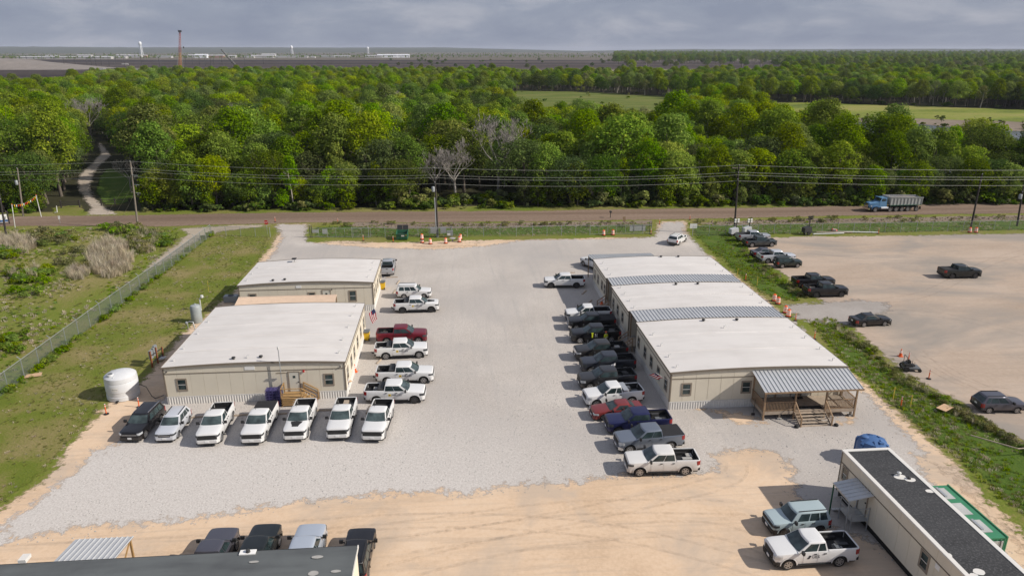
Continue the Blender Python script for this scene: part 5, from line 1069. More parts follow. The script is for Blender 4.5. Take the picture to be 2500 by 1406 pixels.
# ---------------------------------------------------------------- vehicles
def lerp(a, b, t): return a + (b - a) * t
def tyre_mesh(r, w, rr):
    mb = MB(); prof = [(rr, -w * .42), (r * .90, -w * .5), (r * .98, -w * .40), (r, -w * .2), (r, w * .2), (r * .98, w * .40), (r * .90, w * .5), (rr, w * .42)]; n = 20
    for q, y in prof: mb.v += [(q * math.cos(2 * math.pi * k / n), y, q * math.sin(2 * math.pi * k / n)) for k in range(n)]
    for i in range(len(prof) - 1):
        for k in range(n): mb.f.append((i * n + k, i * n + (k + 1) % n, (i + 1) * n + (k + 1) % n, (i + 1) * n + k))
    mb.f.append(tuple(range(n))); mb.f.append(tuple(range((len(prof) - 1) * n + n - 1, (len(prof) - 1) * n - 1, -1)))
    return mb.mesh('wheel', 'tyre', 40, True)
def rim_mesh(r, w, spokes, mat):
    mb = MB(); n = 20; y = w * .44
    for q, yy in ((r, y - .02), (r, y + .012), (r * .86, y + .012), (r * .84, y - .03)): mb.v += [(q * math.cos(2 * math.pi * k / n), yy, q * math.sin(2 * math.pi * k / n)) for k in range(n)]
    for i in range(3):
        for k in range(n): mb.f.append((i * n + k, (i + 1) * n + k, (i + 1) * n + (k + 1) % n, i * n + (k + 1) % n))
    for k in range(spokes):
        a = 2 * math.pi * k / spokes; u = Vector((math.cos(a), 0, math.sin(a))); v = Vector((-u.z, 0, u.x)); w0, w1 = r * .20, r * .13
        b = [u * r * .12 - v * w0, u * r * .12 + v * w0, u * r * .9 + v * w1, u * r * .9 - v * w1]; mb.add([q + Vector((0, y + .005, 0)) for q in b] + [q + Vector((0, y - .03, 0)) for q in b], [(0, 1, 2, 3), (0, 4, 5, 1), (1, 5, 6, 2), (3, 2, 6, 7), (0, 3, 7, 4)])
    mb.add([(r * .24 * math.cos(i * 1.0472), y + .02, r * .24 * math.sin(i * 1.0472)) for i in range(6)], [tuple(range(6))])
    return mb.mesh('rim', mat, None, True)
BASE = dict(L=5.89, W=2.04, wb=3.70, fo=.94, r=.42, rocker=.46, hood=1.30, nose=1.20, belt=1.37, roof=1.97, cowl=1.38, wt=.62, rt=-.86, rb=-.97, bed=True, rail=1.42, floor=.90, doors=((1.10, .10), (.06, -.90)), wins=((.11, .53), (.555, .955)), grille=(.72, .76, 1.13), lamp=(.88, 1.12), arch=.54, tread=.28)
def spec(**k): d = dict(BASE); d.update(k); return d
SPECS = dict(
    ford=spec(), chevy=spec(nose=1.23, hood=1.32, grille=(.84, .76, 1.16), lamp=(.98, 1.15), wb=3.75, fo=.98, L=5.92), ram=spec(wb=3.67, L=5.92, nose=1.21, hood=1.33, grille=(.62, .76, 1.15), lamp=(.92, 1.13)),
    quad=spec(L=5.82, wb=3.57, rt=-.55, rb=-.70, nose=1.19, hood=1.31, doors=((1.0, .05), (.0, -.62)), wins=((.13, .60), (.65, .94)), grille=(.60, .74, 1.12)),
    work=spec(L=5.85, wb=3.75, rt=-.45, rb=-.60, nose=1.23, hood=1.32, doors=((1.0, -.12), (-.16, -.52)), wins=((.13, .66), (.71, .94)), grille=(.84, .76, 1.16), lamp=(.98, 1.15), fo=.98),
    old=spec(L=5.75, wb=3.65, W=1.98, roof=1.86, nose=1.03, hood=1.13, belt=1.2, rail=1.22, grille=(.7, .66, .98)),
    suv=spec(L=4.98, W=1.98, wb=2.90, fo=.92, r=.37, rocker=.36, hood=1.10, nose=.98, belt=1.14, roof=1.74, cowl=.98, wt=.30, rt=-2.05, rb=-2.38, bed=False, doors=((.86, -.10), (-.14, -1.02)), wins=((.13, .38), (.41, .66), (.69, .90)), grille=(.66, .62, .92), lamp=(.76, .94), arch=.44, tread=.24),
    pilot=spec(L=4.85, W=1.98, wb=2.78, fo=.95, r=.36, rocker=.40, hood=1.14, nose=1.02, belt=1.17, roof=1.82, cowl=.95, wt=.35, rt=-2.15, rb=-2.34, bed=False, doors=((.82, -.10), (-.14, -.98)), wins=((.13, .36), (.39, .63), (.67, .90)), grille=(.6, .7, .94), lamp=(.78, .98), arch=.44, tread=.24),
    small=spec(L=4.40, W=1.82, wb=2.67, fo=.90, r=.34, rocker=.36, hood=1.04, nose=.90, belt=1.08, roof=1.66, cowl=.92, wt=.22, rt=-1.70, rb=-2.10, bed=False, doors=((.80, -.12), (-.16, -.95)), wins=((.14, .44), (.47, .74), (.78, .90)), grille=(.5, .6, .84), lamp=(.72, .88), arch=.41, tread=.22),
    bronco=spec(L=4.40, W=1.90, wb=2.67, fo=.84, r=.37, rocker=.42, hood=1.14, nose=1.06, belt=1.16, roof=1.80, cowl=.88, wt=.42, rt=-1.92, rb=-2.12, bed=False, doors=((.78, -.12), (-.16, -.92)), wins=((.14, .42), (.45, .70), (.73, .92)), grille=(.74, .78, 1.0), lamp=(.80, .98), arch=.45, tread=.24),
    jeep=spec(L=4.30, W=1.76, wb=2.58, fo=.76, r=.37, rocker=.46, hood=1.10, nose=1.06, belt=1.14, roof=1.70, cowl=.72, wt=.36, rt=-1.92, rb=-2.06, bed=False, doors=((.66, -.15), (-.19, -.95)), wins=((.14, .42), (.45, .68), (.72, .92)), grille=(.6, .74, .98), lamp=(.80, .96), arch=.45, tread=.23),
    sedan=spec(L=4.88, W=1.84, wb=2.80, fo=.95, r=.34, rocker=.26, hood=.98, nose=.80, belt=.99, roof=1.44, cowl=.92, wt=.12, rt=-1.05, rb=-1.72, bed=False, deck=1.02, doors=((.80, -.16), (-.20, -1.05)), wins=((.19, .50), (.53, .80)), grille=(.5, .45, .68), lamp=(.62, .78), arch=.41, tread=.22),
)
TEMPL = {}
def template(kind):
    if kind in TEMPL: return TEMPL[kind]
    s = SPECS[kind]; Lh = s['L'] / 2; w0 = s['W'] / 2; af = Lh - s['fo']; ar = af - s['wb']; r = s['r']; ra = s['arch']; bed = s['bed']; belt = s['belt']
    nose_st = [(0, .78), (.035, .87), (.10, .93), (.24, .975), (.50, 1.0)]
    tail_st = [(0, .86), (.03, .93), (.10, .97), (.30, 1.0)]
    def width(x):
        d = Lh - x; f = float(np.interp(d, [q[0] for q in nose_st], [q[1] for q in nose_st])); d2 = x + Lh
        return w0 * min(f, float(np.interp(d2, [q[0] for q in tail_st], [q[1] for q in tail_st])))
    def zbot(x):
        z = s['rocker']
        for a in (af, ar):
            if abs(x - a) < ra: z = max(z, r + math.sqrt(max(0, ra * ra - (x - a) ** 2)) * .98)
        if Lh - x < .3: z = max(z, s['rocker'] + .02)
        return z
    def sec(x, zone):
        w = width(x); zb = zbot(x)
        if zone == 'hood':
            f = min(1, max(0, (Lh - x) / (Lh - s['cowl']))); zt = lerp(s['nose'], s['hood'], f ** .6)
            d = Lh - x
            if d < .12: zt -= .10 * (1 - d / .12) ** 2
            cr = .06 if d > .05 else .01
        elif zone == 'cab': zt = belt; cr = 0
        elif zone == 'deck': f = min(1, max(0, (s['rb'] - x) / (s['rb'] + Lh))); zt = s.get('deck', belt) - .05 * f ** 2; cr = .03
        else: zt = s.get('rail', belt); cr = 0
        z1 = max(lerp(s['rocker'], zt, .28), zb + .015); z2 = max(lerp(s['rocker'], zt, .58), zb + .03); z3 = max(zt - .13, z2 + .02)
        half = [(w - .05, zb), (w - .012, z1), (w, z2), (w - .015, z3), (w - .05, zt - .02)]
        if zone == 'bed': half += [(w - .06, zt), (w - .13, zt), (w - .15, s['floor'])]; ctr = (0, s['floor'])
        else: half += [(w - .12, zt + cr * .2), (w * .62, zt + cr * .75), (w * .30, zt + cr)]; ctr = (0, zt + cr)
        return [(x, -y, z) for y, z in half] + [(x, *ctr)] + [(x, y, z) for y, z in reversed(half)]
    xs = set([Lh - q[0] for q in nose_st] + [-Lh + q[0] for q in tail_st] + [s['cowl'], s['rb'], s['wt'], 0, -.5])
    for a in (af, ar):
        for k in range(13): xs.add(round(a + ra * math.cos(math.pi * k / 12), 4))
    for k in range(1, 6): xs.add(lerp(s['cowl'], Lh - .5, k / 6))
    xs = sorted([x for x in xs if -Lh <= x <= Lh], reverse=True); st = []
    tg = -Lh + .09
    if bed: xs = sorted(set(xs + [tg, s['rb'] - .04]), reverse=True)
    for x in xs:
        if x > s['cowl'] + 1e-6: st.append(sec(x, 'hood'))
        elif bed:
            if abs(x - s['cowl']) < 1e-6: st += [sec(x, 'hood'), sec(x, 'cab')]
            elif x > s['rb'] - .04 + 1e-6: st.append(sec(x, 'cab'))
            elif abs(x - (s['rb'] - .04)) < 1e-6: st += [sec(x, 'cab'), sec(x, 'bed')]
            elif x > tg + 1e-6: st.append(sec(x, 'bed'))
            elif abs(x - tg) < 1e-6: st += [sec(x, 'bed'), sec(x, 'tail')]
            else: st.append(sec(x, 'tail'))
        else:
            if abs(x - s['cowl']) < 1e-6: st += [sec(x, 'hood'), sec(x, 'cab')]
            elif 'deck' in s and x < s['rb'] - 1e-6: st.append(sec(x, 'deck'))
            else: st.append(sec(x, 'cab'))
    mb = MB(); k = len(st[0])
    for q in st: mb.v += q
    for i in range(len(st) - 1):
        for j in range(k - 1): mb.f.append((i * k + j, i * k + j + 1, (i + 1) * k + j + 1, (i + 1) * k + j))
    mb.f.append(tuple(range(k))); mb.f.append(tuple(range(len(st) * k - 1, (len(st) - 1) * k - 1, -1)))
    P = []      # (name, mesh, role, parent index)
    def add(name, m, role, par=None, sharp=None, recalc=False): P.append([name, m if not isinstance(m, MB) else m.mesh(name, None, sharp, recalc), role, par]); return len(P) - 1
    add('body', mb, 'paint', None, 32, True)
    # underside and wheel wells
    add('chassis', MB().box(-Lh + .15, Lh - .12, -w0 + .16, w0 - .16, .30, s['rocker'] + .42).box(ar - .1, ar + .1, -w0 + .2, w0 - .2, r - .1, r + .1), 'chassis')
    # cabin
    wbx = w0 - .075; wtp = w0 - (.23 if s['roof'] > 1.6 else .30); z1 = s['roof'] - .10; bow = .15
    def front(yf, v):   # windscreen surface
        wy = lerp(wbx, wtp, v); return Vector((lerp(s['cowl'] + bow * (1 - yf * yf) - .04, s['wt'] + bow * .8 * (1 - yf * yf), v), yf * wy, lerp(belt - .02, z1, v)))
    def rear(yf, v): wy = lerp(wbx, wtp, v); return Vector((lerp(s['rb'] - .04 * (1 - yf * yf), s['rt'] - .05 * (1 - yf * yf), v), yf * wy, lerp(belt - .02, z1, v)))
    def side(u, v, sg): a, b = front(sg, v), rear(sg, v); return Vector((lerp(a.x, b.x, u), sg * (lerp(wbx, wtp, v) + .025 * math.sin(math.pi * u) * v), lerp(belt - .02, z1, v)))
    loops = []
    for v in (0, .5, 1.0): loops.append([front(y, v) for y in (-1, -.5, 0, .5, 1)] + [side(u, v, 1) for u in (.25, .5, .75)] + [rear(y, v) for y in (1, 0, -1)] + [side(u, v, -1) for u in (.75, .5, .25)])
    cx = (s['wt'] + s['rt']) / 2
    for z, ins in ((s['roof'] - .035, .045), (s['roof'] - .005, .13), (s['roof'] + .012, .34)):
        loops.append([Vector((cx + (q.x - cx) * (1 - ins * .45), q.y * (1 - ins), z)) for q in loops[2]])
    mb = MB(); k = len(loops[0])
    for l_ in loops: mb.v += [tuple(q) for q in l_]
    for i in range(len(loops) - 1):
        for j in range(k): mb.f.append((i * k + j, i * k + (j + 1) % k, (i + 1) * k + (j + 1) % k, (i + 1) * k + j))
    mb.f.append(tuple(range((len(loops) - 1) * k, len(loops) * k))); cab = add('cab', mb, 'paint', None, 38, True)
    off = lambda p, d: p + Vector(d)
    nrm = (front(0, 1) - front(0, 0)).normalized(); nrm = Vector((nrm.z, 0, -nrm.x))
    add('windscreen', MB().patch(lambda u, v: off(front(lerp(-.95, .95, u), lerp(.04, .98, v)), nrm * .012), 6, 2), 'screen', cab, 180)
    nr = (rear(0, 1) - rear(0, 0)).normalized(); nr = Vector((-nr.z, 0, nr.x))
    if nr.x > 0: nr = -nr
    add('rear_window', MB().patch(lambda u, v: off(rear(lerp(.86, -.86, u), lerp(.12 if not bed else .10, .93, v)), nr * .012), 4, 2), 'glass', cab, 180)
    for sg in (-1, 1):
        for u0, u1 in s['wins']: add('side_window', MB().patch(lambda u, v: off(side(lerp(u0, u1, u), lerp(.05, .97, v), sg), (0, sg * .012, .004)), 3, 2), 'glass', cab, 180)
    # doors, handles, mirrors
    for sg in (-1, 1):
        for i, (x0, x1) in enumerate(s['doors']):
            zs = [s['rocker'] + .05, lerp(s['rocker'], belt, .28), lerp(s['rocker'], belt, .58), belt - .13, belt - .045]; oy = [-.035, -.006, .008, -.006, -.035]
            if not bed and i: x1 = max(x1, ar + ra * .80)
            d = add('door', MB().patch(lambda u, v: Vector((lerp(x0, x1, u), sg * (w0 + float(np.interp(v, [0, .25, .5, .8, 1], oy)) + .004), float(np.interp(v, [0, .25, .5, .8, 1], zs)))), 1, 4), 'paint', None, 60)
            add('handle', MB().cbox((x1 + .16, sg * (w0 + .02), belt - .16), (.20, .05, .045)), 'trim', d)
        add('mirror', MB().cbox((s['cowl'] - .22, sg * (w0 + .17), belt + .10), (.14, .26, .24)).bar((s['cowl'] - .22, sg * (w0 - .05), belt + .0), (s['cowl'] - .22, sg * (w0 + .1), belt + .04), .06), 'mirror')
    def wrap(y0, y1, za, zb_, o_, depth, end=1, n=6, stn=nose_st):
        """strip following the plan curve of the nose (end=1) or tail (end=-1)"""
        mb = MB(); ws = [q[1] * w0 for q in stn]; ds = [q[0] for q in stn]; pts = []
        for i in range(n + 1):
            y = lerp(y0, y1, i / n); d = float(np.interp(abs(y), ws, ds)) if abs(y) > ws[0] else 0; pts.append((end * (Lh - d + o_), y * (1 + .012)))
        v = [(x - end * dd, y, z) for z in (za, zb_) for dd in (0, depth) for x, y in pts]; k = n + 1; f = []
        for i in range(n): f += [(i, i + 1, 2 * k + i + 1, 2 * k + i), (2 * k + i, 2 * k + i + 1, 3 * k + i + 1, 3 * k + i), (k + i, i, i + 1, k + i + 1)[::-1]]
        f += [(0, k, 3 * k, 2 * k), (n, k + n, 3 * k + n, 2 * k + n)]
        return mb.add(v, f)
    gw, g0, g1 = s['grille']; bz = s['rocker']
    add('front_bumper', wrap(-w0 * .97, w0 * .97, bz - .04, bz + .24 if bed else bz + .2, .05, .16, n=10), 'bumper', None, None, True)
    gr = add('grille', wrap(-gw, gw, g0, g1, .022, .06, n=8), 'grille', None, None, True)
    add('valance', wrap(-w0 * .93, w0 * .93, bz - .16, bz - .035, .03, .14, n=10), 'trim', None, None, True)
    add('grille_bar', wrap(-gw * .97, gw * .97, lerp(g0, g1, .44), lerp(g0, g1, .60), .034, .05, n=8), 'grille_bar', gr, None, True)
    for sg in (-1, 1): add('headlight', wrap(sg * min(gw + .02, .70), sg * w0 * .985, s['lamp'][0], s['lamp'][1], .026, .14, n=5), 'lamp', None, None, True)
    add('number_plate', MB().cbox((Lh + .06, 0, bz + .12), (.02, .34, .17)), 'plate')
    add('rear_bumper', wrap(-w0 * .95, w0 * .95, bz + .04, bz + .26, .06, .16, -1, 8, tail_st), 'rbumper', None, None, True)
    top = s['rail'] if bed else belt
    for sg in (-1, 1): add('tail_light', wrap(sg * w0 * .80, sg * w0 * .985, top - .44, top - .06, .018, .12, -1, 3, tail_st), 'tail', None, None, True)
    if bed:
        tgm = add('tailgate', MB().box(-Lh - .025, -Lh + .0, -w0 * .78, w0 * .78, bz + .30, top - .03), 'paint'); add('tailgate_handle', MB().cbox((-Lh - .03, 0, top - .16), (.03, .3, .09)), 'trim', tgm)
        add('bed_liner', MB().patch(lambda u, v: (lerp(s['rb'] - .06, tg + .01, u), (-w0 + .16, -w0 + .17, w0 - .17, w0 - .16)[round(v * 3)], (top - .06, s['floor'] + .02, s['floor'] + .02, top - .06)[round(v * 3)]), 1, 3).box(s['rb'] - .07, s['rb'] - .05, -w0 + .17, w0 - .17, s['floor'], top - .04).box(tg - .0, tg + .02, -w0 + .17, w0 - .17, s['floor'], top - .04).box(ar - .5, ar + .5, -w0 + .17, -w0 + .38, s['floor'], s['floor'] + .24).box(ar - .5, ar + .5, w0 - .38, w0 - .17, s['floor'], s['floor'] + .24), 'liner')
        add('running_board', MB().box(ar + ra + .1, af - ra - .06, w0 - .12, w0 + .03, bz - .10, bz - .02), 'trim'); add('running_board', MB().box(ar + ra + .1, af - ra - .06, -w0 - .03, -w0 + .12, bz - .10, bz - .02), 'trim')
    else:
        add('number_plate', MB().cbox((-Lh - .03, 0, lerp(bz, belt, .62)), (.02, .34, .17)), 'plate')
        if s['roof'] > 1.6:
            for sg in (-1, 1): add('roof_rail', MB().bar((s['wt'] - .15, sg * (wtp - .10), s['roof'] + .03), (s['rt'] + .1, sg * (wtp - .10), s['roof'] + .03), .05), 'rail')
    for a in (af, ar):
        for sg in (-1, 1):   # lips of the wheel arches
            mb = MB(); n = 14
            for i in range(n + 1):
                th = math.pi * i / n; c_, s_ = math.cos(th), math.sin(th)
                mb.v += [(a + (ra + .012) * c_, sg * (w0 - .055), r + (ra * .98 + .012) * s_), (a + (ra + .012) * c_, sg * (w0 + .022), r + (ra * .98 + .012) * s_), (a + (ra + .075) * c_, sg * (w0 + .014), r + (ra * .98 + .075) * s_)]
            for i in range(n): mb.f += [(3 * i, 3 * i + 1, 3 * i + 4, 3 * i + 3), (3 * i + 1, 3 * i + 2, 3 * i + 5, 3 * i + 4)]
            add('arch_lip', mb, 'lip', None, 50, True)
    tm = tyre_mesh(r, s['tread'], r * .66); TEMPL[kind] = (P, tm, (af, ar, r, w0 - s['tread'] * .5 - .02), s); return TEMPL[kind]
RIMS = {}
def rim(r, tread, spokes, mat):
    k = (r, tread, spokes, mat)
    if k not in RIMS: RIMS[k] = rim_mesh(r * .67, tread, spokes, mat)
    return RIMS[k]
NV = {}
def vehicle(kind, pos, heading, colour, name, label, cat, group=None, rims='alloy', spokes=6, **ov):
    P, tm, (af, ar, r, ty), s = template(kind)
    v = empty(name, pos, heading, label, cat, group)
    roles = dict(paint='paint_' + colour, chassis='chassis', glass='car_glass', screen='screen_glass_sky', trim='black_plastic', mirror='black_plastic', bumper='paint_' + colour, grille='black_plastic', grille_bar='black_plastic', lamp='dark_headlamp', plate='plate_white', rbumper='black_plastic', tail='taillamp', liner='bed_liner', rail='black_plastic', lip='paint_' + colour)
    roles.update({k: q for k, q in ov.items() if k in roles}); made = []
    for nm, me, role, par in P:
        if not me.materials: me.materials.append(None)
        o = obj(nm, me, made[par] if par is not None else v); o.material_slots[0].link = 'OBJECT'; o.material_slots[0].material = MATS[roles[role]]; made.append(o)
    rm = rim(r, s['tread'], spokes, rims)
    for a in (af, ar):
        for sg in (-1, 1):
            wl = obj('wheel', tm, v, (a, sg * ty, r)); 
            if sg < 0: wl.rotation_euler = (0, 0, math.pi)
            obj('rim', rm, wl)
    w0 = s['W'] / 2; Lh = s['L'] / 2
    if ov.get('tonneau'): MB().box(-Lh + .06, s['rb'] - .05, -w0 + .08, w0 - .08, s['rail'] - .01, s['rail'] + .03).build('tonneau_cover', 'vinyl_black', v)
    if ov.get('toolbox'): MB().box(s['rb'] - .62, s['rb'] - .10, -w0 + .12, w0 - .12, s['rail'] - .12, s['rail'] + .16).build('tool_box', ov['toolbox'], v)
    if ov.get('stripe'):
        f0 = lambda x: lerp(s['nose'], s['hood'], min(1, max(0, (Lh - x) / (Lh - s['cowl']))) ** .6) + .068
        MB().patch(lambda u, q: (lerp(s['cowl'] + .1, Lh - .55, q), lerp(-.52, .52, u) * (1 - .25 * q), f0(lerp(s['cowl'] + .1, Lh - .55, q)) - .02 * (2 * u - 1) ** 2 + .004), 4, 4).build('hood_decal', 'vinyl_black', v)
    if ov.get('letters'):
        for sg in (1, -1):
            q = made[0]
            rot = (math.pi / 2, 0, 0) if sg < 0 else (math.pi / 2, 0, math.pi)
            x0 = (-.52 if sg < 0 else .72); zz = 1.0
            if ov['letters'] == 'PHILLIPS':
                e1 = MB().box(min(x0, x0 + .24 * -sg), max(x0, x0 + .24 * -sg), sg * w0 + sg * .014 - .004, sg * w0 + sg * .014 + .004, zz - .11, zz + .11).build('logo_mark', 'logo_yellow', v)
                MB().box(min(x0, x0 + .24 * -sg) + .07, max(x0, x0 + .24 * -sg) - .07, sg * w0 + sg * .018 - .004, sg * w0 + sg * .018 + .004, zz - .045, zz + .05).build('mark_core', 'lettering_dark', e1)
                text('lettering', 'PHILLIPS', .27, 'lettering_dark', v, (x0 - sg * .30, sg * (w0 + .02), zz), rot)
            else:
                text('lettering', ov['letters'], .32, 'lettering_dark', v, (x0 - sg * .30, sg * (w0 + .02), zz), rot); MB().bar((x0 - .0, sg * (w0 + .016), zz - .13), (x0 - sg * .16, sg * (w0 + .016), zz + .13), .008, .10).bar((x0 - sg * .10, sg * (w0 + .016), zz - .13), (x0 - sg * .22, sg * (w0 + .016), zz + .10), .008, .05).build('logo_mark', 'lettering_dark', v)
    if ov.get('cargo'):
        rg_ = random.Random(ov['cargo'])
        for k in range(4):
            x = rg_.uniform(-Lh + .5, s['rb'] - .7); y = rg_.uniform(-.45, .45); a, b, c_ = rg_.uniform(.15, .4), rg_.uniform(.12, .3), rg_.uniform(.12, .35)
            MB().box(x - a, x + a, y - b, y + b, s['floor'] + .02, s['floor'] + .02 + c_).build('cargo_box', rg_.choice(('steel_dark', 'bin_grey', 'concrete', 'timber_grey')), v)
    if ov.get('antenna'): MB().cyl((s['rt'] + .3, -.35, s['roof']), (s['rt'] + .2, -.35, s['roof'] + .35), .015, n=5).build('antenna', 'black_plastic', v)
    if ov.get('hitch'): MB().box(-Lh - .38, -Lh - .05, -.05, .05, .42, .52).cyl((-Lh - .35, 0, .5), (-Lh - .35, 0, .62), .05, n=8).build('tow_hitch', 'steel_dark', v)
    return v
def by_wheels(kind, pf, pr, side_, *a, **k):
    """survey a vehicle from where its near-side wheels touch the ground"""
    s = SPECS[kind]; F, Q = G(*pf), G(*pr); d = (F - Q); d.z = 0; m = d.length; d.normalize(); left = Vector((-d.y, d.x, 0))
    NV[a[2] if len(a) > 2 else kind] = (round(m, 2), s['wb'])
    mid = (F + Q) / 2 - left * side_ * (s['W'] / 2 - .12); c = mid - d * ((s['L'] / 2 - s['fo']) - s['wb'] / 2)
    return vehicle(kind, (c.x, c.y, .02), math.atan2(d.y, d.x), *a, **k)
WP = 'white company pickups'; FR = 'pickups nosed out in front of the near left office'; RR = 'vehicles parked along the right-hand complex'; LL = 'cars in the dirt lot'
T = 'pickup_truck'
# left column, noses to the right
vehicle('chevy', tuple(G(944.5, 677) + Vector((0, 3.05, .02))), R(91), 'silver', T, 'grey pickup seen from behind beside the far left office', 'pickup', None, bumper='chrome', rbumper='chrome', hitch=1)
p = G(968, 731); vehicle('pilot', (p.x + 2.4, p.y + .95, .02), R(-2), 'white', 'suv', 'white suv with roof rails beside the striped-hood company pickup', 'suv')
by_wheels('chevy', (1055, 763), (981.7, 765), -1, 'white', T, 'white company pickup with black hood decal beside the white suv', 'pickup', WP, rims='dark_alloy', stripe=1, letters='PHILLIPS', toolbox='steel_dark', hitch=1)
by_wheels('ford', (1023.5, 839), (943.8, 841), -1, 'red', T, 'dark red pickup beside the yellow bin', 'pickup', rims='alloy', cargo=3)
by_wheels('ford', (1023.5, 874.5), (943, 878), -1, 'white', T, 'white company pickup parked next to the dark red pickup', 'pickup', WP, letters='PHILLIPS', toolbox='steel_dark', cargo=4, hitch=1)
by_wheels('chevy', (1037, 937), (944, 939), -1, 'white', T, 'white company pickup behind the traffic cone, third in its column', 'pickup', WP, letters='PHILLIPS', toolbox='steel_dark', hitch=1)
by_wheels('ford', (1013, 985), (921, 986), -1, 'white', T, 'white company pickup closest to the front row, by the office corner', 'pickup', WP, letters='PHILLIPS', toolbox='steel_dark', cargo=6, rims='dark_alloy')
# front row, noses to the camera
by_wheels('suv', (357, 1067), (391, 1031), 1, 'black', 'suv', 'black suv with chrome grille at the left end of the front row', 'suv', None, grille_bar='chrome', rail='chrome', lamp='headlamp')
by_wheels('small', (435.7, 1068), (461, 1033), 1, 'light_silver', 'crossover_car', 'small silver-white crossover beside the black suv', 'car', None, grille='black_plastic', grille_bar='chrome')
by_wheels('work', (541.4, 1076.7), (567.5, 1026), 1, 'white', T, 'white pickup with open black bed next to the silver crossover', 'pickup', FR, antenna=1)
by_wheels('work', (648.5, 1075.5), (675, 1023.5), 1, 'white', T, 'white pickup with flat black bed cover in the front row', 'pickup', FR, tonneau=1, antenna=1)
by_wheels('work', (751, 1066), (769.7, 1018), 1, 'white', T, 'white pickup with black hood decal in the front row', 'pickup', FR, stripe=1, antenna=1)
by_wheels('work', (854, 1064), (868.7, 1014), 1, 'white', T, 'white pickup with gear in its bed, second from the row end', 'pickup', FR, cargo=9, antenna=1, toolbox='steel_dark')
by_wheels('work', (939.7, 1069), (957.5, 1019), 1, 'white', T, 'white pickup at the right end of the front row', 'pickup', FR, antenna=1)
# along the right complex, noses to the left
p = G(1441, 668); vehicle('ford', (p.x + 1.4, p.y + 2.6, .02), R(118), 'white', T, 'white pickup half hidden behind the far corner of the right complex', 'pickup', RR)
by_wheels('ford', (1346, 704), (1406, 703.8), 1, 'white', T, 'white pickup parked alone by the farthest right office', 'pickup', RR, rims='dark_alloy')
by_wheels('quad', (1399, 787), (1470, 785), 1, 'white', T, 'white pickup with black bed next to the black chrome-nosed pickup', 'pickup', RR, bumper='black_plastic')
by_wheels('ram', (1404, 808), (1481, 806), 1, 'black', T, 'black pickup with chrome nose, second in the right row', 'pickup', RR, grille='chrome', bumper='chrome', tonneau=1)
OPEN = by_wheels('chevy', (1416.7, 839), (1491, 836), 1, 'black', T, 'black pickup beside the worker in the yellow vest', 'pickup', RR, cargo=5)
by_wheels('ram', (1426, 882.4), (1507, 877), 1, 'muddy', T, 'dark pickup with mud-splashed doors and chrome nose', 'pickup', RR, grille='chrome', grille_bar='chrome', bumper='steel_dark', cargo=8, lamp='headlamp')
by_wheels('ford', (1441, 913), (1526, 909), 1, 'dark_slate', T, 'dark slate pickup behind the grey pickup with a white flag', 'pickup', RR)
FLAGT = by_wheels('ford', (1438, 953), (1527, 947), 1, 'dark_grey', T, 'dark grey pickup with a small white flag on its cab', 'pickup', RR, lamp='headlamp', cargo=12)
by_wheels('quad', (1453, 995), (1543, 987), 1, 'white', T, 'white extended-cab pickup with a grey load beside the red sedan', 'pickup', RR, lamp='headlamp', cargo=13, toolbox='aluminium')
by_wheels('sedan', (1471.5, 1027), (1545, 1021), 1, 'maroon', 'sedan_car', 'dull red sedan between the white and navy pickups', 'sedan', RR, lamp='headlamp')
by_wheels('ford', (1508.5, 1062), (1607, 1057), 1, 'navy', T, 'navy blue pickup beside the red sedan', 'pickup', RR, rims='dark_alloy', cargo=15)
by_wheels('ford', (1533.5, 1107.7), (1639, 1098), 1, 'steel', T, 'blue-grey pickup with black bed cover', 'pickup', RR, tonneau=1, bumper='chrome', lamp='headlamp')
by_wheels('chevy', (1558.5, 1163), (1674, 1160), 1, 'dirty_white', T, 'white pickup with tan mud along its doors, nearest of the right row', 'pickup', RR, cargo=17, rims='alloy')
# lower right
by_wheels('quad', (1921.5, 1390), (2045.7, 1382), 1, 'white', T, 'white pickup lettered UES beside the black-roofed trailer', 'pickup', None, letters='UES', bumper='black_plastic', lamp='headlamp', cargo=19)
by_wheels('bronco', (1911, 1309), (1996.6, 1302), 1, 'sage', 'suv', 'pale sage boxy suv behind the UES pickup', 'suv', None, rims='dark_alloy', bumper='black_plastic')
# lower left row, noses away
for px, py, kd, colr, nm, lab in ((541, 1297, 'quad', 'gunmetal', T, 'grey pickup nose-out behind the grey trailer roof, leftmost of four'), (645, 1288, 'ford', 'charcoal_green', T, 'dark green-black pickup behind the grey trailer roof'), (755, 1288, 'ford', 'silver_blue', T, 'pale silver pickup between the two dark vehicles by the grey trailer'), (876, 1292, 'suv', 'black', 'suv', 'glossy black suv past the right end of the grey trailer roof')):
    p = G(px, py, 1.0); s = SPECS[kd]; vehicle(kd, (p.x + .15, p.y - s['L'] / 2 + .15, .02), R(88), colr, nm, lab, 'suv' if nm == 'suv' else 'pickup', 'vehicles beside the grey-roofed trailer')
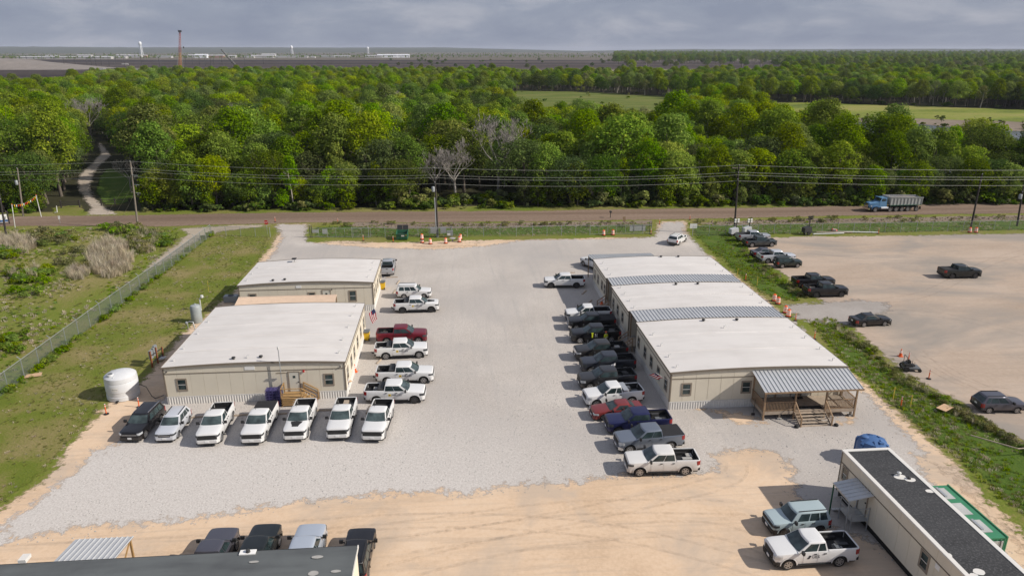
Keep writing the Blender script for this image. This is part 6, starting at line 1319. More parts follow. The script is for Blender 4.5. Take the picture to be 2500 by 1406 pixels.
# dirt lot
by_wheels('chevy', (1868, 591), (1818, 592), -1, 'silver', T, 'silver pickup beside the white light towers in the lot', 'pickup', LL, tonneau=1)
by_wheels('old', (1884.5, 603), (1834.7, 604.5), -1, 'olive_grey', T, 'older slate-green pickup in front of the silver one', 'pickup', LL)
p = G(1853, 641); vehicle('sedan', (p.x + 2.6, p.y + 3.6, .02), R(2), 'gunmetal', 'sedan_car', 'grey sedan hidden behind the silver-white pickup in the lot', 'sedan', LL)
by_wheels('chevy', (1927, 642), (1875, 643.5), -1, 'light_silver', T, 'silver-white pickup beside the dark green jeep-style suv', 'pickup', LL)
by_wheels('jeep', (1947, 654), (1908.7, 655.6), -1, 'dark_green', 'suv', 'dark green boxy suv in the lot', 'suv', LL)
by_wheels('ram', (2025, 703), (1962, 705), -1, 'black', T, 'black pickup with chrome window line, behind its black twin', 'pickup', LL, rbumper='chrome')
by_wheels('ford', (2053, 725.5), (1992.7, 727), -1, 'black', T, 'black pickup with dusty rear, nearest the gravel crossing', 'pickup', LL, rims='dark_alloy', cargo=23)
by_wheels('ram', (2381.8, 680), (2322, 681), -1, 'charcoal_green', T, 'black pickup standing alone in the middle of the lot', 'pickup', LL, rims='dark_alloy', tonneau=1)
by_wheels('sedan', (2159, 796), (2107.6, 798.7), -1, 'black', 'sedan_car', 'glossy black sedan in the dirt lot', 'sedan', LL)
by_wheels('small', (2480.4, 1009), (2412, 1009), -1, 'gunmetal', 'suv', 'grey compact suv at the right edge of the lot', 'suv', LL)
by_wheels('suv', (1671.7, 590.6), (1658, 598.5), -1, 'white', 'suv', 'white suv driving out towards the right gate', 'suv', None)
# safety vest and white rule hanging in the black pickup's door opening; flag on the grey one
o = MB().cbox((.55, 1.06, 1.02), (.16, .03, .55)).cbox((.55, 1.06, 1.32), (.26, .03, .12)).build('hanging_vest', 'hivis', OPEN); MB().cbox((.2, 1.06, 1.0), (.05, .03, .45)).cbox((.1, 1.06, 1.0), (.22, .03, .05)).cbox((.0, 1.06, 1.0), (.05, .03, .45)).build('door_marking', 'reflective_white', OPEN)
MB().cyl((-.7, .5, 1.9), (-.7, .5, 2.75), .012, n=5).build('flag_staff', 'steel_dark', FLAGT); MB().patch(lambda u, v: (-.7 + .42 * u, .5 + .04 * math.sin(u * 5), 2.4 + .32 * v * (1 - .6 * u)), 5, 2).build('flag_cloth', 'flag_white', FLAGT)

# dump truck on the road
F_, Q_ = G(2135.5, 519), G(2236, 516.5); d = F_ - Q_; d.z = 0
dt = empty('dump_truck', tuple((F_ + Q_) / 2 + Vector((0, 1.2, .02))), math.atan2(d.y, d.x), 'pale blue dump truck with ribbed grey tipper body on the dirt road', 'dump truck')
hl = d.length / 2
MB().box(-hl - .9, hl + .6, -.45, .45, .75, 1.05).build('chassis', 'chassis', dt)
mb = MB(); sec_ = [(hl + 1.35, .82, 1.2, 1.75), (hl + 1.2, .92, 1.0, 1.95), (hl + .2, 1.0, 1.0, 2.15), (hl - .9, 1.08, 1.0, 2.3)]
for x, w_, za, zb_ in sec_: mb.v += [(x, -w_, za), (x, -w_, zb_ - .12), (x, -w_ * .7, zb_), (x, w_ * .7, zb_), (x, w_, zb_ - .12), (x, w_, za)]
for i in range(3):
    for j in range(5): mb.f.append((i * 6 + j, i * 6 + j + 1, (i + 1) * 6 + j + 1, (i + 1) * 6 + j))
mb.f.append((0, 1, 2, 3, 4, 5)); mb.build('hood', 'paint_truck_blue', dt, 40, recalc=True)
MB().box(hl + 1.28, hl + 1.42, -.55, .55, 1.05, 1.85).build('grille', 'chrome', dt); MB().box(hl + 1.2, hl + 1.55, -1.15, 1.15, .55, .95).build('front_bumper', 'chrome', dt)
for sg in (-1, 1):
    MB().patch(lambda u, v: (hl + .72 * math.cos(math.pi * u), sg * lerp(.95, 1.28, v), .62 + .72 * math.sin(math.pi * u)), 10, 1).build('mudguard', 'paint_truck_blue', dt, 60); MB().cbox((hl + .95, sg * 1.05, 1.35), (.25, .28, .22)).build('headlight', 'headlamp', dt)
cb = MB().add([(hl - .85, -1.1, 1.0), (hl - .85, 1.1, 1.0), (hl - 2.5, 1.1, 1.0), (hl - 2.5, -1.1, 1.0), (hl - .9, -1.1, 2.3), (hl - .9, 1.1, 2.3), (hl - 2.5, 1.1, 2.3), (hl - 2.5, -1.1, 2.3), (hl - 1.25, -1.0, 3.0), (hl - 1.25, 1.0, 3.0), (hl - 2.45, 1.0, 3.05), (hl - 2.45, -1.0, 3.05)], [(0, 1, 5, 4), (1, 2, 6, 5), (2, 3, 7, 6), (3, 0, 4, 7), (4, 5, 9, 8), (5, 6, 10, 9), (6, 7, 11, 10), (7, 4, 8, 11), (8, 9, 10, 11)]).build('cab', 'paint_truck_blue', dt)
MB().add([(hl - .90, -.98, 2.36), (hl - .90, .98, 2.36), (hl - 1.21, .9, 2.93), (hl - 1.21, -.9, 2.93)], [(0, 1, 2, 3)]).build('windscreen', 'car_glass', cb)
for sg in (-1, 1): MB().add([(hl - 1.15, sg * 1.105, 2.33), (hl - 2.15, sg * 1.105, 2.33), (hl - 2.15, sg * 1.03, 2.9), (hl - 1.4, sg * 1.03, 2.9)], [(0, 1, 2, 3)]).build('side_window', 'car_glass', cb)
MB().cbox((hl - 1.1, 0, 3.08), (.35, 1.9, .10)).build('sun_visor', 'paint_truck_blue', cb)
for sg in (-1, 1): MB().cyl((hl - 2.65, sg * .95, 1.0), (hl - 2.65, sg * .95, 3.6), .08, n=8).build('exhaust_stack', 'chrome', dt); MB().cyl((hl - 2.9, sg * .95, .85), (hl - 1.3, sg * .95, .85), .30, n=12).build('fuel_tank', 'aluminium', dt)
x0, x1 = -hl - 1.0, hl - 3.2
bd = MB(); bd.add([(x0, -1.2, 1.45), (x1, -1.2, 1.45), (x1, 1.2, 1.45), (x0, 1.2, 1.45), (x0 - .1, -1.27, 3.0), (x1 + .25, -1.27, 3.2), (x1 + .25, 1.27, 3.2), (x0 - .1, 1.27, 3.0)], [(0, 3, 2, 1), (0, 1, 5, 4), (2, 3, 7, 6), (1, 2, 6, 5), (3, 0, 4, 7)]); bo = bd.build('tipper_body', 'container_grey', dt)
n = 9
for i in range(n + 1):
    x = lerp(x0 + .05, x1 - .05, i / n)
    for sg in (-1, 1): MB().bar((x, sg * 1.23, 1.45), (x, sg * 1.31, 3.02 + .15 * i / n), .12, .10).build('side_rib', 'aluminium', bo)
for sg in (-1, 1): MB().bar((x0 - .1, sg * 1.29, 3.02), (x1 + .25, sg * 1.29, 3.22), .14).build('top_rail', 'aluminium', bo); MB().bar((x0, sg * 1.22, 1.45), (x1, sg * 1.22, 1.45), .12).build('bottom_rail', 'dumpster_green', bo)
MB().patch(lambda u, v: (lerp(x0 + .1, x1 - .1, u), lerp(-1.15, 1.15, v), 2.75 + .45 * math.sin(math.pi * u) * math.sin(math.pi * v) + .1 * mnoise.noise(Vector((u * 6, v * 3, 0)))), 14, 6).build('soil_load', 'spoil', bo, 60)
wt_ = tyre_mesh(.52, .30, .33); wr_ = rim_mesh(.34, .30, 8, 'alloy')
for i, f in enumerate((0, .36, .505, .645, .785, .92, 1.0)):
    if i in (5,): continue
    x = lerp(hl, -hl, f)
    for sg in (-1, 1):
        o = obj('wheel', wt_, dt, (x, sg * 1.08, .52)); o.rotation_euler = (0, 0, 0 if sg > 0 else math.pi); obj('rim', wr_, o)
for sg in (-1, 1): MB().cbox((-hl - .85, sg * 1.05, .75), (.03, .5, .6)).build('mud_flap', 'rubber_mat', dt)

# ---------------------------------------------------------------- fences and gates
def fence(name, label, pts, h, bay, post_mat='galv_post', net='chain_link', arms=False, grp=None, rails=True):
    f = empty(name, (*pts[0], 0), 0, label, 'fence', grp); o0 = Vector((*pts[0], 0)); q = []
    for a, b in zip(pts[:-1], pts[1:]):
        a, b = Vector(a), Vector(b); n = max(1, round((b - a).length / bay)); q += [a.lerp(b, i / n) for i in range(n)]
    q.append(Vector(pts[-1])); pm = MB().cyl((0, 0, 0), (0, 0, h + .05), .045 if h < 2.2 else .05, n=7).lathe([(.06, 0), (.05, .05), (.005, .07)], 7, (0, 0, h + .05)).mesh('post', post_mat)
    if arms: pa = MB().cyl((0, 0, 0), (0, 0, h + .05), .05, n=7).bar((0, 0, h + .05), (-.32, 0, h + .35), .06).mesh('post', post_mat)
    for i, p in enumerate(q): obj('post', pa if arms and i % 2 else pm, f, (p.x - o0.x, p.y - o0.y, 0))
    for i, (a, b) in enumerate(zip(q[:-1], q[1:])):
        a3, b3 = Vector((a.x, a.y, 0)) - o0, Vector((b.x, b.y, 0)) - o0; up = Vector((0, 0, h))
        nrm = (b3 - a3).normalized().cross(Vector((0, 0, 1))) * .05
        MB().add([a3 + nrm + Vector((0, 0, .04)), b3 + nrm + Vector((0, 0, .04)), b3 + nrm + up, a3 + nrm + up], [(0, 1, 2, 3)]).build('wire_net', net, f)
        if rails: MB().bar(a3 + up, b3 + up, .045).build('top_rail', post_mat, f)
    return f
fence('chain_link_fence', 'long grey chain-link fence between the weedy field and the lawn', [(-46.0, 58), (-45.9, 90), (-45.5, 113.6), (-45.5, 133.2)], 2.1, 2.85, arms=True)
fence('chain_link_fence', 'short chain-link fence run ending at the red stop sign', [(-45.4, 133.4), (-34.2, 131.4)], 1.8, 2.9, net='chain_link_far')
g = lambda x, y: tuple(G(x, y)[:2])
fence('chain_link_fence', 'chain-link fence along the verge between the two gates', [g(860, 581), g(1300, 577), g(1440, 574)], 1.9, 3.0, net='chain_link_far', post_mat='galv_post')
fence('chain_link_fence', 'chain-link fence along the verge in front of the dirt lot', [g(1690, 577), g(1850, 572), g(2160, 568), g(2500, 562), g(2700, 558)], 1.9, 3.0, net='chain_link_far')
def slide_gate(label, a, b, h=1.75, signs=()):
    a, b = Vector((*a, 0)), Vector((*b, 0)); t = empty('sliding_gate', tuple(a), math.atan2(b.y - a.y, b.x - a.x), label, 'gate', 'sliding chain-link gates'); ln = (b - a).length
    for z in (.15, h): MB().bar((0, 0, z), (ln, 0, z), .06).build('rail', 'galv_post', t)
    n = max(3, round(ln / 1.6))
    for i in range(n + 1): MB().cyl((ln * i / n, 0, .12), (ln * i / n, 0, h + .02), .03, n=6).build('upright', 'galv_post', t)
    for i in range(n): MB().add([(ln * i / n, .01, .15), (ln * (i + 1) / n, .01, .15), (ln * (i + 1) / n, .01, h), (ln * i / n, .01, h)], [(0, 1, 2, 3)]).build('wire_net', 'chain_link_far', t)
    for x in (0, .35): MB().cyl((x, -.12, 0), (x, -.12, h + .6), .06, n=8).build('gate_post', 'steel_dark', t)
    for u, z, w_, h_ in signs: MB().box(u, u + w_, -.05, -.03, z, z + h_).build('sign_plate', 'container_grey', t)
    return t
slide_gate('sliding wire gate standing open at the left entrance', g(758, 580), g(905, 580), signs=((.4, .9, 1.2, .6), (2.3, .7, .9, .9)))
slide_gate('sliding wire gate standing open at the right entrance', g(1590, 571), g(1440, 574), signs=((1.2, .6, 3.0, 1.1),))
# ranch gate and rail fence at the wood's driveway
rgate = empty('rail_gate', tuple(G(150, 508)), R(4), 'dark rail gate panel left of the wooded driveway', 'gate')
for x in (0, 3.8): MB().box(x - .12, x + .12, -.12, .12, 0, 1.7).build('post', 'pole_dark', rgate)
for z in (.5, .9, 1.3): MB().box(.12, 3.68, -.03, .03, z, z + .12).build('rail', 'pole_dark', rgate)
rf_ = empty('rail_fence', tuple(G(248, 502)), R(-1), 'dark post and rail fence right of the wooded driveway', 'fence')
for x in (0, 3, 6.2, 9.4): MB().box(x - .1, x + .1, -.1, .1, 0, 1.6).build('post', 'pole_dark', rf_)
for z in (.55, 1.2): MB().box(0, 9.4, -.03, .03, z, z + .1).build('rail', 'pole_dark', rf_)

# ---------------------------------------------------------------- poles and lines
def utility_pole(label, px, py, h, tx=0.0, arm=False, mat='pole_dark', trans=False, lean=0.0, brackets=False, cond=False):
    b = G(px, py); p = empty('utility_pole', tuple(b), 0, label, 'utility pole', 'utility poles along the road')
    top = Vector((lean, 0, h)); MB().tube([(0, 0, -.2), top * .5, top], [.19, .16, .12], 9).build('shaft', mat, p, 60)
    if arm: MB().bar(top + Vector((-1.2, 0, -.5)), top + Vector((1.2, 0, -.5)), .12, .14).build('cross_arm', 'pole_wood', p)
    for k, dz in enumerate((0, 1.35, 2.6)): MB().cyl(top + Vector((0, -.16, -.05 - dz)), top + Vector((0, -.16, .15 - dz)), .06, n=6).build('insulator', 'galv_post', p)
    if trans: MB().lathe([(.05, 0), (.30, .05), (.30, .85), (.24, .95), (.05, 1.0)], 14, tuple(top * .66 + Vector((-.42, -.1, 0)))).build('transformer', 'electric_grey', p, 40); MB().bar(top * .66 + Vector((-.3, -.1, .5)), top * .66 + Vector((0, 0, .5)), .1).build('bracket', 'steel_dark', p)
    if cond: MB().cyl((-.26, -.22, 0), (-.26 + lean * .5, -.22, h * .58), .09, n=8).build('conduit', 'galv_post', p)
    if brackets:
        for dz in (2.6, 4.4, 6.0): MB().bar(top + Vector((0, 0, -dz)), top + Vector((.9, 0, -dz - .1)), .08).bar(top + Vector((.45, 0, -dz)), top + Vector((.3, 0, -dz - .5)), .06).build('stand_off', 'galv_post', p)
    return b + top
# (pixel of the foot, height, lean): tops found in the photograph
tops = []
tops.append(utility_pole('dark utility pole cut by the left edge of the picture', 15, 575, 9.5, lean=.6, mat='pole_dark'))
tops.append(utility_pole('weathered leaning utility pole with white stand-offs by the left field', 337, 558, 13.0, lean=.7, mat='pole_wood', brackets=True))
utility_pole('short utility pole with a transformer at the far left of the road', 57, 528, 10.0, lean=.9, mat='pole_wood', trans=True)
tops.append(utility_pole('utility pole with transformer and silver conduit behind the traffic drums', 1069, 578, 12.8, lean=-.2, trans=True, cond=True))
tops.append(utility_pole('dark utility pole rising beside the white light tower', 1792, 572, 13.0, lean=-.4, arm=True))
tops.append(utility_pole('slim dark pole behind the two orange drums in the lot', 2370, 556, 10.5, lean=.0))
tops.append(utility_pole('thick dark pole with transformer at the right edge', 2483, 552, 8.2, lean=-.6, trans=True))
anchor_l, anchor_r = Vector((-150, 152, 13)), Vector((190, 124, 13.5))
runs = [anchor_l, tops[1], tops[2], tops[3], anchor_r]
for k, (dz, dy, nm) in enumerate(((0, 0, 'topmost thin power line strung along the road'), (-1.35, .25, 'second power line from the top strung along the road'), (-1.75, -.25, 'third power line from the top strung along the road'), (-2.9, 0, 'lowest power line strung along the road'))):
    mb = MB(); pts = []
    for a, b in zip(runs[:-1], runs[1:]):
        for i in range(14): f = i / 14; q = a.lerp(b, f); q.z += dz - 4 * f * (1 - f) * ((b - a).length * .013); q.y += dy; pts.append(q)
    pts.append(runs[-1] + Vector((0, dy, dz))); o = mb.tube(pts, .018, 4).build('power_line', 'wire'); tag(o, nm, 'power line', 'power lines')
for k, (a, dx) in enumerate(((tops[1], -26), (tops[1], -22), (tops[1], -18))):
    o = MB().tube([a + Vector((0, 0, -2.5 - 1.6 * k)), Vector((a.x + dx * .45, a.y + 11, .1))], .02, 4).build('guy_wire', 'wire'); tag(o, ['upper', 'middle', 'lower'][k] + ' guy wire from the leaning pole to the driveway side', 'guy wire', 'guy wires')
# flagging line posts at far left
for px, py, h_, ln, lab in ((37, 556, 4.6, .35, 'thin white post holding a pennant line near the left edge'), (101, 530, 4.6, -.15, 'leaning thin white post holding a pennant line')):
    b = G(px, py); p = empty('pennant_post', tuple(b), 0, lab, 'post', 'pennant posts'); MB().tube([(0, 0, 0), (ln, 0, h_)], .07, 6).build('pole', 'pipe_white', p); MB().lathe([(.1, 0), (.1, .1), (.01, .12)], 8, (ln, 0, h_)).build('cap', 'safety_orange', p)
pa, pb = G(37, 556) + Vector((.35, 0, 4.5)), G(101, 530) + Vector((-.15, 0, 4.5)); pl_ = empty('pennant_line', tuple(pa), 0, 'string of coloured pennants between two white posts', 'pennants')
d = pb - pa; MB().tube([(0, 0, 0), tuple(d * .5 + Vector((0, 0, -.6))), tuple(d)], .012, 4).build('string', 'wire', pl_)
for i in range(1, 14):
    f = i / 14; q = d * f + Vector((0, 0, -2.4 * f * (1 - f))); MB().add([q, q + d.normalized() * .4, q + d.normalized() * .2 + Vector((0, 0, -.5))], [(0, 1, 2)]).build('pennant', ('safety_orange', 'bin_yellow', 'flag_white', 'signal_red')[i % 4], pl_)

# ---------------------------------------------------------------- traffic drums, markers, cones
def drum_at(pos, label, grp, lying=False, stack_=1):
    z = 0
    for k in range(stack_):
        d = empty('traffic_drum', (pos[0], pos[1], .02 + z), rnd.uniform(0, 6), label if stack_ == 1 else label + (', lower of two stacked' if k == 0 else ', upper of two stacked'), 'traffic drum', grp)
        if lying: d.rotation_euler = (math.pi / 2, 0, .8); d.location.z = .3
        prof = [(.30, .06), (.29, .26), (.285, .27), (.28, .48), (.275, .49), (.26, .70), (.255, .71), (.24, .92), (.14, .98), (.01, .98)]
        MB().lathe(prof, 14).build('shell', 'safety_orange', d, 40)
        for z0, r0, r1 in ((.28, .288, .284), (.50, .279, .272), (.73, .262, .256)): MB().lathe([(r0 + .004, z0), (r1 + .004, z0 + .13)], 14).build('stripe', 'reflective_white', d)
        MB().lathe([(.44, 0), (.44, .05), (.30, .08)], 14).build('base_ring', 'rubber_mat', d); MB().box(-.09, .09, -.015, .015, .97, 1.07).build('handle', 'safety_orange', d); z += .62
for px, py, st_, lab in ((1030.5, 593, 2, 'orange traffic drum right of the green dumpster'), (1050.5, 596, 1, 'single orange drum in front of the meter panel, left one'), (1088, 594.5, 1, 'single orange drum in front of the meter panel, right one'), (1121.5, 591, 1, 'orange drum right of the meter cabinet, front one'), (1124, 585, 1, 'orange drum right of the meter cabinet, rear one'), (1473.5, 575, 1, 'orange drum by the right gate, left of the pair'), (1496, 574, 1, 'orange drum by the right gate, right of the pair'),
        (1890, 735, 1, 'orange drum at the upper corner of the gravel crossing, rear one'), (1899, 742, 1, 'orange drum at the upper corner of the gravel crossing, front one'), (1917, 764, 1, 'orange drum at the lower corner of the gravel crossing, rear one'), (1924.5, 773, 1, 'orange drum at the lower corner of the gravel crossing, front one'), (2367, 568, 1, 'orange drum under the slim dark pole, left of two'), (2382, 568, 1, 'orange drum under the slim dark pole, right of two')):
    drum_at(G(px, py), lab, 'orange traffic drums', stack_=st_)
drum_at(G(2030, 565), 'orange drum lying on its side behind the white pipes', 'orange traffic drums', lying=True)
def marker(px, py, lab, h_=1.1, lean=0.0):
    b = G(px, py); m_ = empty('delineator_post', (b.x, b.y, .02), 0, lab, 'delineator', 'orange delineator posts')
    MB().tube([(0, 0, .05), (lean, 0, h_)], .05, 8).build('tube', 'safety_orange', m_); MB().lathe([(.25, 0), (.24, .06), (.08, .09)], 8).build('base', 'rubber_mat', m_)
    for z in (.72, .92): MB().cyl((lean * z / h_, 0, z * h_), (lean * (z + .08) / h_, 0, (z + .08) * h_), .056, n=8).build('band', 'reflective_white', m_)
for px, py, lab in ((260, 1011, 'orange marker post left of the white tank'), (340, 994, 'orange marker post between the white tank and black suv'), (887, 588, 'orange marker post left of the green dumpster'), (960, 591, 'orange marker post just beside the green dumpster'), (825, 546, 'orange marker post at the left road entrance, outer'), (672, 542, 'orange marker post near the stop sign'), (1589, 572, 'orange marker post at the right gate end'), (1684, 537, 'orange marker post where the right entrance meets the road'), (1820, 685, 'orange marker post by the yellow string along the ditch, far one'), (1988, 828, 'orange marker post beside the right complex wall'), (1942, 783, 'orange marker post below the gravel crossing drums'), (2267, 925, 'orange marker post in the lot beside the mower'), (2217, 882, 'orange marker post behind the mower'), (2199, 992, 'orange marker post with a red sign at the ditch edge'), (2144, 571, 'orange marker post at the end of the white pipes'), (1610, 548, 'orange marker post left of the right road entrance')):
    marker(px, py, lab)
def cone(px, py, lab, h_=.9):
    b = G(px, py); c_ = empty('traffic_cone', (b.x, b.y, .02), 0, lab, 'traffic cone', 'orange traffic cones'); MB().lathe([(.20, .04), (.045, h_), (.01, h_)], 12).build('cone_body', 'safety_orange', c_); MB().box(-.24, .24, -.24, .24, 0, .04).build('base', 'safety_orange', c_)
    for a, b_ in ((.5, .64), (.72, .82)): MB().lathe([(lerp(.20, .045, a) + .006, a * h_), (lerp(.20, .045, b_) + .006, b_ * h_)], 12).build('band', 'reflective_white', c_)
cone(867, 908, 'orange traffic cone at the right wall of the near left office'); cone(2198, 870, 'orange traffic cone in the dirt lot behind the mower'); cone(1469, 743, 'orange traffic cone by the covered walkway stairs')
for a, b, lab in (((1800, 675), (1848, 672), 'yellow string barrier across the ditch edge, far one'), ((2180, 975), (2222, 970), 'yellow string barrier across the ditch edge, near one')):
    p0, p1 = G(*a), G(b[0], b[1] + 25); t = empty('string_barrier', tuple(p0), 0, lab, 'barrier', 'string barriers'); q = p1 - p0
    for e_ in (Vector((0, 0, 0)), q): MB().box(e_.x - .03, e_.x + .03, e_.y - .03, e_.y + .03, 0, 1.35).build('stake', 'wire_yellow', t)
    MB().tube([(0, 0, 1.25), (q.x, q.y, 1.3)], .02, 4).build('string', 'wire_yellow', t)
o = MB().box(-.02, .02, -.02, .02, 0, 1.7).build('lawn_stake', 'wire_yellow', loc=tuple(G(510, 713))); tag(o, 'pale upright stake in the lawn', 'stake')

# ---------------------------------------------------------------- yard furniture
def bin_at(px, py, lab):
    b = G(px, py); t = empty('wheelie_bin', (b.x, b.y, .02), R(90), lab, 'bin', 'yellow wheeled bins')
    MB().add([(-.33, -.36, .1), (.33, -.36, .1), (.33, .36, .1), (-.33, .36, .1), (-.42, -.42, 1.15), (.42, -.42, 1.15), (.42, .42, 1.15), (-.42, .42, 1.15)], [(0, 3, 2, 1), (0, 1, 5, 4), (1, 2, 6, 5), (2, 3, 7, 6), (3, 0, 4, 7), (4, 5, 6, 7)]).build('tub', 'bin_yellow', t)
    MB().add([(-.46, -.46, 1.16), (.46, -.46, 1.16), (.46, .46, 1.16), (-.46, .46, 1.16), (-.40, -.40, 1.28), (.40, -.40, 1.24), (.40, .40, 1.24), (-.40, .40, 1.28)], [(0, 1, 5, 4), (1, 2, 6, 5), (2, 3, 7, 6), (3, 0, 4, 7), (4, 5, 6, 7)]).build('lid', 'bin_grey', t)
    for y in (-.34, .34): MB().cyl((-.36, y - .05, .16), (-.36, y + .05, .16), .16, n=12).build('wheel', 'tyre', t)
    MB().bar((-.46, -.34, 1.1), (-.46, .34, 1.1), .05).build('handle', 'bin_grey', t)
bin_at(934, 706, 'yellow wheeled bin at the corner of the far left office'); bin_at(895, 830, 'yellow wheeled bin beside the dark red pickup')
b = G(982, 587); t = empty('dumpster', (b.x, b.y + .9, .02), R(-3), 'green skip dumpster standing by the fence with its lid open', 'dumpster')
MB().add([(-1.0, -.8, .12), (1.0, -.8, .12), (1.0, .8, .12), (-1.0, .8, .12), (-1.0, -.95, 1.15), (1.0, -.95, 1.15), (1.0, .95, 1.55), (-1.0, .95, 1.55)], [(0, 3, 2, 1), (0, 1, 5, 4), (1, 2, 6, 5), (2, 3, 7, 6), (3, 0, 4, 7)]).build('tub', 'dumpster_green', t)
MB().box(-.9, .9, -.7, .8, .2, .9).build('inside', 'chassis', t); MB().bar((-1.02, -.96, 1.16), (1.02, -.96, 1.16), .1).bar((-1.02, -.96, 1.16), (-1.02, .96, 1.56), .1).bar((1.02, -.96, 1.16), (1.02, .96, 1.56), .1).build('rim_bar', 'dumpster_green', t)
for sx_ in (-1.02, .02): MB().add([(sx_, .95, 1.57), (sx_ + .98, .95, 1.57), (sx_ + .98, 1.35, 2.35), (sx_, 1.35, 2.35)], [(0, 1, 2, 3)]).build('lid', 'black_plastic', t)
for x in (-1.06, 1.0): MB().box(x, x + .06, -.5, .5, .7, .95).build('fork_pocket', 'dumpster_green', t)
MB().box(-.1, .45, -.925, -.915, .72, 1.02).build('label_plate', 'reflective_white', t); MB().box(.62, .9, -.925, -.915, .9, 1.1).build('warning_plate', 'bin_yellow', t)
for x in (-.85, .85): MB().cyl((x, -.7, .06), (x + .06, -.7, .06), .07, n=10).cyl((x, .7, .06), (x + .06, .7, .06), .07, n=10).build('caster', 'tyre', t)
b = G(1068, 580); t = empty('meter_station', (b.x, b.y, .0), 0, 'grey electric meter cabinets on a frame at the foot of the transformer pole', 'meter cabinet')
for x in (-1.5, -.1, 1.2, 2.7): MB().box(x - .05, x + .05, .05, .15, 0, 2.0).build('post', 'galv_post', t)
MB().box(-1.55, 2.75, .16, .2, 1.7, 1.78).box(-1.55, 2.75, .16, .2, .9, .98).build('strut', 'galv_post', t)
for q in ((-1.25, -.2, .85, 1.9), (.6, 1.65, .9, 1.95), (1.75, 2.9, .35, 1.3)): MB().box(q[0], q[1], -.32, .04, q[2], q[3]).build('cabinet', 'electric_grey', t)
MB().cyl((.2, -.1, 0), (.2, -.1, 1.7), .05, n=8).cyl((-.05, -.1, 0), (-.05, -.1, 1.7), .05, n=8).build('conduit', 'galv_post', t); MB().box(1.85, 2.4, -.34, -.325, .5, .8).build('label_plate', 'reflective_white', t)
o = MB().lathe([(.2, 0), (.14, .1), (.12, .55), (.55, .6), (.55, .68), (.01, .7)], 14, tuple(G(1105, 590))).build('cable_reel', 'concrete', None, 40); tag(o, 'small mushroom-shaped cable reel between the drums', 'reel')
# white water tank and its plumbing
b = G(303, 966); t = empty('water_tank', (b.x, b.y, .02), 0, 'big white plastic water tank with domed top beside the near left office', 'tank')
b_c = Vector((b.x, b.y, 0))
MB().lathe([(1.45, 0), (1.50, .06), (1.50, .45), (1.47, .48), (1.47, .9), (1.50, .94), (1.50, 1.85), (1.47, 1.9), (1.50, 1.95), (1.46, 2.35), (1.30, 2.48), (.8, 2.66), (.4, 2.74), (.01, 2.76)], 40).build('shell', 'tank_white', t, 35)
MB().lathe([(.30, 0), (.30, .22), (.26, .26), (.01, .26)], 18, (-.55, -.75, 2.5)).build('neck', 'tank_white', t, 35); MB().lathe([(.22, 0), (.22, .03), (.01, .035)], 18, (-.55, -.75, 2.76)).build('hatch', 'bin_grey', t, 35)
for a in (0.6, 2.6, 4.6): MB().bar((.35 * math.cos(a), .35 * math.sin(a), 2.74), (1.25 * math.cos(a), 1.25 * math.sin(a), 2.52), .08, .05).build('rib', 'tank_white', t)
MB().patch(lambda u, v: (1.51 * math.sin(-.05 + .42 * u - .2), -1.51 * math.cos(-.05 + .42 * u - .2), 1.2 + .36 * v), 5, 1).build('label_plate', 'reflective_white', t)
MB().patch(lambda u, v: (1.514 * math.sin(-.03 + .36 * u - .18), -1.514 * math.cos(-.03 + .36 * u - .18), 1.30 + .10 * v), 5, 1).build('label_print', 'container_grey', t)
MB().cyl((.1, -1.5, .18), (.1, -1.75, .18), .07, n=8).box(0, .2, -1.85, -1.7, .1, .3).build('valve', 'black_plastic', t)
o = MB().tube([(b.x + 1.5, b.y + .3, 1.1), (b.x + 2.2, b.y + .2, .8), (b.x + 2.9, b.y - .5, .1), (b.x + 3.4, b.y - .9, .05), (b.x + 4.2, b.y - .8, .3)], .035, 6).build('water_hose', 'hose_black'); tag(o, 'black hose from the white tank to the office wall', 'hose')
# grey tank with brackets + meters at the back left corner of the near office
b = G(486, 790); t = empty('pressure_tank', (b.x - .4, b.y + .6, .02), 0, 'upright grey cylinder tank behind the near left office', 'tank'); MB().lathe([(.62, 0), (.66, .1), (.66, 2.0), (.55, 2.25), (.2, 2.38), (.01, 2.4)], 22).build('shell', 'tank_grey', t, 35); MB().lathe([(.12, 0), (.12, .1), (.01, .12)], 10, (0, 0, 2.38)).build('cap', 'tank_grey', t)
b = G(468, 800); t = empty('meter_loop', (b.x - .2, b.y - .6, .02), 0, 'grey pipe loop and meter beside the grey cylinder tank', 'meter'); MB().tube([(0, 0, 0), (0, 0, .9), (.3, 0, 1.05), (.7, 0, .95), (.8, 0, 0)], .06, 7).build('pipe', 'galv_post', t, 60); MB().lathe([(.16, 0), (.18, .2), (.05, .3)], 12, (-.1, 0, .75)).build('meter', 'electric_grey', t)
b = G(485, 768); t = empty('white_drum_stack', (b.x - .2, b.y + 1.6, .02), 0, 'white pipe fitting just beyond the grey cylinder tank', 'pipe fitting'); MB().tube([(0, 0, 0), (0, 0, 1.6), (.35, 0, 1.9)], .10, 8).build('pipe', 'pipe_white', t); MB().lathe([(.2, 0), (.2, .3), (.01, .32)], 10, (.35, 0, 1.8)).build('cap', 'pipe_white', t)
b = G(385, 888); t = empty('electric_rack', (b.x, b.y, .02), R(80), 'rusty frame carrying grey electric boxes beside the near left office', 'electric rack')
for x in (-1.0, .1, 1.2): MB().box(x - .07, x + .07, -.07, .07, 0, 1.9 if x < 1 else 1.5).build('post', 'rust', t)
MB().box(-1.0, 1.2, -.04, .04, .5, .6).box(-1.0, 1.2, -.04, .04, 1.3, 1.4).build('rail', 'steel_dark', t)
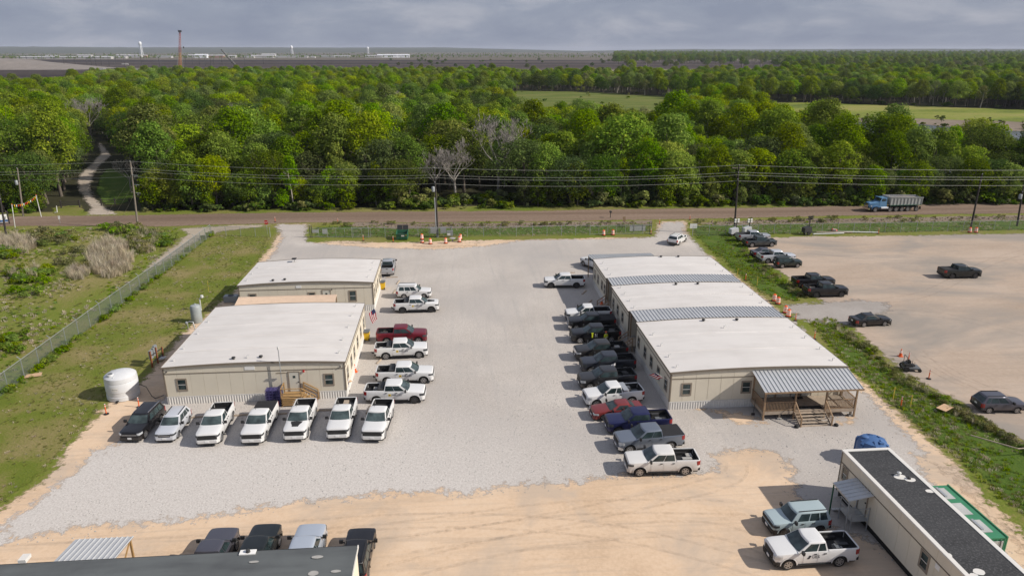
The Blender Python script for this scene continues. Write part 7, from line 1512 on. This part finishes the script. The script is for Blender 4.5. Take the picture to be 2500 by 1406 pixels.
for x, z in ((-.6, .9), (.0, 1.0), (.25, 1.15)): MB().box(x - .28, x + .22, .06, .30, z, z + .95).build('cabinet', 'electric_grey', t)
MB().box(.5, 1.2, -.4, .35, .3, .38).build('shelf', 'pipe_white', t)
b = G(575, 738); t = empty('condenser_unit', (b.x - .6, b.y + .3, .02), 0, 'dark grey air-conditioning unit at the corner of the far left office', 'condenser'); MB().box(-.9, .9, -.5, .5, .05, .9).build('case', 'electric_grey', t); MB().lathe([(.4, 0), (.4, .05), (.01, .06)], 16, (0, 0, .9)).build('fan_grille', 'steel_dark', t)
# purple water-bottle rack
b = G(664, 978); t = empty('bottle_rack', (-28.5 + 10.3, 64.3, .02), 0, 'tall purple plastic bottle rack against the near left office', 'rack')
for i in range(4):
    for j in range(6): 
        x, z = -.55 + .36 * i, .28 * j; c_ = MB()
        for sx_, sz_ in ((0, 0), (.33, 0), (0, .25), (.33, .25)): c_.bar((x + sx_, -.5, z + sz_ + .02), (x + sx_, .4, z + sz_ + .02), .035)
        c_.bar((x, -.5, z + .02), (x + .33, -.5, z + .02), .035).bar((x, -.5, z + .27), (x + .33, -.5, z + .27), .035).bar((x, -.5, z + .02), (x, -.5, z + .27), .035).bar((x + .33, -.5, z + .02), (x + .33, -.5, z + .27), .035); c_.box(x + .03, x + .30, -.38, .38, z + .05, z + .24); c_.build('crate', 'purple_plastic', t)
# wheel stops
k = 0
for px, py, rz in ((957, 678, 3), (972, 690, 80), (964, 712, 78), (583, 1015, 5), (473, 1020, 4), (780, 1003, 4), (812, 1002, 3), (678, 1012, 4), (928, 881, 70), (926, 903, 80), (901, 1000, 80), (1390, 667, 3), (1426, 715, 60), (1440, 738, 62)):
    k += 1; b = G(px, py); o = MB().add([(-.9, -.1, 0), (.9, -.1, 0), (.9, .1, 0), (-.9, .1, 0), (-.85, -.06, .13), (.85, -.06, .13), (.85, .06, .13), (-.85, .06, .13)], [(0, 1, 5, 4), (1, 2, 6, 5), (2, 3, 7, 6), (3, 0, 4, 7), (4, 5, 6, 7)]).build('wheel_stop', 'timber_grey', None, None, (b.x, b.y, .02), R(rz))
    tag(o, ['low timber wheel stop behind the grey pickup', 'low timber wheel stop beside the far left office, upper', 'low timber wheel stop behind the white suv', 'low timber wheel stop right of the first white front-row pickup', 'low timber wheel stop beside the silver crossover', 'low timber wheel stop beside the decal-hood front-row pickup', 'low timber wheel stop beside the fourth front-row pickup', 'low timber wheel stop beside the covered-bed pickup', 'low timber wheel stop under the tail of the second company pickup', 'low timber wheel stop at the tail of the third company pickup', 'low timber wheel stop at the tail of the closest company pickup', 'low timber wheel stop beyond the lone white pickup', 'low timber wheel stop near the walkway mouth, upper', 'low timber wheel stop near the walkway mouth, lower'][k - 1], 'wheel stop', 'timber wheel stops')
# flags
def flag(label, base, d, hang, size=(1.5, .85)):
    base, d = Vector(base), Vector(d); t = empty('flag', tuple(base), 0, label, 'flag', 'red white and blue flags'); MB().cyl((0, 0, 0), d, .02, n=6).build('staff', 'pipe_white', t)
    a = d * .45; e1 = d * .98 - a; hg = Vector(hang)
    f = lambda u, v: a + e1 * (1 - v) + hg * u + Vector((.05 * math.sin(5 * u + 3 * v), .09 * math.sin(6 * u), 0))
    for k in range(7): MB().patch(lambda u, v: f(u if k > 3 else .4 + .6 * u, (k + v) / 7), 6, 1).build('stripe', 'flag_red' if k % 2 == 0 else 'flag_white', t)
    MB().patch(lambda u, v: f(.4 * u, v * 4 / 7) + Vector((0, -.004, 0)), 4, 3).build('canton', 'flag_blue', t)
flag('striped flag on a slanted staff at the corner of the near left office', (-11.1, 81.0, 2.6), (1.2, .2, 1.0), (.35, -.2, -1.3))
flag('striped flag on a slanted staff at the corner of the porch building', (20.1, 60.1, 2.9), (-1.35, .1, .95), (-.55, .5, -.35))
# stop sign, mailbox, small signs
b = G(653, 572); t = empty('stop_sign', tuple(b), 0, 'red octagonal stop sign at the end of the left fence', 'stop sign'); MB().cyl((0, 0, 0), (0, 0, 2.5), .035, n=6).build('post', 'galv_post', t)
oc = MB().add([(.42 * math.cos(R(22.5 + 45 * i)), y, 2.3 + .42 * math.sin(R(22.5 + 45 * i))) for y in (-.05, -.03) for i in range(8)], [tuple(range(8)), tuple(range(15, 7, -1))] + [(i, (i + 1) % 8, 8 + (i + 1) % 8, 8 + i) for i in range(8)]).build('plate', 'sign_red', t)
text('lettering', 'STOP', .30, 'reflective_white', oc, (0, -.055, 2.3), (math.pi / 2, 0, 0), 'CENTER')
b = G(1490, 532); t = empty('mailbox', tuple(b), 0, 'dark mailbox on a post at the road edge', 'mailbox'); MB().box(-.06, .06, -.06, .06, 0, 1.1).build('post', 'pole_dark', t); MB().box(-.18, .18, -.35, .3, 1.1, 1.45).build('box', 'steel_dark', t)
for px, py, w_, h_, mt, lab in ((147, 545, .35, .5, 'reflective_white', 'tiny white sign at the near edge of the dirt road'), (1523, 547, .55, .8, 'timber', 'small brown board at the right entrance'), (1692, 565, 1.4, .7, 'reflective_white', 'white notice board on the fence right of the entrance')):
    b = G(px, py); t = empty('small_sign', tuple(b), 0, lab, 'sign'); MB().box(-.03, .03, -.03, .03, 0, 1.3).build('post', 'galv_post', t); MB().box(-w_ / 2, w_ / 2, -.06, -.035, 1.3 - h_, 1.3 + .2).build('plate', mt, t)
b = G(140, 520); t = empty('white_pipe', tuple(b), 0, 'white pipe elbow on the grass left of the driveway', 'pipe'); MB().tube([(-.5, 0, .1), (0, 0, .15), (.1, 0, 1.5)], .09, 7).build('tube', 'pipe_white', t)
# light towers in the lot
for px, py, lab, up in ((1791, 576, 'white light tower trailer at the foot of the dark pole', 3.1), (1823, 573, 'white light tower trailer behind the silver pickup', 2.9), (1969, 573, 'dark light tower trailer standing alone by the lot fence', 3.4)):
    b = G(px, py); t = empty('light_tower', (b.x, b.y, .02), R(8), lab, 'light tower', 'light tower trailers'); dk = 'dark' in lab.split()[0]
    MB().add([(-.8, -.55, .45), (.8, -.55, .45), (.8, .55, .45), (-.8, .55, .45), (-.8, -.55, 1.35), (.55, -.55, 1.6), (.55, .55, 1.6), (-.8, .55, 1.35)], [(0, 1, 5, 4), (1, 2, 6, 5), (2, 3, 7, 6), (3, 0, 4, 7), (4, 5, 6, 7)]).build('cabinet', 'steel_dark' if dk else 'tank_white', t)
    for y in (-.62, .62): MB().cyl((0, y - .09, .35), (0, y + .09, .35), .35, n=14).build('wheel', 'tyre', t)
    MB().bar((.8, 0, .45), (1.9, 0, .40), .09).build('tow_bar', 'steel_dark', t); MB().bar((.4, 0, 1.5), (.3, 0, up), .14).build('mast', 'steel_dark', t)
    for x, z in ((-.3, .0), (.3, 0), (-.3, -.4), (.3, -.4)): MB().cbox((.3 + x, -.15, up + z), (.34, .22, .28)).build('lamp_head', 'reflective_white' if not dk else 'black_plastic', t)
    for x in (-.75, .75): MB().bar((x, -.55, .5), (x, -1.0, .05), .06).bar((x, .55, .5), (x, 1.0, .05), .06).build('outrigger', 'steel_dark', t)
# pipes on the ground by the lot fence
for i, (a, b_, lab) in enumerate((((1985, 574), (2060, 572), 'long white pipe on the ground by the lot fence, left length'), ((2040, 569), (2143, 570), 'long white pipe on the ground by the lot fence, right length'), ((1992, 570), (2080, 570), 'grey timber beam lying among the white pipes'))):
    p0, p1 = G(*a), G(*b_); o = MB().tube([(p0.x, p0.y, .2 + .05 * i), (p1.x, p1.y, .2)], .12, 8).build('ground_pipe', 'pipe_white' if i < 2 else 'timber_grey'); tag(o, lab, 'pipe', 'pipes by the lot fence')
# zero-turn mower
b = G(2221, 903); t = empty('ride_on_mower', (b.x, b.y, .02), R(-12), 'grey ride-on mower standing in the dirt lot', 'mower')
MB().box(-.8, .85, -.55, .55, .25, .45).build('deck', 'bin_grey', t); MB().box(-.75, -.1, -.4, .4, .45, .8).build('engine_cover', 'steel_dark', t); MB().box(-.15, .35, -.28, .28, .55, .68).box(-.25, -.12, -.28, .28, .65, 1.15).build('seat', 'black_plastic', t)
for x, y, r_ in ((-.6, -.62, .3), (-.6, .62, .3), (.8, -.5, .18), (.8, .5, .18)): MB().cyl((x, y - .1, r_), (x, y + .1, r_), r_, n=14).build('wheel', 'tyre', t)
for y in (-.4, .4): MB().tube([(-.6, y, .5), (-.62, y, 1.6)], .03, 6).tube([(.3, y, .5), (.25, y * .6, 1.05)], .025, 6).build('lever', 'steel_dark', t)
MB().bar((-.62, -.4, 1.6), (-.62, .4, 1.6), .05).build('roll_bar', 'steel_dark', t)
for px, py, lab, rz in ((82, 918, 'flat tan cardboard sheet on the grass below the fence', .3), (2305, 1003, 'flat tan cardboard sheet in the ditch weeds', .5)):
    b = G(px, py); o = MB().box(-.75, .75, -.45, .45, .10, .14).build('cardboard_sheet', 'cardboard', None, None, (b.x, b.y, 0.25 if px > 1000 else 0), rz); tag(o, lab, 'cardboard')
b = G(2480, 1115); o = MB().tube([(b.x - 2.6, b.y + 2.3, .9), (b.x, b.y, .8), (b.x + 2, b.y + .1, .8)], .06, 6).build('ditch_pipe', 'timber_grey'); tag(o, 'bent pale pole lying in the ditch weeds', 'pole')
b = G(122, 868); o = MB().bar((0, 0, .05), (.5, .55, .12), .1, .06).build('scrap_board', 'pipe_white', loc=(b.x, b.y, .03)); tag(o, 'small white board lying by the fence foot', 'board')
# notice banner at far left
b = G(8, 548); t = empty('notice_board', tuple(b), R(25), 'dark framed board with blue and white panel at the far left road edge', 'board'); MB().box(-.9, .9, -.04, .04, .4, 2.0).build('panel', 'reflective_white', t); MB().box(-.9, .9, -.06, -.045, .5, .9).build('print', 'tank_blue', t); MB().box(.95, 1.15, -.1, .1, 0, 2.6).build('post', 'pole_dark', t)

# ---------------------------------------------------------------- people
def person(name, label, pos, rz, top_mat, leg_mat, cap=None, arms='hold', vest=False):
    root = empty(name, pos, rz, label, 'person')
    J = {}; vs = []; es = []; rr = []
    def v(n, co, r_, par=None): vs.append(co); rr.append(r_); J[n] = len(vs) - 1; (es.append((J[par], J[n])) if par else None)
    v('pelvis', (0, 0, .95), .155); v('waist', (0, .01, 1.10), .14, 'pelvis'); v('chest', (0, 0, 1.30), .165, 'waist'); v('neck0', (0, .0, 1.46), .10, 'chest'); v('neck', (0, .01, 1.54), .058, 'neck0'); v('head0', (0, -.01, 1.62), .085, 'neck'); v('head1', (0, -.01, 1.72), .085, 'head0')
    for s_, k in ((-1, 'r'), (1, 'l')):
        v('hip' + k, (s_ * .10, 0, .88), .10, 'pelvis'); v('knee' + k, (s_ * .11, -.02, .50), .065, 'hip' + k); v('ank' + k, (s_ * .11, .02, .10), .045, 'knee' + k); v('toe' + k, (s_ * .13, -.15, .04), .04, 'ank' + k)
        v('sh' + k, (s_ * .19, 0, 1.42), .062, 'neck0'); 
        if arms == 'hold': v('el' + k, (s_ * .24, .03, 1.16), .045, 'sh' + k); v('wr' + k, (s_ * .15, -.22, 1.14), .032, 'el' + k); v('pa' + k, (s_ * .11, -.29, 1.16), .036, 'wr' + k)
        else: v('el' + k, (s_ * .25, .02, 1.14), .045, 'sh' + k); v('wr' + k, (s_ * .24, -.06, .90), .032, 'el' + k); v('pa' + k, (s_ * .24, -.08, .82), .036, 'wr' + k)
        P_ = Vector(vs[J['pa' + k]]); dr = (P_ - Vector(vs[J['wr' + k]])).normalized(); sd = Vector((0, 0, 1)) if arms == 'hold' else Vector((0, 1, 0))
        for f_, (o_, ln) in enumerate(((-.033, .075), (-.011, .088), (.011, .082), (.033, .062))): b_ = P_ + sd * o_ + dr * .03; v(f'f{k}{f_}', tuple(b_ + dr * ln * .5), .010, 'pa' + k); v(f'g{k}{f_}', tuple(b_ + dr * ln + Vector((-s_ * .02, 0, 0))), .008, f'f{k}{f_}')
        v('th' + k, tuple(P_ - sd * .045 + Vector((-s_ * .03, 0, 0))), .011, 'pa' + k)
    me = bpy.data.meshes.new('body'); me.from_pydata(vs, es, []); o = obj('body', me)
    md = o.modifiers.new('skin', 'SKIN'); md.use_smooth_shade = True; sk = me.skin_vertices[0].data
    for i, q in enumerate(rr): sk[i].radius = (q * (1.0 if i > 3 else 1.12), q * (.75 if i in (0, 1, 2, 3) else 1.0)); sk[i].use_root = (i == 0)
    o.modifiers.new('sub', 'SUBSURF').levels = 1
    dg = bpy.context.evaluated_depsgraph_get(); nm = bpy.data.meshes.new_from_object(o.evaluated_get(dg)); bpy.data.objects.remove(o)
    for m_ in ('skin', top_mat, leg_mat, 'boots'): nm.materials.append(MATS[m_])
    for p_ in nm.polygons:
        c_ = p_.center
        p_.material_index = 3 if c_.z < .12 else 2 if c_.z < .96 and abs(c_.x) < .22 and not (c_.y < -.2) and not (arms != 'hold' and abs(c_.x) > .2) else 1 if c_.z < 1.50 and not (c_.y < -.15 and c_.z > 1.0) and not (abs(c_.x) > .2 and c_.z < 1.12) and c_.z > .9 else 0
    obj('body', nm, root)
    MB().lathe([(.101, 0), (.105, .05), (.07, .11), (.01, .125)], 14, (0, .0, 1.70)).build('hair' if not cap else 'cap', cap or 'hair', root, 60)
    if cap: MB().patch(lambda u, v_: (lerp(-.08, .08, u), lerp(-.07, -.20 + .05 * (2 * u - 1) ** 2, v_), 1.725), 5, 1).build('cap_peak', cap, root)
    MB().add([(-.015, -.095, 1.64), (.015, -.095, 1.64), (0, -.125, 1.635), (0, -.098, 1.69)], [(0, 1, 2), (0, 2, 3), (1, 3, 2)]).build('nose', 'skin', root)
    for s_ in (-1, 1): MB().cbox((s_ * .035, -.096, 1.685), (.028, .012, .012)).build('eye', 'hair', root); MB().cbox((s_ * .098, 0, 1.66), (.02, .04, .06)).build('ear', 'skin', root)
    MB().cbox((0, -.098, 1.605), (.05, .01, .010)).build('mouth', 'flag_red', root)
    if vest:
        for s_ in (-1, 1): MB().bar((s_ * .09, -.16, 1.40), (s_ * .09, -.15, 1.0), .04, .01).build('vest_stripe', 'reflective_white', root)
        MB().bar((-.15, .165, 1.15), (.15, .165, 1.15), .01, .05).build('vest_stripe', 'reflective_white', root)
    return root
b = G(850.5, 956); man = person('person', 'person in pale shirt, jeans and dark cap reading by the office corner', (b.x, b.y, .02), R(72), 'shirt', 'jeans', 'hair')
o = MB().cbox((0, 0, 0), (.30, .24, .012)).build('clipboard', 'cardboard'); o.location = (b.x + .33, b.y - .1, 1.24); o.rotation_euler = (.5, 0, R(72)); tag(o, 'tan clipboard held by the person at the office corner', 'clipboard')
b = G(1479, 846); person('person', 'worker in yellow safety vest between the black and muddy pickups', (b.x, b.y + .2, .02), R(200), 'hivis', 'jeans', 'safety_orange', 'down', True)

# ---------------------------------------------------------------- air
hz_ = MB().box(-21000, 21000, -21000, 21000, -1.5, 101.0).build('haze', None); hz_.data.materials.clear()
m = bpy.data.materials.new('haze_air'); m.use_nodes = True; t = m.node_tree; t.nodes.clear(); pv = t.nodes.new('ShaderNodeVolumePrincipled'); ou = t.nodes.new('ShaderNodeOutputMaterial'); t.links.new(pv.outputs[0], ou.inputs['Volume'])
pv.inputs['Color'].default_value = (0.75, 0.80, 0.92, 1); pv.inputs['Density'].default_value = 0.00005; pv.inputs['Anisotropy'].default_value = 0.0
hz_.data.materials.append(m); tag(hz_, 'thin grey-blue haze over the distant country', 'haze', kind='stuff')
